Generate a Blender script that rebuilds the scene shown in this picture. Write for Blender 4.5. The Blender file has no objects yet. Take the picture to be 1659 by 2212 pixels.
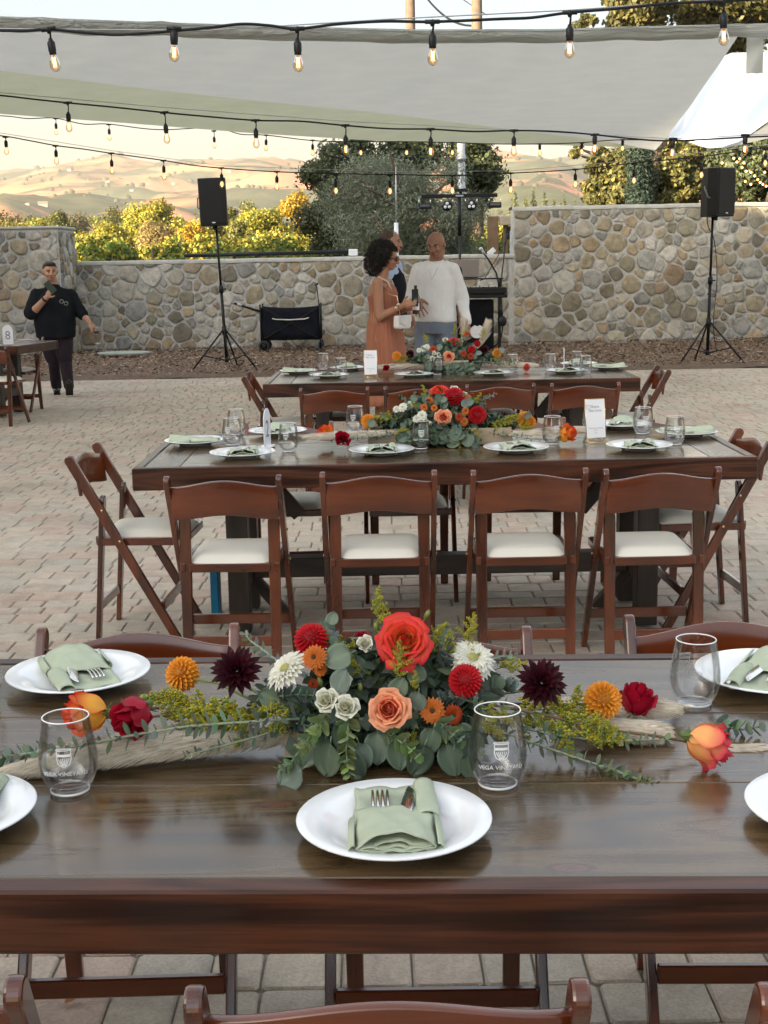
import bpy, bmesh, math, random
import numpy as np
from math import sin, cos, pi, radians, sqrt, atan2
from mathutils import Vector, Matrix, Euler, Quaternion
from mathutils import noise as mnoise

SC = bpy.context.scene
COL = SC.collection
random.seed(7)
RNG = np.random.default_rng(7)

# ------------------------------------------------------------------ camera
CAM_H, CAM_P, CAM_R, CAM_F = 1.535, math.atan(542 / 2833.0), 0.0185, 2833.0
_f = Vector((0, cos(CAM_P), -sin(CAM_P)))
_r0 = Vector((1, 0, 0)); _u0 = Vector((0, sin(CAM_P), cos(CAM_P)))
_r = _r0 * cos(CAM_R) - _u0 * sin(CAM_R)
_u = _u0 * cos(CAM_R) + _r0 * sin(CAM_R)
cam_data = bpy.data.cameras.new('camera')
cam_data.sensor_fit = 'VERTICAL'; cam_data.sensor_height = 36.0
cam_data.lens = CAM_F / 2212.0 * 36.0
cam_data.clip_start = 0.05; cam_data.clip_end = 20000
cam = bpy.data.objects.new('camera', cam_data); COL.objects.link(cam)
_m = Matrix((( _r.x, _u.x, -_f.x), (_r.y, _u.y, -_f.y), (_r.z, _u.z, -_f.z))).to_4x4()
_m.translation = Vector((0, 0, CAM_H))
cam.matrix_world = _m
SC.camera = cam
cam_data.dof.use_dof = False

# ------------------------------------------------------------------ light
SUN_EL, SUN_AZ = radians(13), (-0.80, -0.60)      # direction towards the sun (x, y)
world = bpy.data.worlds.new('World'); SC.world = world; world.use_nodes = True
wn = world.node_tree; wn.nodes.clear()
sky = wn.nodes.new('ShaderNodeTexSky'); sky.sky_type = 'NISHITA'; sky.sun_disc = False
sky.sun_elevation = SUN_EL; sky.sun_rotation = atan2(SUN_AZ[0], SUN_AZ[1])
sky.air_density = 1.0; sky.dust_density = 2.5; sky.ozone_density = 1.0
hs = wn.nodes.new('ShaderNodeHueSaturation'); hs.inputs['Saturation'].default_value = 0.46
warm = wn.nodes.new('ShaderNodeMix'); warm.data_type = 'RGBA'; warm.blend_type = 'MULTIPLY'
warm.inputs[0].default_value = 1.0; 
tcw = wn.nodes.new('ShaderNodeTexCoord'); sxyz = wn.nodes.new('ShaderNodeSeparateXYZ'); rw = wn.nodes.new('ShaderNodeValToRGB')
wn.links.new(tcw.outputs['Generated'], sxyz.inputs[0]); wn.links.new(sxyz.outputs['Z'], rw.inputs[0])
for i_, (p_, c_) in enumerate([(0.0, (.54, .39, .27, 1)), (.055, (.52, .44, .345, 1)), (.13, (.43, .475, .485, 1)), (.24, (.44, .51, .57, 1)), (.6, (1.16, 1.12, 1.06, 1))]):
    if i_ > 1: rw.color_ramp.elements.new(p_)
    rw.color_ramp.elements[i_].position = p_; rw.color_ramp.elements[i_].color = c_
wn.links.new(rw.outputs[0], warm.inputs[7])
bg = wn.nodes.new('ShaderNodeBackground'); bg.inputs['Strength'].default_value = 0.15
wo = wn.nodes.new('ShaderNodeOutputWorld')
wn.links.new(sky.outputs[0], hs.inputs['Color']); wn.links.new(hs.outputs[0], warm.inputs[6])
wn.links.new(warm.outputs[2], bg.inputs[0]); wn.links.new(bg.outputs[0], wo.inputs[0])
sun_d = bpy.data.lights.new('sun', 'SUN'); sun_d.energy = 5.0; sun_d.angle = radians(0.6)
sun_d.color = (1.0, 0.80, 0.52)
sun = bpy.data.objects.new('sun', sun_d); COL.objects.link(sun)
sun.rotation_euler = (-Vector((SUN_AZ[0] * cos(SUN_EL), SUN_AZ[1] * cos(SUN_EL), sin(SUN_EL)))).to_track_quat('-Z', 'Y').to_euler()
SC.view_settings.view_transform = 'Standard'; SC.view_settings.look = 'None'
SC.view_settings.exposure = 2.05; SC.view_settings.gamma = 1
SC.view_settings.use_curve_mapping = False
SC.cycles.use_denoising = True
SC.cycles.max_bounces = 8; SC.cycles.transparent_max_bounces = 12
SC.cycles.volume_bounces = 0
SC.cycles.caustics_refractive = False; SC.cycles.caustics_reflective = False
SC.cycles.sample_clamp_indirect = 6

# ------------------------------------------------------------------ helpers
def ray(u, v):
    return _f + _r * ((u - 829.5) / CAM_F) - _u * ((v - 1106) / CAM_F)
def at(u, v, Y):                      # picture point at distance Y -> point in the place
    d = ray(u, v); return Vector((0, 0, CAM_H)) + d * (Y / d.y)
def gp(u, v, z=0.0):                  # picture point on the level z -> point in the place
    d = ray(u, v); return Vector((0, 0, CAM_H)) + d * ((z - CAM_H) / d.z)

class MB:
    """collects shapes; build() links them as ONE mesh object"""
    def __init__(s): s.v = []; s.f = []; s.m = []; s.c = []; s.sm = []
    def add(s, vs, fs, mi=0, col=None, smooth=True, M=None):
        o = len(s.v)
        if M is not None: vs = [M @ Vector(p) for p in vs]
        s.v += [tuple(p) for p in vs]
        s.f += [tuple(i + o for i in f) for f in fs]
        s.m += [mi] * len(fs); s.sm += [smooth] * len(fs)
        if col is None: col = (1, 1, 1)
        if callable(col): s.c += [col(p) for p in vs]
        elif len(col) == len(vs) and not isinstance(col[0], (int, float)): s.c += list(col)
        else: s.c += [tuple(col)] * len(vs)
        return s
    def box(s, c, size, bev=0.0, M=None, **k):
        x, y, z = [a / 2 for a in size]; b = min(bev, x * .9, y * .9, z * .9)
        if b <= 0:
            vs = [(i * x, j * y, l * z) for i in (-1, 1) for j in (-1, 1) for l in (-1, 1)]
            fs = [(0, 1, 3, 2), (4, 6, 7, 5), (0, 4, 5, 1), (2, 3, 7, 6), (0, 2, 6, 4), (1, 5, 7, 3)]
        else:
            vs = []; idx = {}
            for i in (-1, 1):
                for j in (-1, 1):
                    for l in (-1, 1):
                        idx[i, j, l] = len(vs)
                        vs += [(i * x, j * (y - b), l * (z - b)), (i * (x - b), j * y, l * (z - b)), (i * (x - b), j * (y - b), l * z)]
            g = lambda i, j, l, a: idx[i, j, l] + a
            fs = []
            for i in (-1, 1): fs.append([g(i, -1, -1, 0), g(i, 1, -1, 0), g(i, 1, 1, 0), g(i, -1, 1, 0)][::i])
            for j in (-1, 1): fs.append([g(-1, j, -1, 1), g(-1, j, 1, 1), g(1, j, 1, 1), g(1, j, -1, 1)][::j])
            for l in (-1, 1): fs.append([g(-1, -1, l, 2), g(1, -1, l, 2), g(1, 1, l, 2), g(-1, 1, l, 2)][::l])
            for j in (-1, 1):
                for l in (-1, 1):
                    q = [g(-1, j, l, 1), g(-1, j, l, 2), g(1, j, l, 2), g(1, j, l, 1)]; fs.append(q[::j * l])
            for i in (-1, 1):
                for l in (-1, 1):
                    q = [g(i, -1, l, 2), g(i, -1, l, 0), g(i, 1, l, 0), g(i, 1, l, 2)]; fs.append(q[::i * l])
            for i in (-1, 1):
                for j in (-1, 1):
                    q = [g(i, j, -1, 0), g(i, j, -1, 1), g(i, j, 1, 1), g(i, j, 1, 0)]; fs.append(q[::i * j])
            for i in (-1, 1):
                for j in (-1, 1):
                    for l in (-1, 1):
                        q = [g(i, j, l, 0), g(i, j, l, 1), g(i, j, l, 2)]; fs.append(q[::i * j * l])
        T = Matrix.Translation(c)
        if M is not None: T = M @ T
        k.setdefault('smooth', False)
        return s.add(vs, fs, M=T, **k)
    def tube(s, pts, rad, n=8, cap=True, M=None, flat=None, **k):
        pts = [Vector(p) for p in pts]
        if not hasattr(rad, '__len__'): rad = [rad] * len(pts)
        vs = []; fs = []; up = None
        for i, p in enumerate(pts):
            t = (pts[min(i + 1, len(pts) - 1)] - pts[max(i - 1, 0)])
            if t.length < 1e-9: t = Vector((0, 0, 1))
            t.normalize()
            if up is None: up = t.orthogonal().normalized()
            up = (up - t * up.dot(t)); up = up.normalized() if up.length > 1e-6 else t.orthogonal().normalized()
            w = t.cross(up)
            for j in range(n):
                a = 2 * pi * j / n
                vs.append(p + (up * cos(a) + w * sin(a)) * rad[i])
        for i in range(len(pts) - 1):
            for j in range(n):
                a = i * n + j; b = i * n + (j + 1) % n
                fs.append((a, b, b + n, a + n))
        if cap:
            fs.append(tuple(range(n))[::-1]); fs.append(tuple(range(len(vs) - n, len(vs))))
        return s.add(vs, fs, M=M, **k)
    def lathe(s, prof, n=32, M=None, close=False, **k):
        vs = []; fs = []; rings = []
        for r, z in prof:
            if r < 1e-6: rings.append([len(vs)]); vs.append((0, 0, z))
            else:
                rings.append(list(range(len(vs), len(vs) + n)))
                vs += [(r * cos(2 * pi * j / n), r * sin(2 * pi * j / n), z) for j in range(n)]
        for a, b in zip(rings[:-1], rings[1:]):
            for j in range(n):
                j2 = (j + 1) % n
                if len(a) == 1 and len(b) == 1: continue
                if len(a) == 1: fs.append((a[0], b[j], b[j2])[::-1])
                elif len(b) == 1: fs.append((a[j], a[j2], b[0]))
                else: fs.append((a[j], a[j2], b[j2], b[j]))
        return s.add(vs, fs, M=M, **k)
    def ell(s, c, r, n=12, m=8, M=None, **k):
        if not hasattr(r, '__len__'): r = (r, r, r)
        T = Matrix.Translation(c) @ Matrix.Diagonal((*r, 1))
        if M is not None: T = M @ T
        pr = [(sin(pi * i / m), -cos(pi * i / m)) for i in range(m + 1)]
        pr[0] = (0, -1); pr[-1] = (0, 1)
        return s.lathe(pr, n, M=T, **k)
    def prism(s, outline, d0, d1, axis='x', M=None, **k):
        n = len(outline)
        def mk(a, b, d):
            return {'x': (d, a, b), 'y': (a, d, b), 'z': (a, b, d)}[axis]
        vs = [mk(a, b, d0) for a, b in outline] + [mk(a, b, d1) for a, b in outline]
        fs = [tuple(range(n))[::-1], tuple(range(n, 2 * n))]
        fs += [(i, (i + 1) % n, (i + 1) % n + n, i + n) for i in range(n)]
        k.setdefault('smooth', False)
        return s.add(vs, fs, M=M, **k)
    def grid(s, P, M=None, double=0.0, **k):
        """P[i][j] points; double>0 gives thickness"""
        a, b = len(P), len(P[0])
        vs = [Vector(p) for r in P for p in r]
        fs = [(i * b + j, i * b + j + 1, (i + 1) * b + j + 1, (i + 1) * b + j) for i in range(a - 1) for j in range(b - 1)]
        if double:
            nr = [Vector((0, 0, 0)) for _ in vs]
            for f in fs:
                nn = (vs[f[2]] - vs[f[0]]).cross(vs[f[3]] - vs[f[1]])
                for q in f: nr[q] += nn
            o = len(vs)
            vs2 = [v - (n_.normalized() if n_.length else n_) * double for v, n_ in zip(vs, nr)]
            fs2 = [tuple(q + o for q in f)[::-1] for f in fs]
            edge = [i * b for i in range(a)][::-1] + [j for j in range(1, b)] + [i * b + b - 1 for i in range(1, a)] + [(a - 1) * b + j for j in range(b - 2, 0, -1)]
            fs3 = [(edge[i], edge[(i + 1) % len(edge)], edge[(i + 1) % len(edge)] + o, edge[i] + o)[::-1] for i in range(len(edge))]
            vs = vs + vs2; fs = fs + fs2 + fs3
            if isinstance(k.get('col'), list): k['col'] = k['col'] + k['col']
        return s.add(vs, fs, M=M, **k)
    def mesh(s, name):
        me = bpy.data.meshes.new(name)
        me.from_pydata(s.v, [], s.f)
        me.polygons.foreach_set('material_index', s.m)
        me.polygons.foreach_set('use_smooth', s.sm)
        if any(c != (1, 1, 1) for c in s.c):
            ca = me.color_attributes.new('col', 'FLOAT_COLOR', 'POINT')
            arr = np.ones((len(s.v), 4), dtype=np.float32); arr[:, :3] = np.array(s.c, dtype=np.float32)[:, :3]
            ca.data.foreach_set('color', arr.ravel())
        me.update()
        return me
    def build(s, name, mats, parent=None, loc=None, rot=None, label=None):
        me = s.mesh(name)
        for m in (mats if isinstance(mats, (list, tuple)) else [mats]): me.materials.append(m)
        return link(name, me, parent, loc, rot, label)

def link(name, me, parent=None, loc=None, rot=None, label=None, scale=None):
    o = bpy.data.objects.new(name, me); COL.objects.link(o)
    if parent is not None: o.parent = parent
    if loc is not None: o.location = loc
    if rot is not None: o.rotation_euler = rot
    if scale is not None: o.scale = (scale,) * 3 if not hasattr(scale, '__len__') else scale
    if label: o['label'] = label
    return o
def thing(name, label, cat, loc=(0, 0, 0), rz=0.0, group=None):
    o = bpy.data.objects.new(name, None); COL.objects.link(o)
    o.location = loc; o.rotation_euler = (0, 0, rz); o['label'] = label; o['category'] = cat
    o.empty_display_size = 0.1
    if group: o['group'] = group
    return o
def tag(o, label, cat, group=None):
    o['label'] = label; o['category'] = cat
    if group: o['group'] = group
    return o
def kind(o, k='structure', label=None):
    o['kind'] = k
    if label: o['label'] = label
    return o
KIDS = {}
def dup(root, loc, rz, label, group=None, cat=None):
    r = root.copy(); COL.objects.link(r); r.location = loc; r.rotation_euler = (0, 0, rz); r['label'] = label
    if group: r['group'] = group
    for ch in root.children:
        c = ch.copy(); COL.objects.link(c); c.parent = r
        for g in ch.children:
            d = g.copy(); COL.objects.link(d); d.parent = c
    return r
def Rz(a): return Matrix.Rotation(a, 4, 'Z')
def Rx(a): return Matrix.Rotation(a, 4, 'X')
def Ry(a): return Matrix.Rotation(a, 4, 'Y')
def T(*p): return Matrix.Translation(p if len(p) == 3 else p[0])
def aim(d, up=(0, 0, 1)):             # rotation taking +Z to d
    return Vector(d).normalized().to_track_quat('Z', 'Y').to_matrix().to_4x4()

# ------------------------------------------------------------------ materials
def nodes(name):
    m = bpy.data.materials.new(name); m.use_nodes = True
    nt = m.node_tree; b = nt.nodes['Principled BSDF']
    return m, nt, b
def nd(nt, t, **k):
    n = nt.nodes.new(t)
    for a, v in k.items(): setattr(n, a, v)
    return n
def ramp(nt, fac, stops):
    r = nd(nt, 'ShaderNodeValToRGB'); e = r.color_ramp.elements
    while len(e) < len(stops): e.new(0.5)
    for i, (p, c) in enumerate(stops): e[i].position = p; e[i].color = (*c, 1)
    nt.links.new(fac, r.inputs[0]); return r
def mixc(nt, a, b, fac=0.5, mode='MIX'):
    n = nd(nt, 'ShaderNodeMix', data_type='RGBA', blend_type=mode)
    for s, x in ((0, fac), (6, a), (7, b)):
        if hasattr(x, 'links') or hasattr(x, 'is_linked'): nt.links.new(x, n.inputs[s])
        else: n.inputs[s].default_value = x if s == 0 else (*x, 1)
    return n.outputs[2]
def noise_(nt, scale, detail=4, rough=0.5, stretch=None, coord='Object', dist=0.0):
    tc = nd(nt, 'ShaderNodeTexCoord'); out = tc.outputs[coord]
    if stretch:
        mp = nd(nt, 'ShaderNodeMapping'); mp.inputs['Scale'].default_value = stretch
        nt.links.new(out, mp.inputs[0]); out = mp.outputs[0]
    n = nd(nt, 'ShaderNodeTexNoise'); n.inputs['Scale'].default_value = scale; n.inputs['Detail'].default_value = detail
    n.inputs['Roughness'].default_value = rough; n.inputs['Distortion'].default_value = dist
    nt.links.new(out, n.inputs[0]); return n.outputs[0]
def bump(nt, b, h, strength=0.3, dist=0.01):
    n = nd(nt, 'ShaderNodeBump'); n.inputs['Strength'].default_value = strength; n.inputs['Distance'].default_value = dist
    nt.links.new(h, n.inputs['Height']); nt.links.new(n.outputs[0], b.inputs['Normal'])
def mat(name, c, rough=0.6, metal=0.0, var=0.15, vs=8.0, bmp=0.0, bs=60.0, spec=0.3, coat=0.0, trans=0.0, sub=0.0):
    m, nt, b = nodes(name)
    b.inputs['Roughness'].default_value = rough; b.inputs['Metallic'].default_value = metal
    b.inputs['Specular IOR Level'].default_value = spec
    b.inputs['Coat Weight'].default_value = coat
    if sub: b.inputs['Subsurface Weight'].default_value = sub; b.inputs['Subsurface Radius'].default_value = (.012, .005, .003); b.inputs['Subsurface Scale'].default_value = 1
    if var:
        n = noise_(nt, vs)
        lo = tuple(x * (1 - var) for x in c); hi = tuple(min(1, x * (1 + var)) for x in c)
        nt.links.new(ramp(nt, n, [(0.3, lo), (0.7, hi)]).outputs[0], b.inputs['Base Color'])
    else: b.inputs['Base Color'].default_value = (*c, 1)
    if bmp: bump(nt, b, noise_(nt, bs, 3), bmp, 0.005)
    return m
def leafmat(name, trans=0.35, rough=0.55, tint=(1, 1, 1), spec=0.3):
    """colour from the mesh's own 'col' attribute, thin and a little translucent"""
    m, nt, b = nodes(name)
    at_ = nd(nt, 'ShaderNodeAttribute', attribute_name='col')
    c = mixc(nt, at_.outputs[0], tint, 1.0, 'MULTIPLY')
    nt.links.new(c, b.inputs['Base Color']); b.inputs['Roughness'].default_value = rough
    b.inputs['Specular IOR Level'].default_value = spec
    tr = nd(nt, 'ShaderNodeBsdfTranslucent'); nt.links.new(c, tr.inputs[0])
    mx = nd(nt, 'ShaderNodeMixShader'); mx.inputs[0].default_value = trans
    nt.links.new(b.outputs[0], mx.inputs[1]); nt.links.new(tr.outputs[0], mx.inputs[2])
    nt.links.new(mx.outputs[0], nt.nodes['Material Output'].inputs[0])
    return m
def wood(name, stops, rough=0.3, axis='x', ring=9.0, coat=0.0, bmp=0.15, randomize=True, spec=0.5, knots=False, turns=7.0):
    m, nt, b = nodes(name)
    tc = nd(nt, 'ShaderNodeTexCoord'); oi = nd(nt, 'ShaderNodeObjectInfo')
    mul = nd(nt, 'ShaderNodeVectorMath', operation='SCALE'); mul.inputs[0].default_value = (7.3, 3.1, 5.7)
    nt.links.new(oi.outputs['Random'], mul.inputs['Scale'])
    ad = nd(nt, 'ShaderNodeVectorMath', operation='ADD'); nt.links.new(tc.outputs['Object'], ad.inputs[0]); nt.links.new(mul.outputs[0], ad.inputs[1])
    mp = nd(nt, 'ShaderNodeMapping')
    st = {'x': (0.10, 1, 1), 'y': (1, 0.10, 1), 'z': (1, 1, 0.10)}[axis]
    mp.inputs['Scale'].default_value = st; nt.links.new(ad.outputs[0], mp.inputs[0])
    n1 = nd(nt, 'ShaderNodeTexNoise'); n1.inputs['Scale'].default_value = ring; n1.inputs['Detail'].default_value = 1.2; n1.inputs['Distortion'].default_value = 0.25
    nt.links.new(mp.outputs[0], n1.inputs[0])
    mu = nd(nt, 'ShaderNodeMath', operation='MULTIPLY'); mu.inputs[1].default_value = turns; nt.links.new(n1.outputs[0], mu.inputs[0])
    fr = nd(nt, 'ShaderNodeMath', operation='PINGPONG'); fr.inputs[1].default_value = 1.0; nt.links.new(mu.outputs[0], fr.inputs[0])
    n2 = nd(nt, 'ShaderNodeTexNoise'); n2.inputs['Scale'].default_value = ring * 22; n2.inputs['Detail'].default_value = 3
    mp2 = nd(nt, 'ShaderNodeMapping'); mp2.inputs['Scale'].default_value = tuple(x if x == 1 else .04 for x in st); nt.links.new(ad.outputs[0], mp2.inputs[0]); nt.links.new(mp2.outputs[0], n2.inputs[0])
    mx = nd(nt, 'ShaderNodeMath', operation='MULTIPLY_ADD'); mx.inputs[1].default_value = 0.55; nt.links.new(fr.outputs[0], mx.inputs[0])
    m3 = nd(nt, 'ShaderNodeMath', operation='MULTIPLY'); m3.inputs[1].default_value = 0.5; nt.links.new(n2.outputs[0], m3.inputs[0]); nt.links.new(m3.outputs[0], mx.inputs[2])
    cr = ramp(nt, mx.outputs[0], stops)
    blot = noise_(nt, 3.0, 3)
    c = mixc(nt, cr.outputs[0], ramp(nt, blot, [(0.3, (.62, .62, .62)), (0.7, (1.25, 1.2, 1.15))]).outputs[0], 1.0, 'MULTIPLY')
    if knots:
        mk_ = nd(nt, 'ShaderNodeMapping'); mk_.inputs['Scale'].default_value = (1.0, 2.3, 1) if axis == 'x' else (2.3, 1.0, 1); nt.links.new(ad.outputs[0], mk_.inputs[0])
        vo = nd(nt, 'ShaderNodeTexVoronoi'); vo.inputs['Scale'].default_value = 1.5; vo.voronoi_dimensions = '2D'; nt.links.new(mk_.outputs[0], vo.inputs[0])
        kr = ramp(nt, vo.outputs['Distance'], [(.0, (.07, .024, .016)), (.030, (.12, .045, .030)), (.042, (.035, .016, .010))])
        kf = ramp(nt, vo.outputs['Distance'], [(.036, (.85, .85, .85)), (.055, (0, 0, 0))])
        c = mixc(nt, c, kr.outputs[0], kf.outputs[0])
    nt.links.new(c, b.inputs['Base Color'])
    b.inputs['Roughness'].default_value = rough; b.inputs['Coat Weight'].default_value = coat; b.inputs['Coat Roughness'].default_value = 0.12
    b.inputs['Specular IOR Level'].default_value = spec
    rr = nd(nt, 'ShaderNodeMapRange'); rr.inputs[3].default_value = rough * .75; rr.inputs[4].default_value = rough * 1.4
    nt.links.new(mx.outputs[0], rr.inputs[0]); nt.links.new(rr.outputs[0], b.inputs['Roughness'])
    bump(nt, b, mx.outputs[0], bmp, 0.002)
    return m
def glassmat(name, c=(1, 1, 1), rough=0.0, ior=1.45):
    m = bpy.data.materials.new(name); m.use_nodes = True; nt = m.node_tree; nt.nodes.remove(nt.nodes['Principled BSDF'])
    g = nd(nt, 'ShaderNodeBsdfGlass'); g.inputs[0].default_value = (*c, 1); g.inputs['Roughness'].default_value = rough; g.inputs['IOR'].default_value = ior
    # clear crystal lets light through to what stands on the table: transparent for thin walls, glossy by Fresnel
    tr = nd(nt, 'ShaderNodeBsdfTransparent'); tr.inputs[0].default_value = (*[x * .992 for x in c], 1)
    gl = nd(nt, 'ShaderNodeBsdfGlossy'); gl.inputs['Roughness'].default_value = 0.03
    fr = nd(nt, 'ShaderNodeLayerWeight'); fr.inputs[0].default_value = 0.25
    cr = nd(nt, 'ShaderNodeMapRange'); cr.inputs[3].default_value = 0.035; cr.inputs[4].default_value = 0.60
    nt.links.new(fr.outputs['Fresnel'], cr.inputs[0])
    mx = nd(nt, 'ShaderNodeMixShader'); nt.links.new(cr.outputs[0], mx.inputs[0]); nt.links.new(tr.outputs[0], mx.inputs[1]); nt.links.new(gl.outputs[0], mx.inputs[2])
    nt.links.new(mx.outputs[0], nt.nodes['Material Output'].inputs[0]); nt.nodes.remove(g)
    return m
def emit(name, c, s):
    m = bpy.data.materials.new(name); m.use_nodes = True; nt = m.node_tree; nt.nodes.remove(nt.nodes['Principled BSDF'])
    e = nd(nt, 'ShaderNodeEmission'); e.inputs[0].default_value = (*c, 1); e.inputs[1].default_value = s
    nt.links.new(e.outputs[0], nt.nodes['Material Output'].inputs[0]); return m

def stone_mat(name, cols, by='object', bscale=26, var=.35, rough=.85, bmp=.5):
    m, nt, b = nodes(name)
    if by == 'object':
        oi = nd(nt, 'ShaderNodeObjectInfo'); fac = oi.outputs['Random']
    else:
        a = nd(nt, 'ShaderNodeAttribute', attribute_name='col'); fac = a.outputs['Fac']
    n = len(cols)
    r = nd(nt, 'ShaderNodeValToRGB'); r.color_ramp.interpolation = 'CONSTANT'; e = r.color_ramp.elements
    while len(e) < n: e.new(.5)
    for i, c in enumerate(cols): e[i].position = i / n; e[i].color = (*c, 1)
    nt.links.new(fac, r.inputs[0])
    g = nd(nt, 'ShaderNodeTexCoord')
    n1 = nd(nt, 'ShaderNodeTexNoise'); n1.inputs['Scale'].default_value = bscale * .25; n1.inputs['Detail'].default_value = 8; n1.inputs['Roughness'].default_value = .62; n1.inputs['Distortion'].default_value = .8
    ad = nd(nt, 'ShaderNodeVectorMath', operation='ADD'); cm = nd(nt, 'ShaderNodeVectorMath', operation='SCALE'); cm.inputs[0].default_value = (31, 17, 23)
    nt.links.new(fac, cm.inputs['Scale']); nt.links.new(g.outputs['Object'], ad.inputs[0]); nt.links.new(cm.outputs[0], ad.inputs[1]); nt.links.new(ad.outputs[0], n1.inputs[0])
    n2 = nd(nt, 'ShaderNodeTexNoise'); n2.inputs['Scale'].default_value = bscale * 4; n2.inputs['Detail'].default_value = 4; nt.links.new(ad.outputs[0], n2.inputs[0])
    k1 = ramp(nt, n1.outputs[0], [(.3, (1 - var,) * 3), (.5, (1, 1, 1)), (.72, (1 + var * .9, 1 + var * .85, 1 + var * .75))])
    k2 = ramp(nt, n2.outputs[0], [(.3, (.86,) * 3), (.7, (1.14,) * 3)])
    c = mixc(nt, mixc(nt, r.outputs[0], k1.outputs[0], 1, 'MULTIPLY'), k2.outputs[0], 1, 'MULTIPLY')
    ge = nd(nt, 'ShaderNodeNewGeometry'); n3 = nd(nt, 'ShaderNodeTexNoise'); n3.inputs['Scale'].default_value = .9; n3.inputs['Detail'].default_value = 6; n3.inputs['Roughness'].default_value = .65
    nt.links.new(ge.outputs['Position'], n3.inputs[0])
    c = mixc(nt, c, ramp(nt, n3.outputs[0], [(.32, (.80, .78, .75)), (.5, (1, 1, 1)), (.68, (1.10, 1.10, 1.10))]).outputs[0], 1, 'MULTIPLY')
    nt.links.new(c, b.inputs['Base Color']); b.inputs['Roughness'].default_value = rough; b.inputs['Specular IOR Level'].default_value = .25
    sm = nd(nt, 'ShaderNodeMath', operation='ADD'); nt.links.new(n1.outputs[0], sm.inputs[0]); nt.links.new(n2.outputs[0], sm.inputs[1])
    bump(nt, b, sm.outputs[0], bmp, .006)
    return m

PAV_COLS = [(0.453, 0.392, 0.313), (0.429, 0.38, 0.307), (0.459, 0.383, 0.307), (0.465, 0.404, 0.319), (0.417, 0.374, 0.307), (0.453, 0.356, 0.283), (0.441, 0.389, 0.313), (0.465, 0.389, 0.31), (0.435, 0.38, 0.307), (0.459, 0.359, 0.289), (0.447, 0.392, 0.313), (0.441, 0.362, 0.292)]
STONE_COLS = [(.33, .28, .19), (.26, .235, .17), (.33, .315, .27), (.42, .37, .28), (.25, .245, .225), (.36, .28, .18), (.23, .20, .145), (.40, .37, .31), (.30, .27, .205), (.48, .45, .39), (.28, .215, .145), (.36, .33, .27), (.31, .30, .27), (.37, .315, .225), (.19, .17, .13), (.38, .36, .31)]
M = {}
M['paver'] = stone_mat('paver_stone', PAV_COLS, 'object', 30, .20, .9, .35)
M['paver_far'] = stone_mat('paver_stone_far', PAV_COLS, 'attr', 30, .16, .9, .35)
M['stone'] = stone_mat('wall_stone', STONE_COLS, 'object', 30, .40, .8, 1.0)
M['sand'] = mat('joint_sand', (.27, .25, .21), .95, vs=40, bmp=.3)
M['mortar'] = mat('wall_mortar', (.43, .42, .39), .95, var=.18, vs=14, bmp=.8, bs=40)
M['capstone'] = mat('mortar_cap', (.42, .405, .36), .9, var=.15, vs=9, bmp=.5, bs=50)
M['soil'] = mat('mulch_soil', (.15, .10, .068), .95, var=.35, vs=22, bmp=.8, bs=90)
M['tabletop'] = wood('table_top_wood', [(.14, (.020, .012, .006)), (.40, (.075, .048, .023)), (.62, (.105, .068, .032)), (.88, (.050, .030, .014))], .22, 'x', 6.0, coat=.35, bmp=.10, knots=True, turns=20)
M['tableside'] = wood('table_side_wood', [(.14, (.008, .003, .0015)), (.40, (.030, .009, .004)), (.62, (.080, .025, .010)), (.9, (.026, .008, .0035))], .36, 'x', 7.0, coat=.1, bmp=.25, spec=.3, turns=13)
M['tableleg'] = wood('table_leg_wood', [(.15, (.012, .008, .006)), (.5, (.035, .024, .016)), (.85, (.055, .037, .024))], .45, 'z', 9.0, bmp=.3)
M['tablebeam'] = wood('table_beam_wood', [(.15, (.012, .009, .007)), (.5, (.035, .026, .02)), (.85, (.055, .04, .03))], .45, 'x', 9.0, bmp=.3)
M['chair'] = wood('chair_wood', [(.15, (.024, .006, .003)), (.5, (.085, .018, .004)), (.85, (.140, .032, .007))], .20, 'z', 5.0, coat=.7, bmp=.03)
M['chairx'] = wood('chair_back_wood', [(.15, (.075, .015, .0035)), (.5, (.105, .022, .005)), (.85, (.140, .032, .007))], .18, 'x', 4.0, coat=.7, bmp=.03)
M['cushion'] = mat('ivory_vinyl', (.70, .66, .56), .42, var=.03, bmp=.06, bs=300)
M['white'] = mat('white_china', (.76, .775, .78), .12, var=0, coat=.6)
M['napkin'] = mat('sage_napkin', (.46, .51, .38), .95, var=.07, vs=30, bmp=.5, bs=900, spec=.05)
M['steel'] = mat('cutlery_steel', (.72, .70, .68), .13, 1.0, var=0)
M['glass'] = glassmat('clear_glass')
M['rim'] = mat('glass_rim_and_glint', (.8, .8, .78), .05, var=0, spec=1.0)
M['etch'] = mat('white_print', (.75, .75, .75), .6, var=0)
M['paper'] = mat('white_card', (.80, .79, .80), .7, var=.02)
M['ink'] = mat('grey_ink', (.22, .22, .26), .7, var=0)
M['gold'] = mat('brass_wire', (.70, .50, .25), .25, 1.0, var=0)
M['black'] = mat('black_plastic', (.009, .009, .010), .45, var=.1)
M['blackmetal'] = mat('black_metal', (.014, .014, .015), .35, .3, var=0)
M['mesh'] = mat('speaker_grille', (.010, .010, .011), .6, var=.2, vs=200, bmp=.5, bs=400)
M['canvas'] = None
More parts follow.
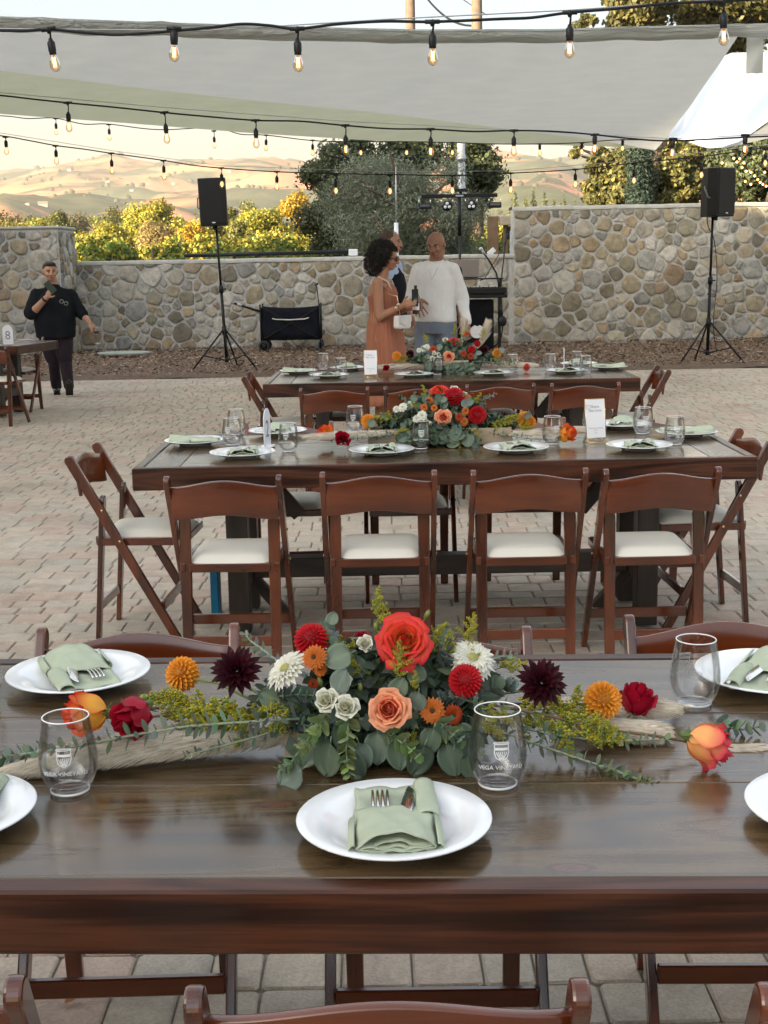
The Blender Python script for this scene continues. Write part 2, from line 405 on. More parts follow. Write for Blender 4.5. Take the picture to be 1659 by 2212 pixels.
# ------------------------------------------------------------------ ground and paving
m_, nt_, b_ = nodes('valley_ground')
n_ = noise_(nt_, .05, 6)
nt_.links.new(ramp(nt_, n_, [(.3, (.09, .085, .03)), (.5, (.20, .16, .07)), (.7, (.11, .11, .04))]).outputs[0], b_.inputs['Base Color']); b_.inputs['Roughness'].default_value = 1
M['ground'] = m_
g = MB(); g.grid([[(-3400 + 6800 * i / 20, -60 + 3500 * j / 20, -.05) for j in range(21)] for i in range(21)][::-1])
kind(g.build('ground', M['ground']))

PX0, PX1, PY0, PY1 = -9.0, 9.0, 0.4, 18.05
bed = MB(); bed.grid([[(x, y, -.012) for y in (-8, 0, 6, 12, PY1 + .02)] for x in (-9.3, -3, 3, 9.3)][::-1], smooth=False)
pave = kind(bed.build('pavement', M['sand']))

def proj(p):
    d = Vector(p) - Vector((0, 0, CAM_H)); zc = d.dot(_f)
    return (829.5 + CAM_F * d.dot(_r) / zc, 1106 - CAM_F * d.dot(_u) / zc, zc)
pv = []            # centre x, y, w, d
y = PY0; row = 0
while y < PY1:
    d = random.choice((.155, .155, .12, .155))
    if y + d > PY1: d = max(.05, PY1 - y)
    x = PX0 - random.random() * .15
    while x < PX1:
        w = random.choice((.115, .155, .155, .23, .175, .145))
        pv.append((x + w / 2, y + d / 2, w, d)); x += w
    y += d
def pav_mesh(w, d, rnd, col=None, mb=None, c=(0, 0, 0), cheap=False):
    g_ = .0026; w2, d2 = w / 2 - g_, d / 2 - g_; cc = .008; b = .005
    mb = mb or MB(); h = rnd.uniform(-.0015, .0015); tx, ty = rnd.uniform(-.006, .006), rnd.uniform(-.006, .006)
    def ring(i, z):
        a, e = w2 - i, d2 - i; k = cc
        pts = [(a - k, -e), (a, -e + k), (a, e - k), (a - k, e), (-a + k, e), (-a, e - k), (-a, -e + k), (-a + k, -e)]
        return [(px + c[0] + rnd.uniform(-.0012, .0012), py + c[1] + rnd.uniform(-.0012, .0012), z + h + px * tx + py * ty) for px, py in pts]
    if cheap:
        vs = [(a + c[0], e + c[1], z + h + a * tx + e * ty) for z, i in ((-.010, 0), (0.0, .005)) for a, e in ((w2 - i, -d2 + i), (w2 - i, d2 - i), (-w2 + i, d2 - i), (-w2 + i, -d2 + i))]
        fs = [(j, (j + 1) % 4, (j + 1) % 4 + 4, j + 4) for j in range(4)] + [(4, 5, 6, 7)]
    else:
        vs = ring(0, -.015) + ring(0, -b) + ring(b, 0.0)
        fs = [(j + 8 * k_, (j + 1) % 8 + 8 * k_, (j + 1) % 8 + 8 + 8 * k_, j + 8 + 8 * k_) for k_ in (0, 1) for j in range(8)] + [tuple(range(16, 24))]
    mb.add(vs, fs, smooth=False, col=col)
    return mb
def vis_size(p):
    u, v, zc = proj((p[0], p[1], 0))
    if not (-20 < u < 1680 and 560 < v < 2230): return 0
    if 1425 < v < 2052: return 0                     # behind the near table top
    return CAM_F / zc * p[2] * p[3]
order = sorted(range(len(pv)), key=lambda i: -vis_size(pv[i]))
near = set(order[:298])
meshes = {}
far = MB()
rr = random.Random(3)
for i, (x, y, w, d) in enumerate(pv):
    if i in near:
        key = (round(w, 3), round(d, 3), rr.randrange(2))
        if key not in meshes:
            me = pav_mesh(w, d, rr).mesh('paver'); me.materials.append(M['paver']); meshes[key] = me
        link('paver', meshes[key], pave, (x, y, 0))
    else:
        pav_mesh(w, d, rr, (rr.random(),) * 3, far, (x, y, 0), cheap=y > 9)
kind(far.build('paver_field', M['paver_far'], pave), 'stuff')

# mulch bed between paving and walls
mb_ = MB(); rr = random.Random(5)
mb_.grid([[(-12 + 24 * i / 60, PY1 + 6.2 * j / 18, .03 + .035 * mnoise.noise(Vector((i * .5, j * .5, 0))) - (.03 if j == 0 else 0)) for j in range(19)] for i in range(61)][::-1])
kind(mb_.build('mulch_bed', M['soil']))
n = 26000
px = RNG.uniform(-9, 9, n); py = PY1 + RNG.beta(1, 1, n) * 5.7
ang = RNG.uniform(0, pi, n); L = RNG.uniform(.012, .05, n); W = RNG.uniform(.005, .018, n); tz = RNG.uniform(-.5, .5, n) * L
cols = np.array([(.16, .10, .06), (.24, .17, .11), (.10, .065, .04), (.33, .25, .17), (.20, .12, .08), (.42, .35, .26)])[RNG.choice(6, n, p=[.25, .25, .2, .12, .13, .05])]
def quads(name, P, A, B, C, mt, parent=None):
    """P centre, A half-length vector, B half-width vector arrays: diamond leaves as one mesh"""
    n = len(P); V = np.empty((n, 4, 3), np.float32)
    V[:, 0] = P - A; V[:, 1] = P + B; V[:, 2] = P + A; V[:, 3] = P - B
    me = bpy.data.meshes.new(name); me.vertices.add(n * 4); me.vertices.foreach_set('co', V.ravel())
    me.loops.add(n * 4); me.loops.foreach_set('vertex_index', np.arange(n * 4, dtype=np.int32))
    me.polygons.add(n); me.polygons.foreach_set('loop_start', np.arange(0, n * 4, 4, dtype=np.int32)); me.polygons.foreach_set('loop_total', np.full(n, 4, np.int32))
    ca = me.color_attributes.new('col', 'FLOAT_COLOR', 'POINT'); c4 = np.ones((n, 4, 4), np.float32); c4[:, :, :3] = C[:, None, :]; ca.data.foreach_set('color', c4.ravel())
    me.materials.append(mt); me.update(); me.validate()
    return link(name, me, parent)
M['leaf'] = leafmat('leaf', .3)
M['chip'] = leafmat('wood_chip', .0, .95)
P = np.stack([px, py, .055 + RNG.uniform(0, .03, n)], 1)
A = np.stack([np.cos(ang) * L, np.sin(ang) * L, tz], 1); B = np.stack([-np.sin(ang) * W, np.cos(ang) * W, RNG.uniform(-.3, .6, n) * W], 1)
kind(quads('mulch_chips', P, A, B, cols, M['chip']), 'stuff')
slab = MB(); slab.lathe([(.0, .0), (.30, .0), (.30, .03), (.27, .04), (0, .04)], 20, M=Matrix.Diagonal((1.5, .9, 1, 1)))
tag(slab.build('stepping_stone', mat('pale_green_stone', (.33, .37, .32), .9), loc=(-4.35, 22.3, .07)), 'flat pale green stone lying in the mulch behind the walking woman', 'stone')

# ------------------------------------------------------------------ stone walls
def clip(poly, nx, ny, c):
    out = []
    for i in range(len(poly)):
        a, b = poly[i], poly[(i + 1) % len(poly)]
        da, db = a[0] * nx + a[1] * ny - c, b[0] * nx + b[1] * ny - c
        if da <= 0: out.append(a)
        if (da < 0) != (db < 0):
            t = da / (da - db); out.append((a[0] + (b[0] - a[0]) * t, a[1] + (b[1] - a[1]) * t))
    return out
def cells(w, h, rnd, r0=.085, r1=.178, cap=290):
    seeds = []
    for rad, tries in ((r1, int(w * h * 5)), (r1 * .78, int(w * h * 14)), (r1 * .6, int(w * h * 30)), (r0, int(w * h * 160)), (r0 * .72, int(w * h * 200))):
        for _ in range(tries):
            r = rad * rnd.uniform(.9, 1.1); x, y = rnd.uniform(0, w), rnd.uniform(0, h)
            if all((x - a) ** 2 / 1.35 + (y - b) ** 2 > (r + q) ** 2 * .80 for a, b, q in seeds): seeds.append((x, y, r * rnd.uniform(.75, 1.05)))
    out = []
    for i, (x, y, r) in enumerate(seeds):
        poly = [(0, 0), (w, 0), (w, h), (0, h)]
        for j, (a, b, q) in enumerate(seeds):
            if i == j or abs(a - x) > 1.2 or abs(b - y) > 1.2: continue
            nx, ny = a - x, b - y
            c = (a * a + b * b - q * q - x * x - y * y + r * r) / 2
            poly = clip(poly, nx, ny, c)
            if len(poly) < 3: break
        if len(poly) >= 3: out.append(poly)
    out = [p for p in out if abs(sum(p[k][0] * p[(k + 1) % len(p)][1] - p[(k + 1) % len(p)][0] * p[k][1] for k in range(len(p)))) / 2 > .004]
    return out
def rounded(poly, gap, rnd):
    """shrink, then resample to a soft 12-14 point outline"""
    cx = sum(p[0] for p in poly) / len(poly); cy = sum(p[1] for p in poly) / len(poly)
    q = []
    A_ = sum(poly[k][0] * poly[(k + 1) % len(poly)][1] - poly[(k + 1) % len(poly)][0] * poly[k][1] for k in range(len(poly)))
    if A_ < 0: poly = poly[::-1]
    qq = [tuple(p) for p in poly]
    for k in range(len(poly)):
        a, b = poly[k], poly[(k + 1) % len(poly)]
        ex, ey = b[0] - a[0], b[1] - a[1]; l = math.hypot(ex, ey)
        if l < 1e-6: continue
        nx, ny = ey / l, -ex / l
        qq = clip(qq, nx, ny, a[0] * nx + a[1] * ny - gap)
        if len(qq) < 3: return None, None
    for _ in range(2):
        nq = []; ca_ = .80 if _ else .90
        for k in range(len(qq)):
            a, b = qq[k], qq[(k + 1) % len(qq)]
            cb_ = 1 - ca_; nq += [(a[0] * ca_ + b[0] * cb_, a[1] * ca_ + b[1] * cb_), (a[0] * cb_ + b[0] * ca_, a[1] * cb_ + b[1] * ca_)]
        qq = nq
    L = [0]
    for k in range(len(qq)): L.append(L[-1] + math.dist(qq[k], qq[(k + 1) % len(qq)]))
    n = 16; res = []; k = 0
    for s in range(n):
        t = L[-1] * s / n
        while L[k + 1] < t: k += 1
        f_ = (t - L[k]) / max(1e-9, L[k + 1] - L[k]); a, b = qq[k], qq[(k + 1) % len(qq)]
        j = .011
        res.append((a[0] + (b[0] - a[0]) * f_ + rnd.uniform(-j, j), a[1] + (b[1] - a[1]) * f_ + rnd.uniform(-j, j)))
    return res, (sum(p[0] for p in res) / n, sum(p[1] for p in res) / n)
def stones(root, x0, z0, w, h, Mface, rnd, count, **k):
    cl = cells(w, h, rnd, **k)
    cl.sort(key=lambda p: -abs(sum(p[i][0] * p[(i + 1) % len(p)][1] - p[(i + 1) % len(p)][0] * p[i][1] for i in range(len(p)))))
    rest = MB(); made = 0
    for poly in cl:
        o, c = rounded(poly, rnd.uniform(.009, .022), rnd)
        if o is None: continue
        size = max(math.dist(p, c) for p in o)
        bul = min(.034, .016 + size * .05) * rnd.uniform(.7, 1.25)
        tx, tz = rnd.uniform(-.12, .12), rnd.uniform(-.12, .12)
        vs = []
        for s_, d_ in ((1, .002), (.98, -.62), (.92, -.90), (.62, -.98)):
            for (a, b) in o:
                a_, b_ = (a - c[0]) * s_, (b - c[1]) * s_
                dd = d_ * bul if d_ < 0 else .004
                if d_ < 0: dd += tx * a_ + tz * b_ + rnd.uniform(-.007, .007)
                vs.append((a_, min(dd, -.002) if d_ < 0 else dd, b_))
        vs.append((0, -bul, 0)); nn = len(o)
        fs = [(i + nn * k_, (i + 1) % nn + nn * k_, (i + 1) % nn + nn * (k_ + 1), i + nn * (k_ + 1)) for k_ in range(3) for i in range(nn)]
        fs += [(3 * nn + i, 3 * nn + (i + 1) % nn, 4 * nn) for i in range(nn)]
        if made < count:
            mb = MB(); mb.add(vs, fs); me = mb.mesh('stone'); me.materials.append(M['stone'])
            ob = link('stone', me, root)
            ob.matrix_local = Mface @ T(x0 + c[0], 0, z0 + c[1])
            made += 1
        else: rest.add(vs, fs, M=Mface @ T(x0 + c[0], 0, z0 + c[1]), col=(rnd.random(),) * 3)
    if rest.v:
        kind(rest.build('stone_infill', M['stone_far'], root), 'stuff')
    return made
M['stone_far'] = stone_mat('wall_stone_small', STONE_COLS, 'attr', 26, .3, .85, .6)
WY = 23.7
rs = random.Random(11)
wl = thing('stone_wall', 'long low wall of mortared round field stones running behind the wagon and tables', 'wall', (0, WY, 0))
mb_ = MB(); mb_.box((-3.55, .25, .76), (11.9, .5, 1.6)); mb_.build('mortar', M['mortar'], wl)
mb_ = MB()
mb_.grid([[(-9.5 + 11.9 * i / 50, yy, 1.575 + zz + .012 * mnoise.noise(Vector((i * .4, yy, 3)))) for yy, zz in ((-.028, -.02), (-.035, .035), (0, .05), (.5, .05), (.53, .0))] for i in range(51)][::-1], smooth=True)
mb_.build('cap', M['capstone'], wl)
stones(wl, -8.3, .04, 10.6, 1.53, Matrix.Identity(4), rs, 296)
wh = thing('stone_wall', 'tall wall of mortared tan and grey field stones behind the right speaker', 'wall', (2.38, WY, 0))
mb_ = MB(); mb_.box((4.3, .245, 1.18), (8.6, .53, 2.42)); mb_.build('mortar', M['mortar'], wh)
mb_ = MB(); mb_.grid([[(-.03 + 8.66 * i / 40, yy, 2.385 + zz + .012 * mnoise.noise(Vector((i * .4, yy, 9)))) for yy, zz in ((-.045, -.02), (-.05, .035), (0, .05), (.5, .05), (.55, .0))] for i in range(41)][::-1]); mb_.build('cap', M['capstone'], wh)
stones(wh, .0, .04, 6.0, 2.33, T(0, -.02, 0), rs, 298)
stones(wh, 6.0, .04, 2.6, 2.33, T(0, -.02, 0), rs, 0)
# left pillar: face and right return
wt = thing('stone_pillar', 'raised stone wall end higher than its neighbour at the left edge of the patio', 'wall', (-5.38, 22.5, 0))
mb_ = MB(); mb_.box((-2.0, .6, 1.07), (4.0, 1.2, 2.2)); mb_.build('mortar', M['mortar'], wt)
mb_ = MB(); mb_.box((-2.0, .6, 2.19), (4.06, 1.26, .05), .015); mb_.build('cap', M['capstone'], wt)
stones(wt, -3.0, .04, 2.99, 2.1, Matrix.Identity(4), rs, 200)
stones(wt, .0, .04, 1.15, 2.1, Rz(pi / 2), rs, 60, r0=.08, r1=.17)

# ------------------------------------------------------------------ hills
def hill_z(x, y):
    e = max(0, min(1, (y - 700) / 2100))
    ridge = 212 + 26 * mnoise.noise(Vector((x / 700, 1.3, 0))) + 30 * mnoise.noise(Vector((x / 260, 4.1, 0)))
    lump = mnoise.fractal(Vector((x / 420 + 3, y / 520, .3)), 1.0, 2.0, 4)
    lump2 = abs(mnoise.noise(Vector((x / 190, y / 260, 7)))) 
    z = ridge * (e ** 1.25) * (1 - max(0, (y - 2800) / 900) ** 2 * .6)
    z += lump * 66 * min(1, e * 3) * (1 - .45 * e) - lump2 * 64 * min(1, e * 2.5) * (1 - .4 * e)
    return z
mb_ = MB(); NX, NY = 190, 110
mb_.grid([[(-2300 + 4600 * i / NX, 500 + 2900 * j / NY, hill_z(-2300 + 4600 * i / NX, 500 + 2900 * j / NY) - 2) for j in range(NY + 1)] for i in range(NX + 1)][::-1])
m_, nt_, b_ = nodes('dry_hills'); b_.inputs['Roughness'].default_value = 1; b_.inputs['Specular IOR Level'].default_value = 0
a_ = noise_(nt_, .0042, 7, .62, dist=.7); c_ = noise_(nt_, .0017, 4, .5, stretch=(1, 1.6, 1), dist=.5); d_ = noise_(nt_, .03, 3)
grass = ramp(nt_, c_, [(.35, (.48, .20, .10)), (.5, (.62, .25, .14)), (.62, (.42, .22, .11))])
scrub = ramp(nt_, a_, [(.44, (0, 0, 0)), (.51, (1, 1, 1))])
dk = ramp(nt_, d_, [(.35, (.05, .065, .035)), (.65, (.11, .115, .06))])
nt_.links.new(mixc(nt_, grass.outputs[0], dk.outputs[0], scrub.outputs[0]), b_.inputs['Base Color'])
kind(mb_.build('hills', m_))
# scrub oaks sprinkled on the slopes
n = 1700; hx = RNG.uniform(-1500, 1500, n); hy = 850 + RNG.uniform(0, 1, n) ** .8 * 2000
keep = np.array([mnoise.noise(Vector((a / 160, b / 160, 2))) > -.05 for a, b in zip(hx, hy)]); hx, hy = hx[keep], hy[keep]
mb_ = MB()
for a, b in zip(hx, hy):
    r = random.uniform(1.8, 4.5) * (1 if b < 1800 else 1.3); z = hill_z(a, b) - 2
    c = random.choice(((.05, .065, .03), (.08, .085, .04), (.06, .06, .035)))
    vs = [(a + r * cos(t) * random.uniform(.7, 1.3), b + r * sin(t) * .8, z + h * r * random.uniform(.8, 1.2)) for h in (.1, .9) for t in (0, 1.25, 2.5, 3.77, 5.0)] + [(a, b, z + 1.5 * r)]
    mb_.add(vs, [(i, (i + 1) % 5, (i + 1) % 5 + 5, i + 5) for i in range(5)] + [(5 + i, 5 + (i + 1) % 5, 10) for i in range(5)], col=c)
kind(mb_.build('hillside_oaks', M['chip']), 'stuff')
WALLW = mat('house_wall', (.45, .40, .34), .8); ROOF = mat('house_roof', (.35, .2, .14), .8)
hs_ = [(150, 372, 2300, 'small pale house high on the left hillside', 16), (232, 396, 1900, 'pale farmhouse in the middle of the golden hillside', 18), (320, 405, 1850, 'white shed beside the ridge fold above the speaker', 12), (495, 373, 2350, 'distant house high on the hill above the speaker', 16), (285, 428, 1500, 'farmhouse with bright roof low on the hillside', 14), (93, 450, 1100, 'long white barn at the foot of the hills', 22), (60, 452, 1050, 'small bright shed at the foot of the hills', 10), (375, 405, 1700, 'tiny barn on the slope left of the speaker', 14)]
for u, v, Y, lb, s in hs_:
    p = at(u, v, Y); z = hill_z(p.x, Y) - 2
    for _ in range(60):
        z = hill_z(p.x, Y) - 2; want = at(u, v, Y).z
        if z < want: Y += 20
        else: break
        p = at(u, v, Y)
    s *= .42; h = thing('farmhouse', lb, 'house', (p.x, Y, z - 1), random.uniform(-.3, .3), 'houses on the far hills')
    mb_ = MB(); mb_.box((0, 0, s * .2), (s, s * .6, s * .4)); mb_.build('wall', WALLW, h)
    mb_ = MB(); mb_.prism([(-s * .36, s * .4), (s * .36, s * .4), (0, s * .62)], -s * .55, s * .55, 'x'); mb_.build('roof', ROOF, h)

# ------------------------------------------------------------------ vegetation
def basis(N):
    ref = np.where(np.abs(N[:, 2:3]) > .9, np.array([[1., 0, 0]]), np.array([[0, 0, 1.]]))
    t = np.cross(N, ref); t /= np.linalg.norm(t, axis=1, keepdims=True) + 1e-9
    return t, np.cross(N, t)
def cloud(blobs, n, ll, lw, cols, jit=.5, up=0.0, rng=RNG, shell=.55, colvar=.25):
    """leaves spread through many soft blobs (centre, radii): returns arrays"""
    C = np.array([b[0] for b in blobs], float); R = np.array([b[1] for b in blobs], float)
    wgt = (R[:, 0] * R[:, 2]) + R[:, 1] * R[:, 0]; wgt /= wgt.sum()
    k = rng.choice(len(blobs), n, p=wgt)
    d = rng.normal(size=(n, 3)); d /= np.linalg.norm(d, axis=1, keepdims=True)
    rad = shell + (1 - shell) * rng.random(n) ** .6
    rad *= 1 + .16 * rng.normal(size=n)
    Pp = C[k] + d * R[k] * rad[:, None]
    N = d + jit * rng.normal(size=(n, 3)); N[:, 2] += up; N /= np.linalg.norm(N, axis=1, keepdims=True)
    t, b = basis(N); a = rng.uniform(0, 2 * pi, n)[:, None]
    A_ = (t * np.cos(a) + b * np.sin(a)); B_ = np.cross(N, A_)
    s = rng.uniform(.65, 1.3, n)[:, None]
    A_ = A_ * ll * s; B_ = B_ * lw * s
    cc = np.array(cols)[rng.choice(len(cols), n)] * (1 + colvar * rng.uniform(-1, 1, n))[:, None]
    bc = 1 + .3 * rng.uniform(-1, 1, len(blobs))
    cc = cc * bc[k][:, None]
    return Pp, A_, B_, np.clip(cc, 0, 1)
def crown_blobs(c, r, n, rng, br=(.28, .45), flat=.85):
    out = []
    for _ in range(n):
        d = rng.normal(size=3); d /= np.linalg.norm(d); q = rng.random() ** .4 * .78
        s = rng.uniform(*br) * min(r[0], r[2])
        out.append(((c[0] + d[0] * r[0] * q, c[1] + d[1] * r[1] * q, c[2] + d[2] * r[2] * q), (s * rng.uniform(.85, 1.3), s, s * flat)))
    return out
M['bark'] = mat('bark', (.12, .09, .065), .95, var=.3, vs=12, bmp=.8, bs=40)
def trunk_mb(base, top, r, rnd, limbs=5, spread=1.0):
    mb = MB(); base = Vector(base); top = Vector(top); pts = [base]
    for i in range(1, 6): pts.append(base.lerp(top, i / 5) + Vector((rnd.uniform(-.06, .06), rnd.uniform(-.06, .06), 0)) * r * 6)
    mb.tube(pts, [r * (1 - .12 * i) for i in range(6)], 9)
    for _ in range(limbs):
        s = pts[rnd.randrange(2, 6)]; a = rnd.uniform(0, 2 * pi)
        e = s + Vector((cos(a), sin(a), rnd.uniform(.4, 1.1))) * spread
        mb.tube([s, s.lerp(e, .5) + Vector((0, 0, .08 * spread)), e], [r * .5, r * .33, r * .1], 6)
    return mb
def tree(name, label, cat, base, blobs, n, ll, lw, cols, r=.15, group=None, limbs=5, seed=1, up=0.0, mt=None, shell=.5, spread=None, colvar=.25):
    rng = np.random.default_rng(seed); rnd = random.Random(seed)
    t = thing(name, label, cat, base, 0, group)
    bl = [((b[0][0] - base[0], b[0][1] - base[1], b[0][2] - base[2]), b[1]) for b in blobs]
    Pp, A_, B_, Cc = cloud(bl, n, ll, lw, cols, .6, up, rng, shell, colvar)
    quads('crown', Pp, A_, B_, Cc, mt or M['leaf'], t)
    top = np.mean([b[0] for b in bl], axis=0)
    H = max(b[0][2] for b in bl)
    trunk_mb((0, 0, -.1), (top[0], top[1], max(top[2], H * .7)), r, rnd, limbs, spread or H * .35).build('trunk', M['bark'], t)
    return t
OL = [(.17, .19, .125), (.22, .24, .17), (.12, .14, .085), (.28, .30, .22), (.15, .17, .10)]
DK = [(.06, .08, .038), (.085, .105, .05), (.045, .06, .03), (.11, .125, .06)]
YG = [(.31, .28, .04), (.38, .33, .045), (.20, .22, .04), (.42, .32, .04), (.13, .16, .035)]
GO = [(.44, .28, .03), (.38, .26, .03), (.28, .22, .035), (.46, .27, .03)]
GR = [(.12, .13, .035), (.18, .17, .045), (.08, .10, .025), (.22, .20, .04)]
OAK = [(.10, .10, .035), (.14, .125, .04), (.07, .075, .025), (.18, .15, .05), (.055, .06, .02)]
rg = np.random.default_rng(4)
# olive in front, dark oak behind it
c = at(880, 440, 27.0)
bl = crown_blobs((c.x - .15, 27.2, 2.25), (2.0, 1.35, 1.75), 52, rg, (.2, .34)) + crown_blobs((c.x + .1, 27.0, 1.2), (2.0, 1.2, .9), 22, rg, (.25, .4))
tree('olive_tree', 'grey green olive tree standing behind the low wall near the light stand', 'tree', (c.x, 27.3, 0), bl, 80000, .048, .0085, OL, .13, seed=3, up=.25, shell=.25, limbs=9)
# upright olive shoots standing out of the crown
c2 = at(740, 400, 30)
bl = crown_blobs((c2.x - .1, 30.3, 2.6), (.85, 1.2, 2.0), 26, rg, (.3, .5)) + crown_blobs((at(830, 340, 30).x, 30.6, 3.55), (1.5, 1, .95), 24, rg, (.3, .5)) + crown_blobs((at(1030, 340, 30).x, 30.5, 3.5), (.85, .8, 1.0), 14, rg, (.3, .45))
tree('oak_tree', 'dark evergreen oak with glossy small leaves rising behind the olive tree', 'tree', (c2.x + .9, 30.6, 0), bl, 42000, .05, .03, DK, .2, seed=5, shell=.4, limbs=9)
# big oak at the right, lit and dark sides put into its leaf colours
def oakblob(u0, u1, v0, v1, Y, n, dy=1.5):
    a, b = at(u0, v1, Y), at(u1, v0, Y)
    return crown_blobs(((a.x + b.x) / 2, Y, (a.z + b.z) / 2), ((b.x - a.x) / 2, dy, (b.z - a.z) / 2), n, rg, (.25, .42))
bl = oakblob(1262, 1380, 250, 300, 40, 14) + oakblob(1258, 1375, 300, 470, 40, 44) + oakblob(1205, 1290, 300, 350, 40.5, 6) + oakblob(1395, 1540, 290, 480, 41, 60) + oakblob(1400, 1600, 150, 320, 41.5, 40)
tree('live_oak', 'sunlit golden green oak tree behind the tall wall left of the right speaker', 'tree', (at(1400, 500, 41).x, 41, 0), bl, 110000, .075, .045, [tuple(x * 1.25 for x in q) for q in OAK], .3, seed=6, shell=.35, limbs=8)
bl = oakblob(1290, 1480, -60, 90, 44, 34, 2.5) + oakblob(1420, 1760, -160, 130, 45, 60, 3) + oakblob(1225, 1300, 20, 110, 44, 7, 1)
tree('live_oak', 'tall spreading oak whose crown shows above the shade cloth at the top right', 'tree', (at(1600, 500, 45).x, 45, 0), bl, 70000, .10, .06, OAK, .4, seed=8, shell=.35, limbs=10)
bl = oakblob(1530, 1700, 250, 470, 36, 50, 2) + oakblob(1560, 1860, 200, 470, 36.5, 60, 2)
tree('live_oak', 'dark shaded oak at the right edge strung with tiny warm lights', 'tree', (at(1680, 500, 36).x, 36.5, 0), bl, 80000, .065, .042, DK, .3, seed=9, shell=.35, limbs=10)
cx_ = at(1386, 400, 37).x
bl = [((cx_ + rg.uniform(-.12, .12), 37 + rg.uniform(-.1, .1), .4 + i * .14), (.36 * (1 if i < 28 else (38 - i) / 10 + .1), .34, .3)) for i in range(38)]
tree('cypress', 'narrow dark green cypress between the sunlit oaks', 'tree', (cx_, 37, 0), bl, 26000, .05, .018, [(.035, .06, .045), (.05, .075, .055), (.028, .045, .035)], .1, seed=10, up=.2, shell=.6, limbs=0)
# valley trees
VT = [  # u centre, u half width, v top, distance, colours, label
 (205, 62, 462, 72, YG, 'golden yellow bushy tree just right of the stone pillar'),
 (262, 40, 505, 66, GR, 'small dark green tree at the foot of the golden one by the pillar'),
 (336, 66, 432, 92, YG, 'tall rounded yellow green tree left of the left speaker'),
 (384, 40, 452, 95, GR, 'darker green tree touching the left side of the speaker'),
 (356, 62, 478, 80, [(.30, .22, .08), (.24, .19, .07), (.34, .25, .09)], 'tan and yellow leafy tree low beside the speaker pole'),
 (418, 32, 466, 70, GO, 'bright orange yellow tree right behind the left speaker'),
 (478, 40, 432, 120, GR, 'green tree just right of the left speaker'),
 (572, 62, 436, 70, YG, 'bright lemon yellow tree between the speaker and the olive tree'),
 (640, 42, 410, 74, GO, 'golden tree partly hidden by the dark oak'),
 (520, 34, 470, 64, GR, 'low green bush in front of the lemon yellow tree'),
 (60, 50, 466, 110, YG, 'yellow green tree showing above the stone pillar'),
 (120, 40, 458, 125, GR, 'green tree behind the top of the stone pillar'),
 (-20, 60, 470, 100, GO, 'orange yellow tree at the left edge above the pillar'),
 (20, 60, 452, 220, GR, 'small far tree at the left edge of the valley'),
 (235, 40, 440, 210, GR, 'grey green far tree behind the golden pillar tree'),
 (160, 50, 446, 240, [(.16, .13, .06), (.12, .12, .05)], 'brownish far tree line clump left of the speaker'),
 (300, 40, 440, 260, GR, 'dull green far tree beyond the rounded yellow tree'),
 (440, 60, 436, 260, YG, 'pale far tree behind the speaker'),
 (545, 40, 430, 230, GR, 'hazy far tree above the lemon yellow tree'),
 (1105, 40, 462, 120, YG, 'yellow tree seen through the gap right of the olive tree'),
 (1160, 50, 452, 110, GO, 'golden tree in the gap above the tall wall'),
 (1215, 40, 448, 120, YG, 'pale yellow tree touching the sunlit oak'),
 (1270, 40, 452, 130, GR, 'green tree behind the base of the sunlit oak')]
for i, (u, hw, vt, Y, cs, lb) in enumerate(VT):
    s = CAM_F / Y; x = at(u, 500, Y).x; zt = at(u, vt, Y).z; w = hw / s * 1.3
    rg2 = np.random.default_rng(50 + i)
    bl = crown_blobs((x, Y, zt * .54), (w, w * .7, zt * .50), 34, rg2, (.22, .42)) + crown_blobs((x, Y, zt * .25), (w * 1.05, w * .6, zt * .25), 10, rg2, (.3, .5))
    tree('valley_tree', lb, 'tree', (x, Y, 0), bl, 26000 if Y < 150 else 6000, .072 * Y / 70, .048 * Y / 70, cs, zt * .04, 'trees in the valley', 3, seed=70 + i, shell=.45, colvar=.35)
CON = [(1112, 420, 200), (1135, 432, 190), (1152, 415, 210), (1176, 425, 205), (1196, 436, 190), (1218, 428, 215), (1240, 434, 205)]
for i, (u, vt, Y) in enumerate(CON):
    x = at(u, 500, Y).x; zt = at(u, vt, Y).z
    bl = [((x, Y, zt * (.15 + .85 * k / 14)), (2.2 * (1.05 - k / 14), 2.2 * (1.05 - k / 14), .9)) for k in range(15)]
    tree('conifer', ['pointed pale conifer in the gap, first from the olive tree', 'short conifer second from the olive tree', 'tallest pointed conifer in the valley gap', 'slim conifer right of the tallest one', 'short conifer in the middle of the gap', 'pointed conifer near the sunlit oak', 'conifer touching the sunlit oak edge'][i], 'tree', (x, Y, 0), bl, 3000, .35, .12, [(.10, .12, .05), (.14, .14, .06)], .3, 'conifers in the valley gap', 0, seed=120 + i, shell=.5)
# far wooded belt
n = 30000; bx = RNG.uniform(-330, 330, n); by = RNG.uniform(260, 520, n)
bz = np.array([2 + 5.5 * max(0, mnoise.noise(Vector((a / 14, b / 20, 5))) + .55) for a, b in zip(bx, by)]) * RNG.random(n) ** .4
d = RNG.normal(size=(n, 3)); d /= np.linalg.norm(d, axis=1, keepdims=True); t_, b2 = basis(d); s = RNG.uniform(.7, 1.5, n)[:, None]
kind(quads('far_woods', np.stack([bx, by, bz], 1), t_ * s, b2 * s, np.array(YG + GR + GR + OAK)[RNG.choice(len(YG + GR + GR + OAK), n)], M['leaf']), 'stuff')
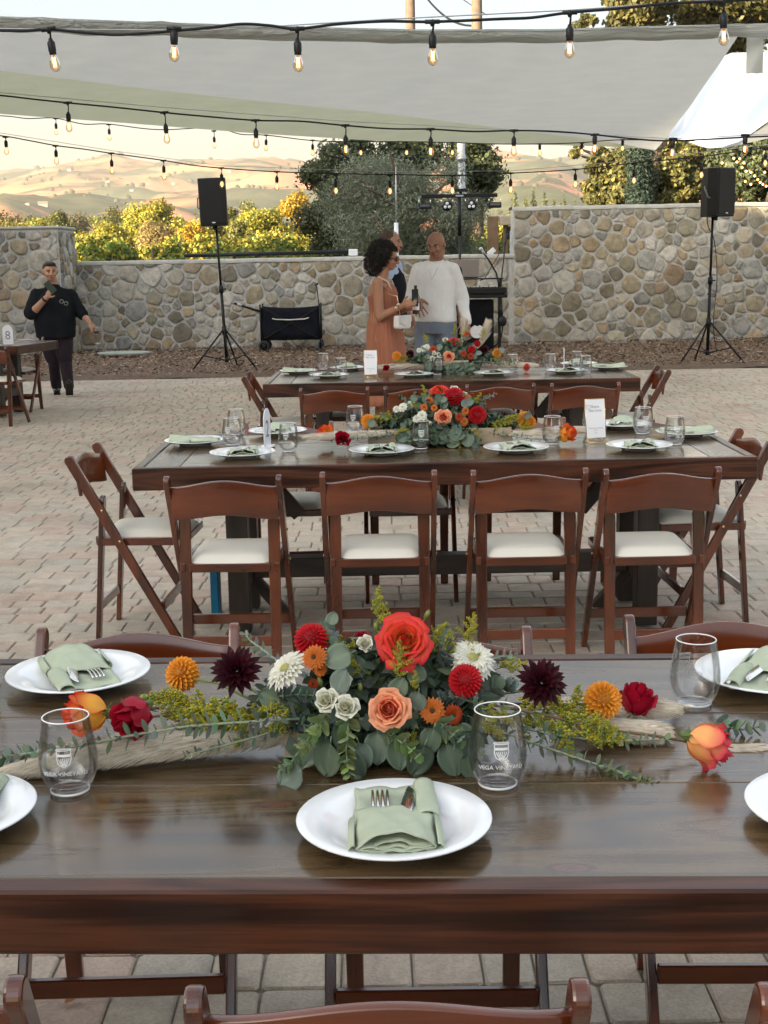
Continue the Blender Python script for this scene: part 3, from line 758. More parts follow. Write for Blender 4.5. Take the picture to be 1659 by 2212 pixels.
# vineyard rows behind the wall
VIN = [(.12, .18, .03), (.16, .22, .04), (.24, .26, .05), (.36, .30, .05), (.07, .11, .02)]
lbv = ['nearest leafy vineyard row just over the low wall', 'second vineyard row behind the low wall', 'third vineyard row with yellowing leaves', 'fourth vineyard row, mostly yellow leaves', 'farthest vineyard row before the valley trees']
for i, (Y, zt) in enumerate([(28.2, 1.78), (31, 1.92), (34.5, 2.06), (39, 2.25), (45, 2.5)]):
    t = thing('vineyard_row', lbv[i], 'vines', (-3, Y, 0), 0, 'vineyard rows behind the wall')
    W = 8 + Y * .18
    nb = int(W * 7); bl = [((rg.uniform(-W, W * .55), rg.uniform(-.25, .25), zt - .42 + rg.uniform(-.45, .36)), (.3, .26, .24)) for _ in range(nb)]
    Pp, A_, B_, Cc = cloud(bl, 20000, .055, .045, VIN if i < 3 else VIN[2:] + [(.34, .28, .04)], .6, 0, rg, .3)
    quads('foliage', Pp, A_, B_, Cc, M['leaf'], t)
    mb_ = MB()
    for k in range(-5, 3): mb_.tube([(k * W / 5, 0, 0), (k * W / 5, 0, zt - .1)], .03, 5)
    mb_.build('post', M['bark'], t)

# utility poles, pipe and small structures behind the wall
PW = mat('pole_wood', (.16, .115, .085), .85, var=.2, vs=6); GP = mat('galvanised_grey', (.42, .43, .44), .4, .6, var=.1)
WH = mat('white_pvc', (.72, .74, .76), .45, var=.03)
for (u, Y, r, lb) in ((886, 46, .175, 'left of two tall wooden utility poles behind the shade cloth'), (1030, 43, .175, 'right of two tall wooden utility poles behind the shade cloth')):
    p = at(u, 20, Y)
    t = thing('utility_pole', lb, 'utility pole', (p.x, Y, 0), 0, 'utility poles')
    mb_ = MB(); mb_.tube([(0, 0, -.1), (0, 0, 5), (0, 0, 13)], [r * 1.15, r * 1.05, r * .85], 14); mb_.build('pole', PW, t)
    mb_ = MB(); mb_.box((0, -.2, 12.2), (2.4, .1, .12)); mb_.build('crossarm', PW, t)
p = at(1020, 400, 25.6)
t = thing('conduit_pole', 'slim grey metal pole rising beside the olive tree', 'pole', (p.x, 28.9, 0)); mb_ = MB(); mb_.tube([(0, 0, 0), (0, 0, 4.6)], .085, 12); mb_.build('shaft', GP, t)
mb_ = MB(); mb_.tube([(0, 0, 3.6), (.0, 0, 3.7)], .11, 12); mb_.build('clamp', GP, t)
p = at(856, 500, 24.6)
t = thing('umbrella_pole', 'white pipe with a thin metal rod rising from it behind the low wall', 'pole', (p.x, 24.6, 0))
mb_ = MB(); mb_.tube([(0, 0, 0), (0, 0, at(856, 481, 24.6).z)], .04, 12); mb_.build('pipe', WH, t)
mb_ = MB(); mb_.tube([(0, 0, 2.2), (0.01, 0, at(856, 360, 24.6).z)], .011, 6); mb_.build('rod', GP, t)
# wires between poles
a, b = at(886, -60, 46), at(1030, -30, 43)
for k, (q0, q1, sag, lb) in enumerate((((a.x, 46, 10.9), (b.x, 43, 8.7), -.5, 'thick dark wire drooping between the utility poles'), ((a.x + .6, 46, 11.2), (b.x, 43, 9.6), -.3, 'thin dark wire between the utility poles'), ((b.x - 2.6, 44, 11.4), (b.x + .3, 43, 9.0), -.1, 'thin wire slanting onto the right utility pole'))):
    q0, q1 = Vector(q0), Vector(q1); mb_ = MB()
    mb_.tube([q0.lerp(q1, i / 12) + Vector((0, 0, sag * 4 * (i / 12) * (1 - i / 12) * -1 * -1)) for i in range(13)], .035 if k == 0 else .015, 5)
    tag(mb_.build('power_line', M['black']), lb, 'wire', 'wires between the utility poles')
# timber gate frame by the wall step
BR = mat('brown_timber', (.17, .11, .065), .8, var=.2, vs=9)
t = thing('gate_frame', 'brown timber gate frame with a pale cap beside the end of the tall wall', 'gate', (at(1085, 560, 24.5).x, 24.5, 0))
for dx, w in ((-.17, .20), (.06, .09)):
    mb_ = MB(); mb_.box((dx, 0, 1.15), (w, .12, 2.3), .008); mb_.build('post', BR, t)
mb_ = MB(); mb_.box((.20, 0, 2.22), (.50, .2, .17), .01); mb_.build('cap_beam', mat('tan_beam', (.42, .35, .26), .8), t)
t = thing('wall_lamp', 'small dark lantern hanging under the pale gate beam', 'lamp', (at(1103, 495, 24.3).x, 24.3, 1.88))
mb_ = MB(); mb_.box((0, 0, .1), (.17, .14, .2), .01); mb_.build('lamp_body', M['black'], t); mb_ = MB(); mb_.box((0, 0, .22), (.22, .18, .03), .005); mb_.build('lamp_cap', M['black'], t)
p = at(1100, 545, 23.9)
t = thing('access_box', 'small pale electrical box standing on the wall by the gate', 'electrical box', (p.x, 23.86, 1.62))
mb_ = MB(); mb_.box((.05, 0, .2), (.08, .10, .40), .006); mb_.build('housing', mat('grey_box', (.45, .46, .48), .5), t)
mb_ = MB(); mb_.box((-.07, -.02, .30), (.15, .05, .09), .01, M=Ry(-.7) @ T(-.15, 0, -.06)); mb_.build('flood_light', mat('pale_light_head', (.6, .62, .62), .5), t)
# long folded pole on the low wall
a, b = at(392, 553, 23.6), at(772, 549, 23.6)
t = thing('folded_awning', 'long black tube with a white end cap lying along the top of the low wall', 'awning pole', (a.x, 23.95, 1.665))
L_ = b.x - a.x
mb_ = MB(); mb_.tube([(0, 0, .03), (L_ - .16, 0, .045)], .035, 10); mb_.build('tube', M['black'], t)
mb_ = MB(); mb_.box((L_ - .08, 0, .03), (.16, .12, .12), .01); mb_.build('end_cap', WH, t)
for x in (.9, 1.3): 
    mb_ = MB(); mb_.box((x, -.05, .0), (.06, .08, .10), .01); mb_.build('bracket', M['black'], t)

# unseen building added to shade the patio (left of and behind the camera)
t = thing('shade_building', 'unseen long cream building added along the left side to shade the patio', 'building', (-18.5, -3, 0))
STU = mat('cream_stucco', (.46, .40, .31), .9, var=.08, vs=3, bmp=.3); RF = mat('clay_roof', (.30, .15, .09), .85, var=.2, vs=5)
mb_ = MB(); mb_.box((0, 0, 3.2), (11, 48, 6.4)); mb_.build('wall', STU, t)
mb_ = MB(); mb_.prism([(-6.2, 6.2), (6.2, 6.2), (6.2, 6.45), (0, 9.6), (-6.2, 6.45)], -24.6, 24.6, 'y'); mb_.build('roof', RF, t)
GL = mat('window_glass', (.03, .035, .04), .08, var=0); FR = mat('dark_frame', (.06, .045, .035), .5)
for k in range(7):
    mb_ = MB(); mb_.box((5.53, -20 + k * 6.6, 1.9), (.08, 2.0, 2.6)); w = mb_.build('window', FR, t)
    mb_ = MB(); mb_.box((5.585, -20 + k * 6.6, 1.9), (.03, 1.8, 2.4)); mb_.build('pane', GL, w)

# ------------------------------------------------------------------ haze
mb_ = MB(); mb_.box((0, 1650, 135), (6900, 3620, 275))
m_ = bpy.data.materials.new('haze'); m_.use_nodes = True; nt_ = m_.node_tree; nt_.nodes.remove(nt_.nodes['Principled BSDF'])
pvn = nd(nt_, 'ShaderNodeVolumePrincipled'); pvn.inputs['Color'].default_value = (1.0, .93, .86, 1); pvn.inputs['Density'].default_value = .00019; pvn.inputs['Anisotropy'].default_value = .3
nt_.links.new(pvn.outputs[0], nt_.nodes['Material Output'].inputs['Volume'])
hz = kind(mb_.build('haze', m_), 'stuff')
# ------------------------------------------------------------------ shade cloths
m_, nt_, b_ = nodes('shade_canvas'); M['canvas'] = m_
cn = noise_(nt_, 2.5, 5, .6, stretch=(1, 1, 1)); cr_ = ramp(nt_, cn, [(.3, (.545, .55, .51)), (.7, (.60, .60, .555))])
nt_.links.new(cr_.outputs[0], b_.inputs['Base Color']); b_.inputs['Roughness'].default_value = .9
bump(nt_, b_, noise_(nt_, 1.6, 5, .6, stretch=(.5, 1.6, 1), dist=.6), .12, .05)
tr = nd(nt_, 'ShaderNodeBsdfTranslucent'); nt_.links.new(cr_.outputs[0], tr.inputs[0]); mx = nd(nt_, 'ShaderNodeMixShader'); mx.inputs[0].default_value = .48
nt_.links.new(b_.outputs[0], mx.inputs[1]); nt_.links.new(tr.outputs[0], mx.inputs[2]); nt_.links.new(mx.outputs[0], nt_.nodes['Material Output'].inputs[0])
m2_ = m_.copy(); m2_.name = 'canvas_green_light'; M['canvas2'] = m2_  # yellow-green light on the second panel, put into its canvas colour
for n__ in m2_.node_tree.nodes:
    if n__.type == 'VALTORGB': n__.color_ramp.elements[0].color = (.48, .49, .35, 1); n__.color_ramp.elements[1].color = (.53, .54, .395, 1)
def interp(tab, u):
    for (a, x), (b, y) in zip(tab[:-1], tab[1:]):
        if u <= b: return x + (y - x) * max(0, (u - a)) / (b - a) if u >= a else x
    return tab[-1][1]
def yz(u, v, z):                       # distance at which the level z shows at (u, v)
    return gp(u, v, z).y
top = [(-600, 10), (-200, 30), (0, 39), (300, 50), (600, 60), (900, 67), (1200, 66), (1400, 60), (1659, 54), (2000, 46)]
b1 = [(-600, 92), (-200, 130), (0, 152), (275, 187), (500, 212), (829, 245), (1029, 270), (1280, 301), (1360, 314), (1414, 326)]
b2 = [(-600, 150), (-200, 215), (0, 246), (275, 266), (549, 288), (829, 305), (1100, 311), (1300, 316), (1414, 322)]
def loft(A, B, zA, zB, nu, nv, sag, e0, e1, wr=.0, seed=0, double=.0):
    """cloth between two edges given as (u, v) tables; e0, e1: u range per edge"""
    rows = []
    for i in range(nu + 1):
        s = i / nu
        uA = e0[0] + (e1[0] - e0[0]) * s; uB = e0[1] + (e1[1] - e0[1]) * s
        a = gp(uA, interp(A, uA), zA(s)); b = gp(uB, interp(B, uB), zB(s)); col = []
        for j in range(nv + 1):
            t = j / nv; p = a.lerp(b, t); p.z -= sag * 4 * t * (1 - t)
            p.z += wr * mnoise.fractal(Vector((s * 14 + seed, t * 1.6 + s * 3, seed)), 1, 2, 4) * (sin(pi * t) ** .4)
            col.append(p)
        rows.append(col)
    return rows
sail = thing('shade_cloth', 'wide off white shade cloth stretched overhead across the whole patio', 'shade sail', (0, 12, 3.2))
inv = T(0, -12, -3.2)
mb_ = MB(); mb_.grid(loft(top, b1, lambda s: 3.2, lambda s: 3.2, 90, 22, .05, (-600, -600), (1609, 1414), .03, 1), M=inv)
mb_.build('cloth_panel', M['canvas'], sail)
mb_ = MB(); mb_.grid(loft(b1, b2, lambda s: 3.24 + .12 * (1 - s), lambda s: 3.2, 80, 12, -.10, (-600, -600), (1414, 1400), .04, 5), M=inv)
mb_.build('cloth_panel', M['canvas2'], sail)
# rolled hem with its cable along the near edge
hem = []
for i in range(91):
    u = -600 + i / 90 * 2600; p = gp(u, interp(top, u) + 2, 3.2); hem.append(p)
P_ = []
for i, p in enumerate(hem):
    w = .022 * mnoise.noise(Vector((i * .35, 0, 2)))
    P_.append([p + Vector((0, .02, .022)), p + Vector((0, -.03, .008 + w)), p + Vector((0, -.035, -.03)), p + Vector((0, -.01 + w, -.062)), p + Vector((0, .06, -.072 + w)), p + Vector((0, .12, -.05))])
m3_ = m_.copy(); m3_.name = 'wrinkled_hem'; n3 = m3_.node_tree; b3 = n3.nodes['Principled BSDF']
bump(n3, b3, noise_(n3, 5.0, 4, .6, stretch=(.35, 3, 3), dist=1.2), 1.0, .12)
mb_ = MB(); mb_.grid(P_, M=inv); mb_.build('hem', m3_, sail)
mb_ = MB(); mb_.tube([inv @ (p + Vector((0, .03, -.01))) for p in hem], .012, 6); mb_.build('cable', GP, sail)
# hanging strip and second cloth at the right
st = thing('cloth_strip', 'short strip of white cloth hanging from the hem at the top right', 'cloth', gp(1630, 60, 3.2))
o_ = Vector(st.location)
mb_ = MB(); P_ = []
for i in range(7):
    r_ = []
    for j in range(9):
        u = 1613 + (1650 - 1613) * i / 6 - (2 * j / 8); v = 72 + (159 - 72) * j / 8 + 1.2 * sin(i * 2.1) * (j == 8)
        p = at(u, v, o_.y + .06 + .03 * sin(j * .5 + i * .6)); r_.append(p - o_)
    P_.append(r_)
mb_.grid(P_); mb_.build('cloth', M['canvas'], st)
s2 = thing('shade_cloth', 'second pale bluish shade cloth hanging in a deep curve at the right edge', 'shade sail', (6, 13, 3.2))
L2 = [(1420, 296), (1470, 250), (1500, 190), (1545, 130), (1580, 114), (1640, 113), (1700, 113), (1900, 110)]
B2 = [(1440, 300), (1480, 302), (1508, 314), (1530, 320), (1556, 319), (1600, 305), (1659, 262), (1900, 120)]
P_ = []
for i in range(41):
    s = i / 40; k = s * (len(L2) - 1); q = min(int(k), len(L2) - 2); f_ = k - q
    a = [L2[q][c] + (L2[q + 1][c] - L2[q][c]) * f_ for c in (0, 1)]; b = [B2[q][c] + (B2[q + 1][c] - B2[q][c]) * f_ for c in (0, 1)]
    P_.append([gp(a[0] + (b[0] - a[0]) * t / 12, a[1] + (b[1] - a[1]) * t / 12, 3.36 + .05 * sin(s * 8 + t * .4)) - Vector((6, 13, 3.2)) for t in range(13)])
mc, ntc, bc = nodes('thin_white_canvas'); bc.inputs['Base Color'].default_value = (.80, .83, .85, 1); bc.inputs['Roughness'].default_value = .9
trc = nd(ntc, 'ShaderNodeBsdfTranslucent'); trc.inputs[0].default_value = (.90, .94, .97, 1); mxc = nd(ntc, 'ShaderNodeMixShader'); mxc.inputs[0].default_value = .85
ntc.links.new(bc.outputs[0], mxc.inputs[1]); ntc.links.new(trc.outputs[0], mxc.inputs[2]); ntc.links.new(mxc.outputs[0], ntc.nodes['Material Output'].inputs[0])
mb_ = MB(); mb_.grid(P_); mb_.build('cloth_panel', mc, s2)
L3 = [(1556, 319), (1600, 305), (1640, 280), (1900, 95)]; B3 = [(1560, 321), (1610, 310), (1659, 299), (1900, 250)]
P_ = []
for i in range(25):
    s = i / 24; k = s * 3; q = min(int(k), 2); f_ = k - q
    a = [L3[q][c] + (L3[q + 1][c] - L3[q][c]) * f_ for c in (0, 1)]; b = [B3[q][c] + (B3[q + 1][c] - B3[q][c]) * f_ for c in (0, 1)]
    P_.append([gp(a[0] + (b[0] - a[0]) * t / 5, a[1] + (b[1] - a[1]) * t / 5, 3.30) - Vector((6, 13, 3.2)) for t in range(6)])
mb_ = MB(); mb_.grid(P_); mb_.build('cloth_panel', M['canvas'], s2)

# ------------------------------------------------------------------ festoon lights
FIL = emit('glowing_filament', (1.0, .36, .08), 6)
BODY = emit('warm_bulb_glow', (1.0, .40, .13), 1.7)
AMB = glassmat('bulb_glass', (1.0, .86, .68))
def bulb_meshes():
    mb = MB(); mb.lathe([(0, .052), (.009, .05), (.011, .04), (.0165, .034), (.0185, .03), (.0185, -.004), (.0165, -.012), (.0165, -.022), (0, -.022)], 14)
    so = mb.mesh('socket'); so.materials.append(M['black'])
    mb = MB(); mb.lathe([(.012, -.020), (.0135, -.030), (.020, -.046), (.0255, -.064), (.0245, -.080), (.016, -.094), (.006, -.100), (0, -.101)], 16)
    gl = mb.mesh('glass_bulb'); gl.materials.append(AMB)
    mb = MB()
    for q in (-1, 1): mb.tube([(.005 * q, 0, -.035), (.0055 * q, 0, -.078)], .0017, 6)
    mb.ell((0, 0, -.058), (.0035, .0035, .02), 8, 6)
    fi = mb.mesh('filament'); fi.materials.append(FIL)
    mb = MB(); mb.ell((0, 0, -.060), (.013, .013, .026), 10, 8); fg = mb.mesh('filament'); fg.materials.append(BODY)
    return so, gl, fi, fg
SO, GLB, FI, FG = bulb_meshes()
def cord_string(label, Y, pts, bulbs, r, group='strings of festoon lights', wire=None, ext=True, dim=False):
    t = thing('string_lights', label, 'string lights', (0, Y, at(829, pts[len(pts) // 2][1], Y).z), 0, group)
    o = Vector(t.location)
    P = [at(u, v, Y) - o for u, v in pts]
    # smooth through the points (Catmull-Rom)
    S = []
    for i in range(len(P) - 1):
        p0, p1, p2, p3 = P[max(0, i - 1)], P[i], P[i + 1], P[min(len(P) - 1, i + 2)]
        for k in range(6):
            q = k / 6; S.append(.5 * ((2 * p1) + (p2 - p0) * q + (2 * p0 - 5 * p1 + 4 * p2 - p3) * q * q + (3 * p1 - p0 - 3 * p2 + p3) * q ** 3))
    S.append(P[-1])
    mb = MB(); mb.tube(S, r, 6); mb.build('cord', M['black'], t)
    if wire:
        W = [at(u, v, Y + .03) - o for u, v in wire]; mb = MB(); mb.tube(W, r * .45, 5); mb.build('support_wire', GP, t)
    for u, vt, vb, tilt in bulbs:
        p = at(u, vt, Y) - o; q = at(u, vb, Y) - o
        L = (p - q).length; sc = 1.0
        drop = max(.0, L - .150 * sc)
        b = thing('light_bulb', '', 'x', p); del b['category']; del b['label']; b.parent = t
        b.name = 'light_bulb'; b.rotation_euler = (0, tilt, 0)
        mbd = MB(); mbd.tube([(0, 0, .005), (.004 * (drop > .03), 0, -drop * .5), (0, 0, -drop - .006)], max(r * .75, .003), 6)
        mbd.lathe([(0, r * 1.9), (r * 1.8, r), (r * 2.2, 0), (r * 1.2, -r * 3), (0, -r * 3)], 8); mbd.tube([(-r * 5, 0, 0), (r * 5, 0, 0)], r * 1.5, 6); mbd.build('drop_cord', M['black'], b)
        zz = -drop - .048
        link('socket', SO, b, (0, 0, zz)); link('glass_bulb', GLB, b, (0, 0, zz)); link('filament', FG if dim else FI, b, (0, 0, zz))
    return t
cord_string('nearest string of clear filament bulbs hanging in front of the shade cloth hem', 6.4,
    [(-160, 66), (0, 66), (60, 66), (105, 63), (180, 70), (245, 75), (310, 72), (370, 67), (450, 60), (520, 52), (580, 55), (642, 62), (730, 52), (830, 46), (934, 47), (1080, 41), (1150, 38), (1231, 27), (1330, 19), (1440, 8), (1560, 2), (1760, -8)],
    [(105, 63, 157, -.12), (376, 62, 103, .04), (642, 62, 157, 0), (934, 47, 143, 0), (1231, 27, 127, 0), (1562, 2, 100, -.05)], .0068,
    wire=[(-160, 50), (0, 62), (450, 66), (829, 42), (1231, 22), (1560, -2), (1760, -16)])
cord_string('second string of warm bulbs crossing under the shade cloth', 10.5,
    [(-160, 190), (0, 206), (70, 214), (145, 222), (250, 232), (353, 243), (450, 252), (553, 260), (650, 262), (745, 271), (840, 278), (931, 279), (1020, 284), (1110, 282), (1200, 284), (1285, 291), (1370, 300), (1454, 304), (1620, 296), (1760, 290)],
    [(146, 222, 286, 0), (355, 243, 311, -.05), (552, 260, 321, 0), (746, 271, 336, 0), (930, 279, 340, 0), (1110, 282, 338, 0), (1285, 291, 334, 0), (1454, 300, 327, .05), (1610, 292, 318, 0)], .0065,
    wire=[(-160, 188), (0, 200), (353, 232), (745, 262), (1110, 281), (1454, 300), (1760, 285)], dim=False)
cord_string('thin far string of small bulbs just below the far edge of the shade cloth', 17.5,
    [(-160, 246), (0, 250), (60, 256), (118, 255), (180, 268), (235, 268), (340, 280), (462, 276), (520, 290), (575, 292), (680, 304), (779, 306), (878, 306), (977, 308), (1070, 311), (1166, 311), (1257, 308), (1345, 302), (1500, 305)],
    [(120, 256, 292, 0), (235, 269, 304, 0), (462, 283, 321, 0), (575, 292, 327, .05), (675, 303, 337, 0), (779, 307, 337, 0), (878, 307, 337, 0), (977, 308, 337, 0), (1166, 311, 329, 0), (1257, 309, 326, 0), (1345, 302, 320, 0)], .006, dim=True)
cord_string('lower string of glowing bulbs sagging in front of the hills and olive tree', 14.0,
    [(-160, 276), (0, 293), (60, 303), (118, 314), (180, 322), (240, 331), (350, 346), (410, 356), (477, 363), (597, 371), (725, 375), (842, 377), (978, 379), (1105, 374), (1243, 366), (1370, 352), (1515, 338), (1659, 318), (1800, 300)],
    [(12, 296, 335, 0), (120, 315, 356, 0), (240, 331, 377, 0), (353, 347, 390, 0), (478, 363, 407, 0), (598, 371, 412, .03), (725, 378, 421, 0), (842, 379, 422, 0), (977, 380, 421, 0), (1103, 374, 419, 0), (1243, 366, 407, 0), (1370, 355, 399, 0), (1516, 341, 387, 0), (1654, 322, 362, 0)], .006,
    wire=[(-160, 270), (0, 287), (240, 325), (477, 358), (842, 371), (1105, 369), (1370, 346), (1659, 312), (1800, 290)], dim=True)
fl = thing('fairy_lights', 'loop of tiny warm lights strung through the dark oak at the right', 'string lights', at(1600, 380, 33.6))
o_ = Vector(fl.location); fp = [(1585, 342), (1592, 350), (1598, 343), (1607, 352), (1603, 362), (1612, 370), (1622, 372), (1630, 380), (1637, 388), (1642, 394), (1648, 398), (1655, 402), (1610, 392), (1560, 352), (1548, 400), (1622, 398), (1652, 372)]
mb_ = MB(); mb_.tube([at(u, v, 33.7) - o_ for u, v in fp[:12]], .008, 5); mb_.build('cord', M['black'], fl)
tb = MB(); tb.ell((0, 0, 0), .028, 8, 6); tbm = tb.mesh('tiny_bulb'); tbm.materials.append(emit('fairy_glow', (1, .40, .12), 2.5))
for u, v in fp: link('tiny_bulb', tbm, fl, at(u, v, 33.65) - o_)

# ------------------------------------------------------------------ folding chairs
def round_end(pts): return pts
def make_chair():
    t = thing('folding_chair', 'x', 'chair')
    # long posts: top at the back, running down and forward to the floor (y, z outline)
    def post(x):
        a, b = Vector((-.205, .765)), Vector((.205, .0)); d = (b - a).normalized(); n = Vector((-d.y, d.x)); w = .021
        up = []
        for k in range(15):
            an = pi * k / 14; up.append(a + n * w * cos(an) - d * (w * sin(an)) + Vector((-.004, 0)) )
        o = [(p.x, p.y) for p in up] + [((b - n * w).x, 0.0), ((b + n * w).x + .003, 0.0)]
        mb = MB(); mb.prism(o, x - .0105, x + .0105, 'x'); return mb
    for s in (-1, 1):
        c = post(s * .2035).build('front_leg', M['chair'], t); bev(c, .004)
    # short rear legs with rounded tops, inside the posts
    for s in (-1, 1):
        x = s * .166
        o = []
        w = .0225
        for k in range(15):
            an = pi * k / 14; o.append((x + w * cos(an), .588 + .028 * sin(an)))
        o += [(x - w * .80, 0.0), (x + w * .80, 0.0)]
        mb = MB(); sh = Matrix(((1, 0, 0, 0), (0, 1, .085, -.145), (0, 0, 1, 0), (0, 0, 0, 1)))
        mb.prism(o, -.010, .010, 'y', M=sh); c = mb.build('rear_leg', M['chair'], t); bev(c, .004)
    # curved back rail, wavy top and bottom
    P = []
    for i in range(23):
        s = -1 + 2 * i / 22; x = s * .193
        wave = cos(s * pi) * .5 + .5
        zt = .742 + .026 * (wave ** .9); zb = .618 + .020 * wave - .006 * (1 - abs(s)) * 0
        P.append([(x, -.166 - .020 * (1 - s * s) - (zz_ - .6) * .14, zz_) for zz_ in (zb, zb + (zt - zb) * .35, zb + (zt - zb) * .7, zt)])
    mb = MB(); mb.grid(P, double=.014); c = mb.build('backrest', M['chairx'], t); bev(c, .003)
    # seat: frame and padded cushion
    mb = MB()
    mb.box((0, -.128, .425), (.30, .020, .032), .003); mb.box((0, .235, .425), (.355, .024, .032), .004)
    for s in (-1, 1): mb.box((s * .176, .055, .425), (.020, .36, .032), .003, M=T(0, 0, 0))
    mb.build('seat_frame', M['chairx'], t)
    P = []
    for i in range(15):
        r_ = []
        for j in range(15):
            a, b = -1 + 2 * i / 14, -1 + 2 * j / 14
            k = .86; ln = max(abs(a), abs(b))
            if ln > 0:
                q = (abs(a) ** 7 + abs(b) ** 7) ** (1 / 7); a2, b2 = a * ln / q, b * ln / q
            else: a2 = b2 = 0
            wx = .158 + .012 * (b2 + 1) / 2
            e = max(abs(a), abs(b)); z = .441 + .030 * (1 - e ** 5) ** .5 if e < 1 else .441
            r_.append((a2 * wx, .058 + b2 * .185, z))
        P.append(r_)
    mb = MB(); mb.grid(P[::-1]); mb.build('seat_cushion', M['cushion'], t)
    for y0, z0, w, nm in ((-.136, .145, .30, 'rear'), (.140, .155, .385, 'front')):
        mb = MB(); mb.box((0, y0, z0), (w, .016, .040), .003); mb.build('stretcher', M['chairx'], t)
    mb = MB()
    for s in (-1, 1): mb.ell((s * .216, -.087, .56), (.003, .006, .006), 8, 6); mb.ell((s * .216, -.02, .432), (.003, .006, .006), 8, 6)
    mb.build('screws', M['gold'], t)
    return t
def bev(o, w):
    m = o.modifiers.new('bevel', 'BEVEL'); m.width = w; m.segments = 2; m.limit_method = 'ANGLE'; m.angle_limit = radians(40); m.harden_normals = False
CH0 = make_chair(); used = []
def chair(x, y, rz, label, group):
    global used
    if not used:
        CH0.location = (x, y, 0); CH0.rotation_euler = (0, 0, rz); CH0['label'] = label; CH0['group'] = group; used.append(1); return CH0
    return dup(CH0, (x, y, 0), rz, label, group)

# ------------------------------------------------------------------ farm tables
def table(name, label, x, y, rz, L=2.44, W=1.0, TH=.088, beam=True):
    """origin at the middle of the table on the ground"""
    t = thing(name, label, 'table', (x, y, 0), rz); Z = .76
    for s in (-1, 1):
        mb = MB(); mb.box((0, s * (W / 2 - .019), Z - TH / 2), (L, .038, TH), .004); c = mb.build('apron_board', M['tableside'], t)
        mb = MB(); mb.box((s * (L / 2 - .019), 0, Z - TH / 2), (.038, W - .078, TH), .004); mb.build('apron_board', M['tablesidey'], t)
    we = .14; n = 3; inner = W - .078; pw = inner / n
    for k in range(n):
        mb = MB(); mb.box((0, 0, 0), (L - .08 - 2 * we - .004, pw - .0025, .034), .0018)
        mb.build('plank', M['tabletop'], t, loc=(0, -inner / 2 + pw * (k + .5), Z - .0185 - .0006 * (k % 2)))
    for s in (-1, 1):
        mb = MB(); mb.box((0, 0, 0), (we - .003, inner - .003, .034), .0018); mb.build('plank', M['tabletopy'], t, loc=(s * (L / 2 - .040 - we / 2), 0, Z - .019))
    lx = L / 2 - .37; zs_ = .245
    for s in (-1, 1):
        for q in (-1, 1):
            mb = MB(); mb.box((0, 0, 0), (.089, .089, Z - .036 - .03), .004); mb.build('leg', M['tableleg'], t, loc=(s * lx, q * .20, (Z - .036) / 2))
        mb = MB(); mb.box((0, 0, 0), (.085, W * .80, .06), .003); mb.build('cross_beam', M['tableleg'], t, loc=(s * lx, 0, Z - .068))
        mb = MB(); mb.box((0, 0, 0), (.087, .30, .085), .003); mb.build('foot_beam', M['tableleg'], t, loc=(s * lx, 0, zs_))
        mb = MB(); mb.box((0, 0, 0), (.06, .045, .30), .003); c = mb.build('brace', M['tableleg'], t, loc=(s * (lx - .15), 0, .585), rot=(0, s * radians(40), 0))
        mb = MB(); mb.box((0, 0, 0), (.05, .045, .24), .003); c = mb.build('brace', M['tableleg'], t, loc=(s * (lx - .10), 0, .12), rot=(0, s * radians(40), 0))
    if not beam: return t
    mb = MB(); mb.box((0, 0, 0), (2 * lx - .09, .085, .085), .004); mb.build('stretcher', M['tablebeam'], t, loc=(0, 0, zs_))
    return t
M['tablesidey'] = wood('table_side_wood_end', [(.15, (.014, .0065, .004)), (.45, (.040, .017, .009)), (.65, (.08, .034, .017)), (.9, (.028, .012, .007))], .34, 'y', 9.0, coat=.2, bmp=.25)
M['tabletopy'] = wood('table_top_wood_end', [(.18, (.020, .013, .008)), (.42, (.050, .032, .017)), (.62, (.085, .055, .028)), (.9, (.040, .024, .013))], .27, 'y', 7.0, coat=.25, bmp=.14)
TF = table('farm_table', 'dark stained plank dining table filling the foreground', -.02, 2.025, -.035, 2.9, 1.0, beam=False)
TM = table('farm_table', 'dark wooden dining table in the middle with four chairs along its near side', .24, 5.545, .004, 2.44, 1.0)
TB = table('farm_table', 'dark wooden dining table farthest back, in front of the standing guests', .46, 9.05, -.012, 2.46, 1.02)
T8 = table('farm_table', 'dark wooden table with number eight card at the left edge', -3.58 - 1.22 * .978 - .0, 13.78 + 1.22 * .208, -.21, 2.44, .95)
mb_ = MB(); mb_.box((0, 0, .12), (.035, .10, .25), .004); tag(mb_.build('blue_box', mat('blue_plastic', (.01, .16, .30), .5), loc=(at(467, 1290, 5.62).x, 5.62, 0)), 'narrow bright blue board standing against the left leg of the middle table', 'board')

# chairs
g1, g2, g3 = 'chairs at the foreground table', 'chairs at the middle table', 'chairs at the back table'
chair(-.006, 1.475, .0, 'folding chair at the very bottom centre, its rail directly below the centre plate', g1)
chair(-.622, 1.49, .06, 'folding chair at the bottom left corner, mostly cut by the frame', g1)
chair(.605, 1.45, -.05, 'folding chair at the bottom right corner, mostly cut by the frame', g1)
chair(-.522, 2.480, pi + .02, 'folding chair facing the camera behind the napkin plate left of the foreground flowers', g1)
chair(.085, 2.420, pi - .01, 'folding chair hidden behind the foreground flower centrepiece', g1)
chair(.715, 2.485, pi - .03, 'folding chair facing the camera behind the wine glass right of the foreground flowers', g1)
lb = ['leftmost of four chairs in a row on the near side of the middle table', 'second chair from the left on the near side of the middle table', 'third chair from the left on the near side of the middle table', 'rightmost of four chairs in a row on the near side of the middle table']
for k, (x, y, a) in enumerate([(-.574, 4.885, -.03), (-.018, 4.925, 0), (.527, 4.905, .01), (1.0, 4.875, .02)]): chair(x, y, a, lb[k], g2)
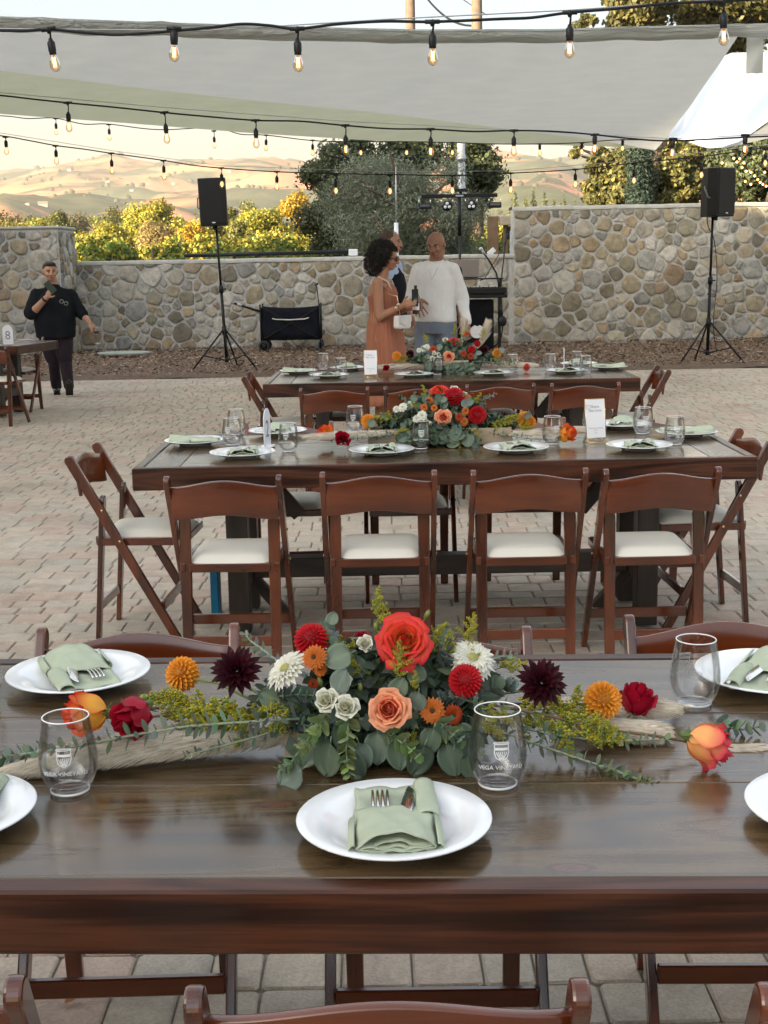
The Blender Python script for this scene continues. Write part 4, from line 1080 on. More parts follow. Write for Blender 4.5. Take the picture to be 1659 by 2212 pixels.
lb = ['leftmost chair on the far side of the middle table, ivory seat seen under the top', 'second chair from the left on the far side of the middle table', 'third chair from the left on the far side, behind the middle flowers', 'rightmost chair on the far side of the middle table by the card stand']
for k, (x, y, a) in enumerate([(-.44, 6.05, pi + .04), (.12, 6.02, pi), (.66, 6.05, pi - .02), (1.22, 5.98, pi + .03)]): chair(x, y, a, lb[k], g2)
chair(-1.045, 5.44, -pi / 2 - .06, 'empty chair turned sideways at the left end of the middle table', g2)
chair(1.37, 5.52, pi / 2 + .05, 'empty chair turned sideways at the right end of the middle table', g2)
lb = ['leftmost chair on the near side of the back table', 'second chair on the near side of the back table, left of the middle flowers', 'third chair on the near side of the back table, right of the middle flowers', 'rightmost chair on the near side of the back table']
for k, (x, y, a) in enumerate([(-.29, 8.20, 0), (.225, 8.20, 0), (.725, 8.22, 0), (1.24, 8.20, 0)]): chair(x, y, a, lb[k], g3)
lb = ['leftmost chair on the far side of the back table', 'second chair on the far side of the back table', 'third chair on the far side of the back table', 'rightmost chair on the far side of the back table']
for k, (x, y, a) in enumerate([(-.32, 9.62, pi), (.25, 9.60, pi), (.80, 9.62, pi), (1.3, 9.60, pi)]): chair(x, y, a, lb[k], g3)
chair(-.72, 9.10, -pi / 2, 'chair turned sideways at the left end of the back table', g3)
chair(1.72, 9.02, pi / 2 - .02, 'chair turned sideways at the right end of the back table', g3)
chair(-3.80, 13.03, -.16, 'chair at the left edge with its back to the camera beside the number eight table', 'chairs at the left table')
chair(-3.95, 14.35, pi - .2, 'chair on the far side of the number eight table, seat seen between the legs', 'chairs at the left table')
# ------------------------------------------------------------------ crockery, napkins, cutlery, glasses
def mk(mb, name, m_):
    me = mb.mesh(name)
    for q in (m_ if isinstance(m_, (list, tuple)) else [m_]): me.materials.append(q)
    return me
mb = MB(); mb.lathe([(0, .004), (.062, .004), (.066, 0), (.070, 0), (.074, .005), (.100, .013), (.1345, .0215), (.1350, .0235), (.1335, .0245), (.100, .0165), (.088, .0105), (.080, .0078), (.070, .0068), (0, .0065)], 72); PLATE = mk(mb, 'plate', M['white'])
def napkin():
    mb = MB(); w, h = .053, .106
    def sheet(y0, y1, zf, wf, nx=16, ny=14, dbl=.0016, xo=0):
        P = []
        for i in range(nx + 1):
            s = -1 + 2 * i / nx; col = []
            for j in range(ny + 1):
                y = y0 + (y1 - y0) * j / ny
                col.append((xo + s * wf(y) + .0012 * sin(y * 90 + s * 3), y + .0015 * sin(s * 5 + y0 * 40), zf(s, y)))
            P.append(col)
        mb.grid(P[::-1], double=-dbl)
    base = lambda s, y: .010 + .0015 * sin(s * 7 + y * 40) + .002 * s * s
    sheet(-h, h, base, lambda y: w - .001 * (-(y) / h))
    sheet(-h + .004, h - .004, lambda s, y: .0065 + .001 * sin(s * 5), lambda y: w + .004 - .006 * y / h)
    # right hand fold lying beside the knife
    P = []
    for i in range(9):
        an = pi * (i / 8) * 1.05 - .1
        P.append([(.046 + .0155 * cos(an) * (1 + .1 * sin(y * 50)), y, .0125 + .011 * sin(an) * (1 + .2 * sin(y * 31))) for y in [-.01 + .118 * j / 10 for j in range(11)]])
    mb.grid(P, double=-.0012)
    # pocket: arched over the cutlery, opening at the diner's end
    def pk(s, y):
        k = (0.018 - y) / (h + .018)          # 0 at its upper edge, 1 at the near end
        return .015 + (.004 + .017 * k) * (1 - abs(s) ** 2.6) + .0012 * sin(s * 9 + y * 55)
    sheet(-h - .002, .018, pk, lambda y: w * .985, 18, 12)
    # rolled layers seen at the open end
    for q, (dz, am, yo) in enumerate(((.004, .002, .003), (.0075, .0035, .006), (.010, -.004, .004), (.0135, .005, .008))):
        sheet(-h - .004 + yo, -h + .035, lambda s, y, dz=dz, am=am: .004 + dz + am * cos(s * pi * 1.0) * (1 - .5 * abs(s)) + .0012 * sin(s * 11 + dz * 900), lambda y: w - .001 - q * .001, 16, 3, .0013)
    # end curls closing the sides of the roll
    for s in (-1, 1):
        P = []
        for i in range(9):
            an = -pi / 2 + pi * i / 8
            P.append([(s * (w + .0015 + .008 * cos(an)), y, .0115 + .0085 * sin(an)) for y in (-h - .001, -h + .04, -h + .09)])
        mb.grid(P if s > 0 else P[::-1], double=-.0012)
    return mk(mb, 'folded_napkin', M['napkin'])
NAP = napkin()
def fork():
    mb = MB()
    for k in range(4):
        x = -.0105 + k * .007
        P = [[(x + dx * (1 - .35 * t), .012 + .062 * t, .017 + .004 * sin(t * 2.6) + dz) for t in [j / 7 for j in range(8)]] for dx, dz in ((-.0023, 0), (.0023, 0))]
        mb.grid(P[::-1], double=-.0018)
    P = []
    for i in range(9):
        s = -1 + 2 * i / 8
        P.append([(s * (.0128 * (1 - t) ** .5 + .0035), .014 - .055 * t, .017 - .003 * (1 - s * s) * (1 - t)) for t in [j / 6 for j in range(7)]])
    mb.grid(P, double=-.0018)
    mb.box((0, -.065, .0165), (.008, .06, .0025), .001)
    return mk(mb, 'fork', M['steel'])
def knife():
    mb = MB(); P = []
    for i in range(2):
        P.append([])
        for j in range(13):
            t = j / 12; y = -.06 + .145 * t
            xr = .0095 if t < .75 else .0095 - .012 * ((t - .75) / .25) ** 2
            P[-1].append(((-.0095 + .004 * t ** 3) if i == 0 else xr, y, .0175 + .002 * sin(t * 3) + (0.002 if i else 0)))
    mb.grid(P[::-1], double=-.0014)
    return mk(mb, 'knife', M['steel'])
FORK, KNIFE = fork(), knife()
def glass_meshes():
    out = [(0, 0), (.022, .0), (.0265, .0015), (.030, .006), (.036, .016), (.0415, .030), (.0438, .045), (.0430, .062), (.0405, .082), (.0372, .100), (.0350, .1165), (.0352, .1178)]
    inn = [(.0338, .1178), (.0335, .1160), (.0358, .100), (.0390, .082), (.0414, .062), (.0421, .045), (.0398, .031), (.034, .018), (.027, .010), (.016, .0075), (0, .007)]
    mb = MB(); mb.lathe(out + inn, 48); gl = mk(mb, 'glass_wall', M['glass'])
    mb = MB(); mb.lathe([(.0340 + .0011 * cos(a), .1178 + .0011 * sin(a)) for a in [2 * pi * k / 8 for k in range(9)]], 48); mb.lathe([(.0285 + .0012 * cos(a), .0035 + .0022 * sin(a)) for a in [2 * pi * k / 8 for k in range(9)]], 48); rim = mk(mb, 'rim', M['rim'])  # lip rim, plus a pale base ring painting the thick glass highlight
    mb = MB(); mb.lathe([(0, .0078), (.026, .0108), (.0335, .0185), (.0394, .031), (.0417, .045), (.0415, .055), (.0, .0552)], 40); wa = mk(mb, 'water', M['glass'])
    return gl, rim, wa
GW, GRM, GWA = glass_meshes()
def text_mesh(s, size, name, m_, extr=.0003, align='CENTER'):
    cu = bpy.data.curves.new(name, 'FONT'); cu.body = s; cu.size = size; cu.extrude = extr; cu.align_x = align; cu.resolution_u = 3
    ob = bpy.data.objects.new(name, cu); COL.objects.link(ob)
    bpy.context.view_layer.update()
    me = bpy.data.meshes.new_from_object(ob.evaluated_get(bpy.context.evaluated_depsgraph_get()))
    bpy.data.objects.remove(ob); me.name = name; me.materials.clear(); me.materials.append(m_); return me
def rad_at(z):
    pr = [(.030, .006), (.036, .016), (.0415, .030), (.0438, .045), (.0430, .062), (.0405, .082), (.0372, .100), (.0350, .1165)]
    for (a, b), (c, d) in zip(pr[:-1], pr[1:]):
        if z <= d: return a + (c - a) * (z - b) / (d - b)
    return .035
def wrap(me, z0, arc=0.0):
    for v in me.vertices:
        x, y, d = v.co; z = z0 + y - arc * x * x; r = rad_at(z) + .0004 + d; a = x / .0425
        v.co = (r * sin(a), -r * cos(a), z)
    return me
ET = wrap(text_mesh('VEGA VINEYARD', .0092, 'lettering', M['etch']), .0405, arc=2.5)
mb = MB()
def seg(a, b, w=.0006):
    n_ = 5; a, b = Vector(a), Vector(b); d = (b - a).normalized(); n = Vector((-d.y, d.x))
    P = [[(*(a.lerp(b, k / n_) + n * s * w), 0) for k in range(n_ + 1)] for s in (-1, 1)]; mb.grid(P)
sh_ = [(-.0105, .024), (.0105, .024), (.0105, .012), (.008, .004), (0, -.001), (-.008, .004), (-.0105, .012)]
for i in range(7): seg(sh_[i], sh_[(i + 1) % 7])
for k in range(5): seg((-.0095, .0185 - .0007 * k), (.0095, .0185 - .0007 * k + .0004 * (k % 2)), .00045)
for k in range(6): seg((-.008 + .0032 * k, .013), (.0 + .001 * (k - 2.5), .0015), .0005)
mb.prism([(-.013, .0245), (.013, .0245), (.011, .0275), (-.011, .0275)], 0, .0002, 'z')
CR = wrap(mk(mb, 'crest', M['etch']), .0545)
for k in range(7):
    pass
mb = MB()
for k in range(9): seg((-.0085 + k * .0021, .0), (-.0073 + k * .0021, .0), .0007)
SM = wrap(mk(mb, 'small_print', M['etch']), .0345)
def glass(x, y, z, label, group, rz=0.0, water=False, text=True):
    t = thing('wine_glass', label, 'glass', (x, y, z), rz, group)
    link('glass_wall', GW, t); link('rim', GRM, t)
    if water: link('water', GWA, t)
    if text: link('lettering', ET, t); link('crest', CR, t); link('small_print', SM, t)
    return t
Zt = .7605
def setting(x, y, rz, where, group, nx=0, ny=0, nrz=0.0, cut=True):
    p = link('dinner_plate', PLATE, None, (x, y, Zt)); p.rotation_euler = (0, 0, rz); tag(p, 'white plate ' + where, 'plate', 'dinner plates ' + group)
    c, s = cos(rz), sin(rz); X, Y = x + nx * c - ny * s, y + nx * s + ny * c
    n = link('folded_napkin', NAP, None, (X, Y, Zt + .0085), (0, 0, rz + nrz)); tag(n, 'green napkin on the plate ' + where, 'napkin', 'napkins ' + group)
    if cut:
        f = link('fork', FORK, None, (X - .018 * cos(rz + nrz), Y - .018 * sin(rz + nrz), Zt + .0085), (0, 0, rz + nrz)); tag(f, 'fork on the plate ' + where, 'fork', 'forks ' + group)
        k = link('knife', KNIFE, None, (X + .017 * cos(rz + nrz), Y + .017 * sin(rz + nrz), Zt + .0085), (0, 0, rz + nrz - .12)); tag(k, 'knife on the plate ' + where, 'knife', 'knives ' + group)
F_, Mi, Ba = 'on the foreground table', 'on the middle table', 'on the back table'
setting(.006, 1.695, 0, 'at the front centre of the foreground table', F_, .0, .006, .02)
p = gp(-130, 1757, .775); setting(p.x, p.y, 0, 'cut off by the left edge of the picture', F_, 0, 0, -.1)
p = gp(1824, 1748, .775); setting(p.x, p.y, 0, 'cut off by the right edge of the picture', F_, 0, 0, .1)
p = gp(170, 1457, .775); setting(p.x, p.y, pi, 'behind the orange rose at the left of the foreground table', F_, -.005, .0, .42)
p = gp(1662, 1457, .775); setting(p.x, p.y, pi, 'behind the glass at the right of the foreground table', F_, .0, .01, -.5)
for (u, v), w in zip([(524, 979), (824, 973), (1115, 968), (1381, 963)], ['nearest the number two card, front left', 'second along the front edge of the middle table', 'third along the front edge of the middle table', 'beside the card stand, front right of the middle table']):
    p = gp(u, v, .775); setting(p.x, p.y, random.uniform(-.05, .05), w, Mi, .0, .0, random.uniform(-.1, .1))
p = gp(422, 953, .775); setting(p.x, p.y, -pi / 2, 'at the left end of the middle table', Mi)
p = gp(600, 932, .775); setting(p.x, p.y, pi, 'behind the number two card, back left', Mi, 0, 0, .15)
p = gp(1345, 917, .775); setting(p.x, p.y, pi, 'behind the middle card stand, back right', Mi, 0, 0, -.2)
p = gp(1483, 934, .775); setting(p.x, p.y, pi / 2, 'at the right end of the middle table', Mi)
for (u, v), w in zip([(712, 811), (894, 809), (1066, 806), (1222, 801)], ['beside the card stand, front left of the back table', 'second along the front edge of the back table', 'third along the front edge of the back table', 'below the thin edge on card of the back table']):
    p = gp(u, v, .775); setting(p.x, p.y, 0, w, Ba, 0, 0, random.uniform(-.1, .1))
p = gp(645, 802, .775); setting(p.x, p.y, -pi / 2, 'at the left end of the back table', Ba)
p = gp(1314, 793, .775); setting(p.x, p.y, pi / 2, 'at the right end of the back table', Ba)
p = gp(752, 795, .775); setting(p.x, p.y, pi, 'at the back left of the back table', Ba)
p = gp(1250, 786, .775); setting(p.x, p.y, pi, 'at the back right of the back table', Ba)
for (u, v), lb, r_ in [((1075, 1702), 'stemless vineyard glass right of the centre plate', 0.05), ((152, 1716), 'stemless vineyard glass at the left by the red rose', .1), ((1500, 1528), 'stemless glass with mirrored lettering at the right beside the far plate', pi + .25), ((-45, 1525), 'stemless glass cut by the left edge of the foreground table', 0)]:
    p = gp(u, v - 8, Zt); glass(p.x, p.y, Zt, lb, 'glasses ' + F_, r_)
for (u, v), lb, wt_ in [((909, 972), 'glass in front of the middle flowers', 0), ((624, 978), 'glass right of the number two card', 0), ((502, 964), 'front one of two glasses left of the number two card', 1), ((511, 942), 'rear one of two glasses left of the number two card', 1), ((768, 935), 'glass behind the yellow dahlia left of the middle flowers', 0), ((1193, 962), 'glass between the middle flowers and the orange rose', 0), ((1388, 940), 'glass with water behind the front right plate of the middle table', 1), ((1457, 963), 'glass with water at the front right corner of the middle table', 1), ((1279, 936), 'glass half hidden behind the middle card stand', 0)]:
    p = gp(u, v - 3, Zt); glass(p.x, p.y, Zt, lb, 'glasses ' + Mi, random.uniform(-.4, .4), bool(wt_))
for (u, v), lb, wt_ in [((699, 800), 'rear glass of the pair at the left of the back table', 1), ((737, 812), 'front glass of the pair beside the back card stand', 0), ((945, 811), 'glass in front of the back flowers', 0), ((1108, 804), 'glass left of the pink rose on the back table', 0), ((1189, 803), 'glass left of the thin card on the back table', 1), ((1246, 797), 'rearmost glass right of the thin card on the back table', 1), ((1265, 808), 'front glass right of the thin card on the back table', 1)]:
    p = gp(u, v - 2, Zt); glass(p.x, p.y, Zt, lb, 'glasses ' + Ba, random.uniform(-.4, .4), bool(wt_), text=False)
# cards
def card_stand(x, y, rz, label):
    t = thing('card_stand', label, 'sign', (x, y, Zt), rz, 'framed cards on the tables')
    W, H_ = .088, .165; Mt = T(0, 0, .018) @ Rx(radians(-9))
    mb = MB(); mb.box((0, 0, H_ / 2), (W, .002, H_), M=Mt); mb.build('card', M['paper'], t)
    mb = MB(); 
    for a, b in (((-W / 2, 0, 0), (-W / 2, 0, H_)), ((W / 2, 0, 0), (W / 2, 0, H_)), ((-W / 2, 0, H_), (W / 2, 0, H_)), ((-W / 2, 0, 0), (W / 2, 0, 0))): mb.tube([Mt @ Vector(a), Mt @ Vector(b)], .0018, 6)
    mb.tube([(-W / 2, -.03, .002), (W / 2, -.03, .002)], .0018, 6); mb.tube([(-W / 2, .035, .002), (W / 2, .035, .002)], .0018, 6)
    for s in (-1, 1): mb.tube([(s * W / 2, -.03, .002), (s * W / 2, 0, .02), (s * W / 2, .035, .002)], .0018, 6)
    mb.build('wire_frame', M['gold'], t)
    def tx(s, size, z, nm='lettering'):
        me = text_mesh(s, size, nm, M['ink'], .0002); o = link(nm, me, t); o.matrix_local = Mt @ T(0, -.0014, z) @ Rx(pi / 2)
    tx('Share', .016, .128); tx('the Love', .016, .112)
    tx('Thank you for celebrating', .006, .040); tx('with us', .006, .032); tx('Love,', .006, .020)
    mb = MB(); hp = [(.011 * 16 * sin(a) ** 3 / 16, .0007 * (13 * cos(a) - 5 * cos(2 * a) - 2 * cos(3 * a) - cos(4 * a))) for a in [2 * pi * k / 24 for k in range(25)]]
    mb.tube([(x_ - .030, 0, z_) for x_, z_ in hp], .0006, 4); o = mb.build('heart', M['ink'], t); o.matrix_local = Mt @ T(0, -.0016, .132)
    return t
p = gp(1288, 955, Zt); card_stand(p.x, p.y, .22, 'upright white card in a brass wire frame at the right of the middle table')
p = gp(801, 815, Zt); card_stand(p.x, p.y, .0, 'upright white card in a brass wire frame at the left of the back table')
def arch_card(x, y, rz, W, H_, s, label):
    t = thing('number_card', label, 'table number', (x, y, Zt), rz, 'arched table number cards')
    o = [(-W / 2, 0), (W / 2, 0)] + [(W / 2 * cos(a), H_ - W / 2 + W / 2 * sin(a)) for a in [pi * k / 14 for k in range(15)]]
    mb = MB(); mb.prism(o, -.0015, .0015, 'y'); mb.build('card', M['paper'], t)
    mb = MB(); mb.box((0, 0, .004), (W * .8, .05, .008), .002); mb.build('base', M['paper'], t)
    if s:
        me = text_mesh(s, H_ * .62, 'numeral', M['ink'], .0003); q = link('numeral', me, t); q.matrix_local = T(0, -.0022, H_ * .27) @ Rx(pi / 2)
p = gp(578, 966, Zt); arch_card(p.x, p.y, 1.38, .10, .168, '2', 'white arched number two card turned nearly edge on, left of the middle table')
p = gp(1218, 806, Zt); arch_card(p.x, p.y, 1.45, .10, .175, '1', 'thin white card seen edge on at the right of the back table')
p = gp(20, 744, Zt); arch_card(p.x, 13.6, -.2, .115, .20, '8', 'white arched number eight card on the left table')
glass(at(-4, 740, 13.5).x, 13.5, Zt, 'glass beside the number eight card on the left table', 'glasses on the left table', 0, False, False)

# ------------------------------------------------------------------ flowers
M['petal'] = leafmat('petal', .28, .5, spec=.25)
M['euc'] = leafmat('eucalyptus_leaf', .22, .42, spec=.4)
M['stem'] = leafmat('stem', .0, .6)
def mixv(a, b, t): return tuple(x + (y - x) * t for x, y in zip(a, b))
def rose_mesh(name, cin, cedge, ccen, n=30, openn=1.0, seed=0, back=None, tall=1.0, ep=1.0):
    """petals wrap a tight closed heart and open outwards, each with a rolled lip"""
    rnd = random.Random(seed); mb = MB()
    for i in range(n):
        t = (i + .5) / n; a0 = i * 2.39996 + rnd.uniform(-.2, .2)
        hw = 1.25 - .55 * t; NU, NV = 8, 8
        rb = .02 + .12 * t; rmid = (.05 + (.32 + .42 * openn) * t ** .9); clos = max(0, 1 - t / .45)
        rtop = rmid * (1 - .75 * clos) + (.05 + .17 * openn) * max(0, t - .25) ** 1.1
        zt_ = (.46 - (.10 + .42 * openn) * t ** 1.4) * tall + rnd.uniform(-.03, .03); z0 = -.45 * tall
        tilt = rnd.uniform(-.08, .08); wv = rnd.uniform(0, 6); lip = (.07 + .10 * openn) * t; P = []; C = []
        shade = rnd.uniform(.88, 1.08)
        for p_ in range(NU + 1):
            s = -1 + 2 * p_ / NU; col = []
            for q in range(NV + 1):
                v = q / NV
                w = hw * sin(min(1, v * 1.3 + .1) * pi / 2) * (1 - .42 * max(0, v - .7) / .3 * (.4 + .6 * t))
                an = a0 + s * w; vv = min(1, v / .6)
                rr_ = rb + (rmid - rb) * sin(vv * pi / 2) + (rtop - rmid) * max(0, (v - .45) / .55) ** 1.3
                z = z0 + (zt_ - z0) * v ** (1.0 + .25 * t)
                if v > .8: k = (v - .8) / .2; rr_ += lip * k; z -= lip * .9 * k * k
                z -= .16 * (abs(s) ** 3) * v * tall * (.4 + .6 * t); rr_ += .05 * abs(s) ** 2 * t
                z += tilt * s * v + .016 * sin(s * 6 + wv) * v; rr_ += .014 * sin(s * 5 + wv * 2) * v
                col.append((rr_ * cos(an), rr_ * sin(an), z))
                e = max(0, (v - .5) / .5) ** ep; e = min(1, max(e, (abs(s) ** 4) * v))
                base = mixv(ccen, cin, min(1, t * 1.5))
                C.append(tuple(x * shade for x in mixv(base, cedge, e)))
            P.append(col)
        mb.grid(P, col=C)
    for k in range(5):
        a = k * 1.257; P = [[((.10 + .30 * v) * cos(a + s * .3 * (1 - v)), (.10 + .30 * v) * sin(a + s * .3 * (1 - v)), -.42 * tall - .20 * v) for v in (0, .35, .7, 1)] for s in (-1, 0, 1)]
        mb.grid(P, col=(.12, .18, .06))
    mb.lathe([(0, -.66 * tall), (.10, -.60 * tall), (.17, -.46 * tall), (.12, -.34 * tall)], 10, col=(.14, .20, .07))
    return mk(mb, name, M['petal'])
def petal(mb, az, el, L, W, r0, col0, col1, cup=.2, pt=.0, curve=0.0, roll=0.0, nu=2, nv=4):
    """petal leaving the centre at azimuth az and elevation el"""
    P = []; C = []
    for p_ in range(nu + 1):
        s = -1 + 2 * p_ / nu; c_ = []
        for q in range(nv + 1):
            v = q / nv; w = W * (sin(pi * min(1, (.18 + v * .82)) ** (1.0 if not pt else .8)) ** .55 if not pt else sin(pi * (.12 + .86 * v)) ** .8)
            if q == nv and pt: w *= .12
            elv = el + curve * v; d = r0 + L * v
            x, y, z = d * cos(elv), s * w, d * sin(elv) + cup * w * abs(s) ** 1.6
            c_.append((x * cos(az) - y * sin(az), x * sin(az) + y * cos(az), z)); C.append(mixv(col0, col1, v))
        P.append(c_)
    mb.grid(P, col=C)
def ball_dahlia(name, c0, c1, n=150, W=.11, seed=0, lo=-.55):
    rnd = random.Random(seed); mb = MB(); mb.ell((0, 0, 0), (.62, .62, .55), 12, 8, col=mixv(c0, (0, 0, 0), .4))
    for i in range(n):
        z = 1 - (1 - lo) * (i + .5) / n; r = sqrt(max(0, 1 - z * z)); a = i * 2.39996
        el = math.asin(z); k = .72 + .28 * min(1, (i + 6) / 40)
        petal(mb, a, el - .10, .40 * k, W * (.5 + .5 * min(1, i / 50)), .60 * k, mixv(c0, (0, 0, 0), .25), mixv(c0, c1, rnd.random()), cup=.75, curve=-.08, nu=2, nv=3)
    return mk(mb, name, M['petal'])
def daisy(name, c0, c1, cc, n=24, layers=2, W=.095, L=.8, seed=0, cr=.2, pt=0):
    rnd = random.Random(seed); mb = MB()
    for l in range(layers):
        for i in range(n):
            a = 2 * pi * (i + .5 * l) / n + rnd.uniform(-.05, .05)
            petal(mb, a, .10 + .22 * l + rnd.uniform(-.06, .06), L * (1 - .2 * l) * rnd.uniform(.93, 1.04), W * (1 - .12 * l), cr * .7, c0, mixv(c1, c0, rnd.random() * .2), cup=.5, curve=-.18, nu=2, nv=4, pt=pt)
    mb.ell((0, 0, .10), (cr, cr, .12), 12, 6, col=cc)
    for i in range(50):
        r = cr * sqrt((i + .5) / 50); a = i * 2.4; mb.ell((r * cos(a), r * sin(a), .10 + .12 * sqrt(max(0, 1 - (r / cr) ** 2))), .022, 5, 4, col=mixv(cc, (1, .8, .3), .15))
    return mk(mb, name, M['petal'])
def deco_dahlia(name, c0, c1, seed=0):
    rnd = random.Random(seed); mb = MB()
    for l, (el, L, n) in enumerate(((-.15, .92, 13), (.12, .88, 13), (.42, .78, 12), (.75, .62, 10), (1.05, .48, 8), (1.35, .34, 5))):
        for i in range(n):
            petal(mb, 2 * pi * (i + .5 * (l % 2)) / n + rnd.uniform(-.08, .08), el + rnd.uniform(-.08, .08), L * rnd.uniform(.9, 1.06), .15 * (1 - .09 * l), .08, c0, mixv(c0, c1, rnd.random()), cup=.9, curve=.12, nu=2, nv=4, pt=1)
    return mk(mb, name, M['petal'])
def goldenrod(name, seed=0, n=12, L=1.0, yel=((.50, .42, .03), (.34, .36, .05), (.58, .47, .04), (.24, .30, .06))):
    rnd = random.Random(seed); mb = MB(); P = [(0, 0, 0), (.06, .02, .35 * L), (.02, .05, .7 * L), (.1, .0, L)]
    mb.tube(P, [.014, .012, .009, .005], 5, col=(.20, .24, .06))
    for i in range(n):
        t = .25 + .75 * i / n; s = Vector((.05, .03, t * L)); a = rnd.uniform(0, 2 * pi); l = .34 * (1.2 - t)
        e = s + Vector((cos(a) * l, sin(a) * l, l * .55)); mb.tube([s, s.lerp(e, .5) + Vector((0, 0, .04)), e], .006, 4, col=(.24, .28, .06))
        for k in range(int(46 * (1.3 - t))):
            q = s.lerp(e, .15 + .85 * rnd.random()) + Vector([rnd.gauss(0, .028) for _ in range(3)])
            r = rnd.uniform(.013, .026); c_ = rnd.choice(yel)
            mb.add([(q.x + r, q.y, q.z), (q.x, q.y + r, q.z), (q.x - r, q.y, q.z), (q.x, q.y - r, q.z), (q.x, q.y, q.z + r * 1.4), (q.x, q.y, q.z - r)], [(0, 1, 4), (1, 2, 4), (2, 3, 4), (3, 0, 4), (1, 0, 5), (2, 1, 5), (3, 2, 5), (0, 3, 5)], col=c_, smooth=False)
    for i in range(10):
        t = rnd.uniform(.05, .6); petal(mb, rnd.uniform(0, 6.28), .5, .22, .022, .0, (.16, .22, .05), (.22, .28, .07), nv=3, pt=1)
    return mk(mb, name, M['petal'])
def round_leaf(name, c, seed=0, asp=1.0):
    """silver dollar leaf: petiole at the origin, blade along +Y, faces +Z, length 1"""
    rnd = random.Random(seed); mb = MB(); P = []; C = []
    for i in range(9):
        s = -1 + 2 * i / 8; r_ = []
        for j in range(9):
            v = j / 8; w = .52 * asp * (sin(pi * (v ** .85)) ** .55 if 0 < v < 1 else 0.02) * (1 - .12 * v)
            y = v * (1 + .04 * cos(s * 6)); z = .10 * abs(s) ** 1.5 - .12 * v * v + .015 * sin(s * 6 + seed) * v
            r_.append((s * w, y, z)); k = 1.25 if abs(s) < .05 else 1; C.append(tuple(x * k * rnd.uniform(.95, 1.05) for x in c))
        P.append(r_)
    mb.grid(P[::-1], col=C, double=.004); mb.tube([(0, -.18, .03), (0, 0, 0), (0, .5, -.02)], [.018, .016, .006], 5, col=mixv(c, (.4, .45, .25), .5))
    return mk(mb, name, M['euc'])
RED, DRED = (.52, .010, .018), (.26, .003, .012)
FM = dict(
    rose_red=rose_mesh('rose', (.90, .24, .06), (.72, .018, .035), (.90, .26, .05), 30, 1.0, 1),
    rose_peach=rose_mesh('rose', (.84, .20, .07), (.88, .42, .24), (.80, .06, .03), 30, .85, 2),
    rose_orange=rose_mesh('rose', (.90, .46, .06), (.72, .018, .015), (.9, .5, .1), 18, .4, 3, tall=1.45, ep=1.5),
    rose_deep=rose_mesh('rose', (.42, .006, .03), (.36, .004, .022), (.3, .004, .02), 16, .35, 4, tall=1.35),
    rose_pink=rose_mesh('rose', (.90, .46, .16), (.68, .015, .085), (.88, .5, .2), 20, .42, 5, tall=1.5, ep=1.1),
    rose_white=rose_mesh('spray_rose', (.74, .72, .56), (.78, .77, .66), (.66, .66, .42), 18, .7, 6),
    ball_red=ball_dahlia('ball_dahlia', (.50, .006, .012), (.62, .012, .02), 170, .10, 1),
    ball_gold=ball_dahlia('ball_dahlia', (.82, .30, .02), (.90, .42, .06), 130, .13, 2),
    mum=daisy('chrysanthemum', (.46, .09, .01), (.66, .20, .03), (.045, .018, .006), 20, 4, .14, .78, 3, .22),
    mum_dark=daisy('chrysanthemum', (.30, .035, .008), (.48, .07, .012), (.03, .01, .004), 20, 4, .14, .78, 4, .2),
    gerbera=daisy('gerbera', (.76, .75, .62), (.80, .79, .70), (.50, .50, .20), 24, 3, .125, .80, 5, .2),
    aster=daisy('white_stock', (.74, .75, .62), (.78, .78, .70), (.50, .55, .25), 9, 3, .26, .7, 8, .14),
    dark=deco_dahlia('dahlia', (.030, .003, .007), (.060, .005, .013), 6),
    gold_a=goldenrod('goldenrod', 1), gold_b=goldenrod('goldenrod', 2, 12), 
    leaf_a=round_leaf('leaf', (.15, .20, .135), 1), leaf_b=round_leaf('leaf', (.11, .155, .105), 2, .85), leaf_c=round_leaf('leaf', (.17, .22, .18), 3, .95), leaf_y=round_leaf('leaf', (.26, .33, .13), 4, .95))
mb = MB(); mb.ell((0, 0, 0), (.45, .45, .9), 10, 8, col=lambda p: mixv((.16, .22, .05), (.42, .42, .16), max(0, min(1, (p[2] + .2)))));
for k in range(4): petal(mb, k * 1.57, 1.2, .9, .22, .2, (.16, .22, .06), (.22, .28, .08), nv=3, pt=1)
mb.tube([(0, 0, -.8), (0, .1, -2.6)], .1, 6, col=(.16, .22, .06)); FM['bud'] = mk(mb, 'bud', M['petal'])

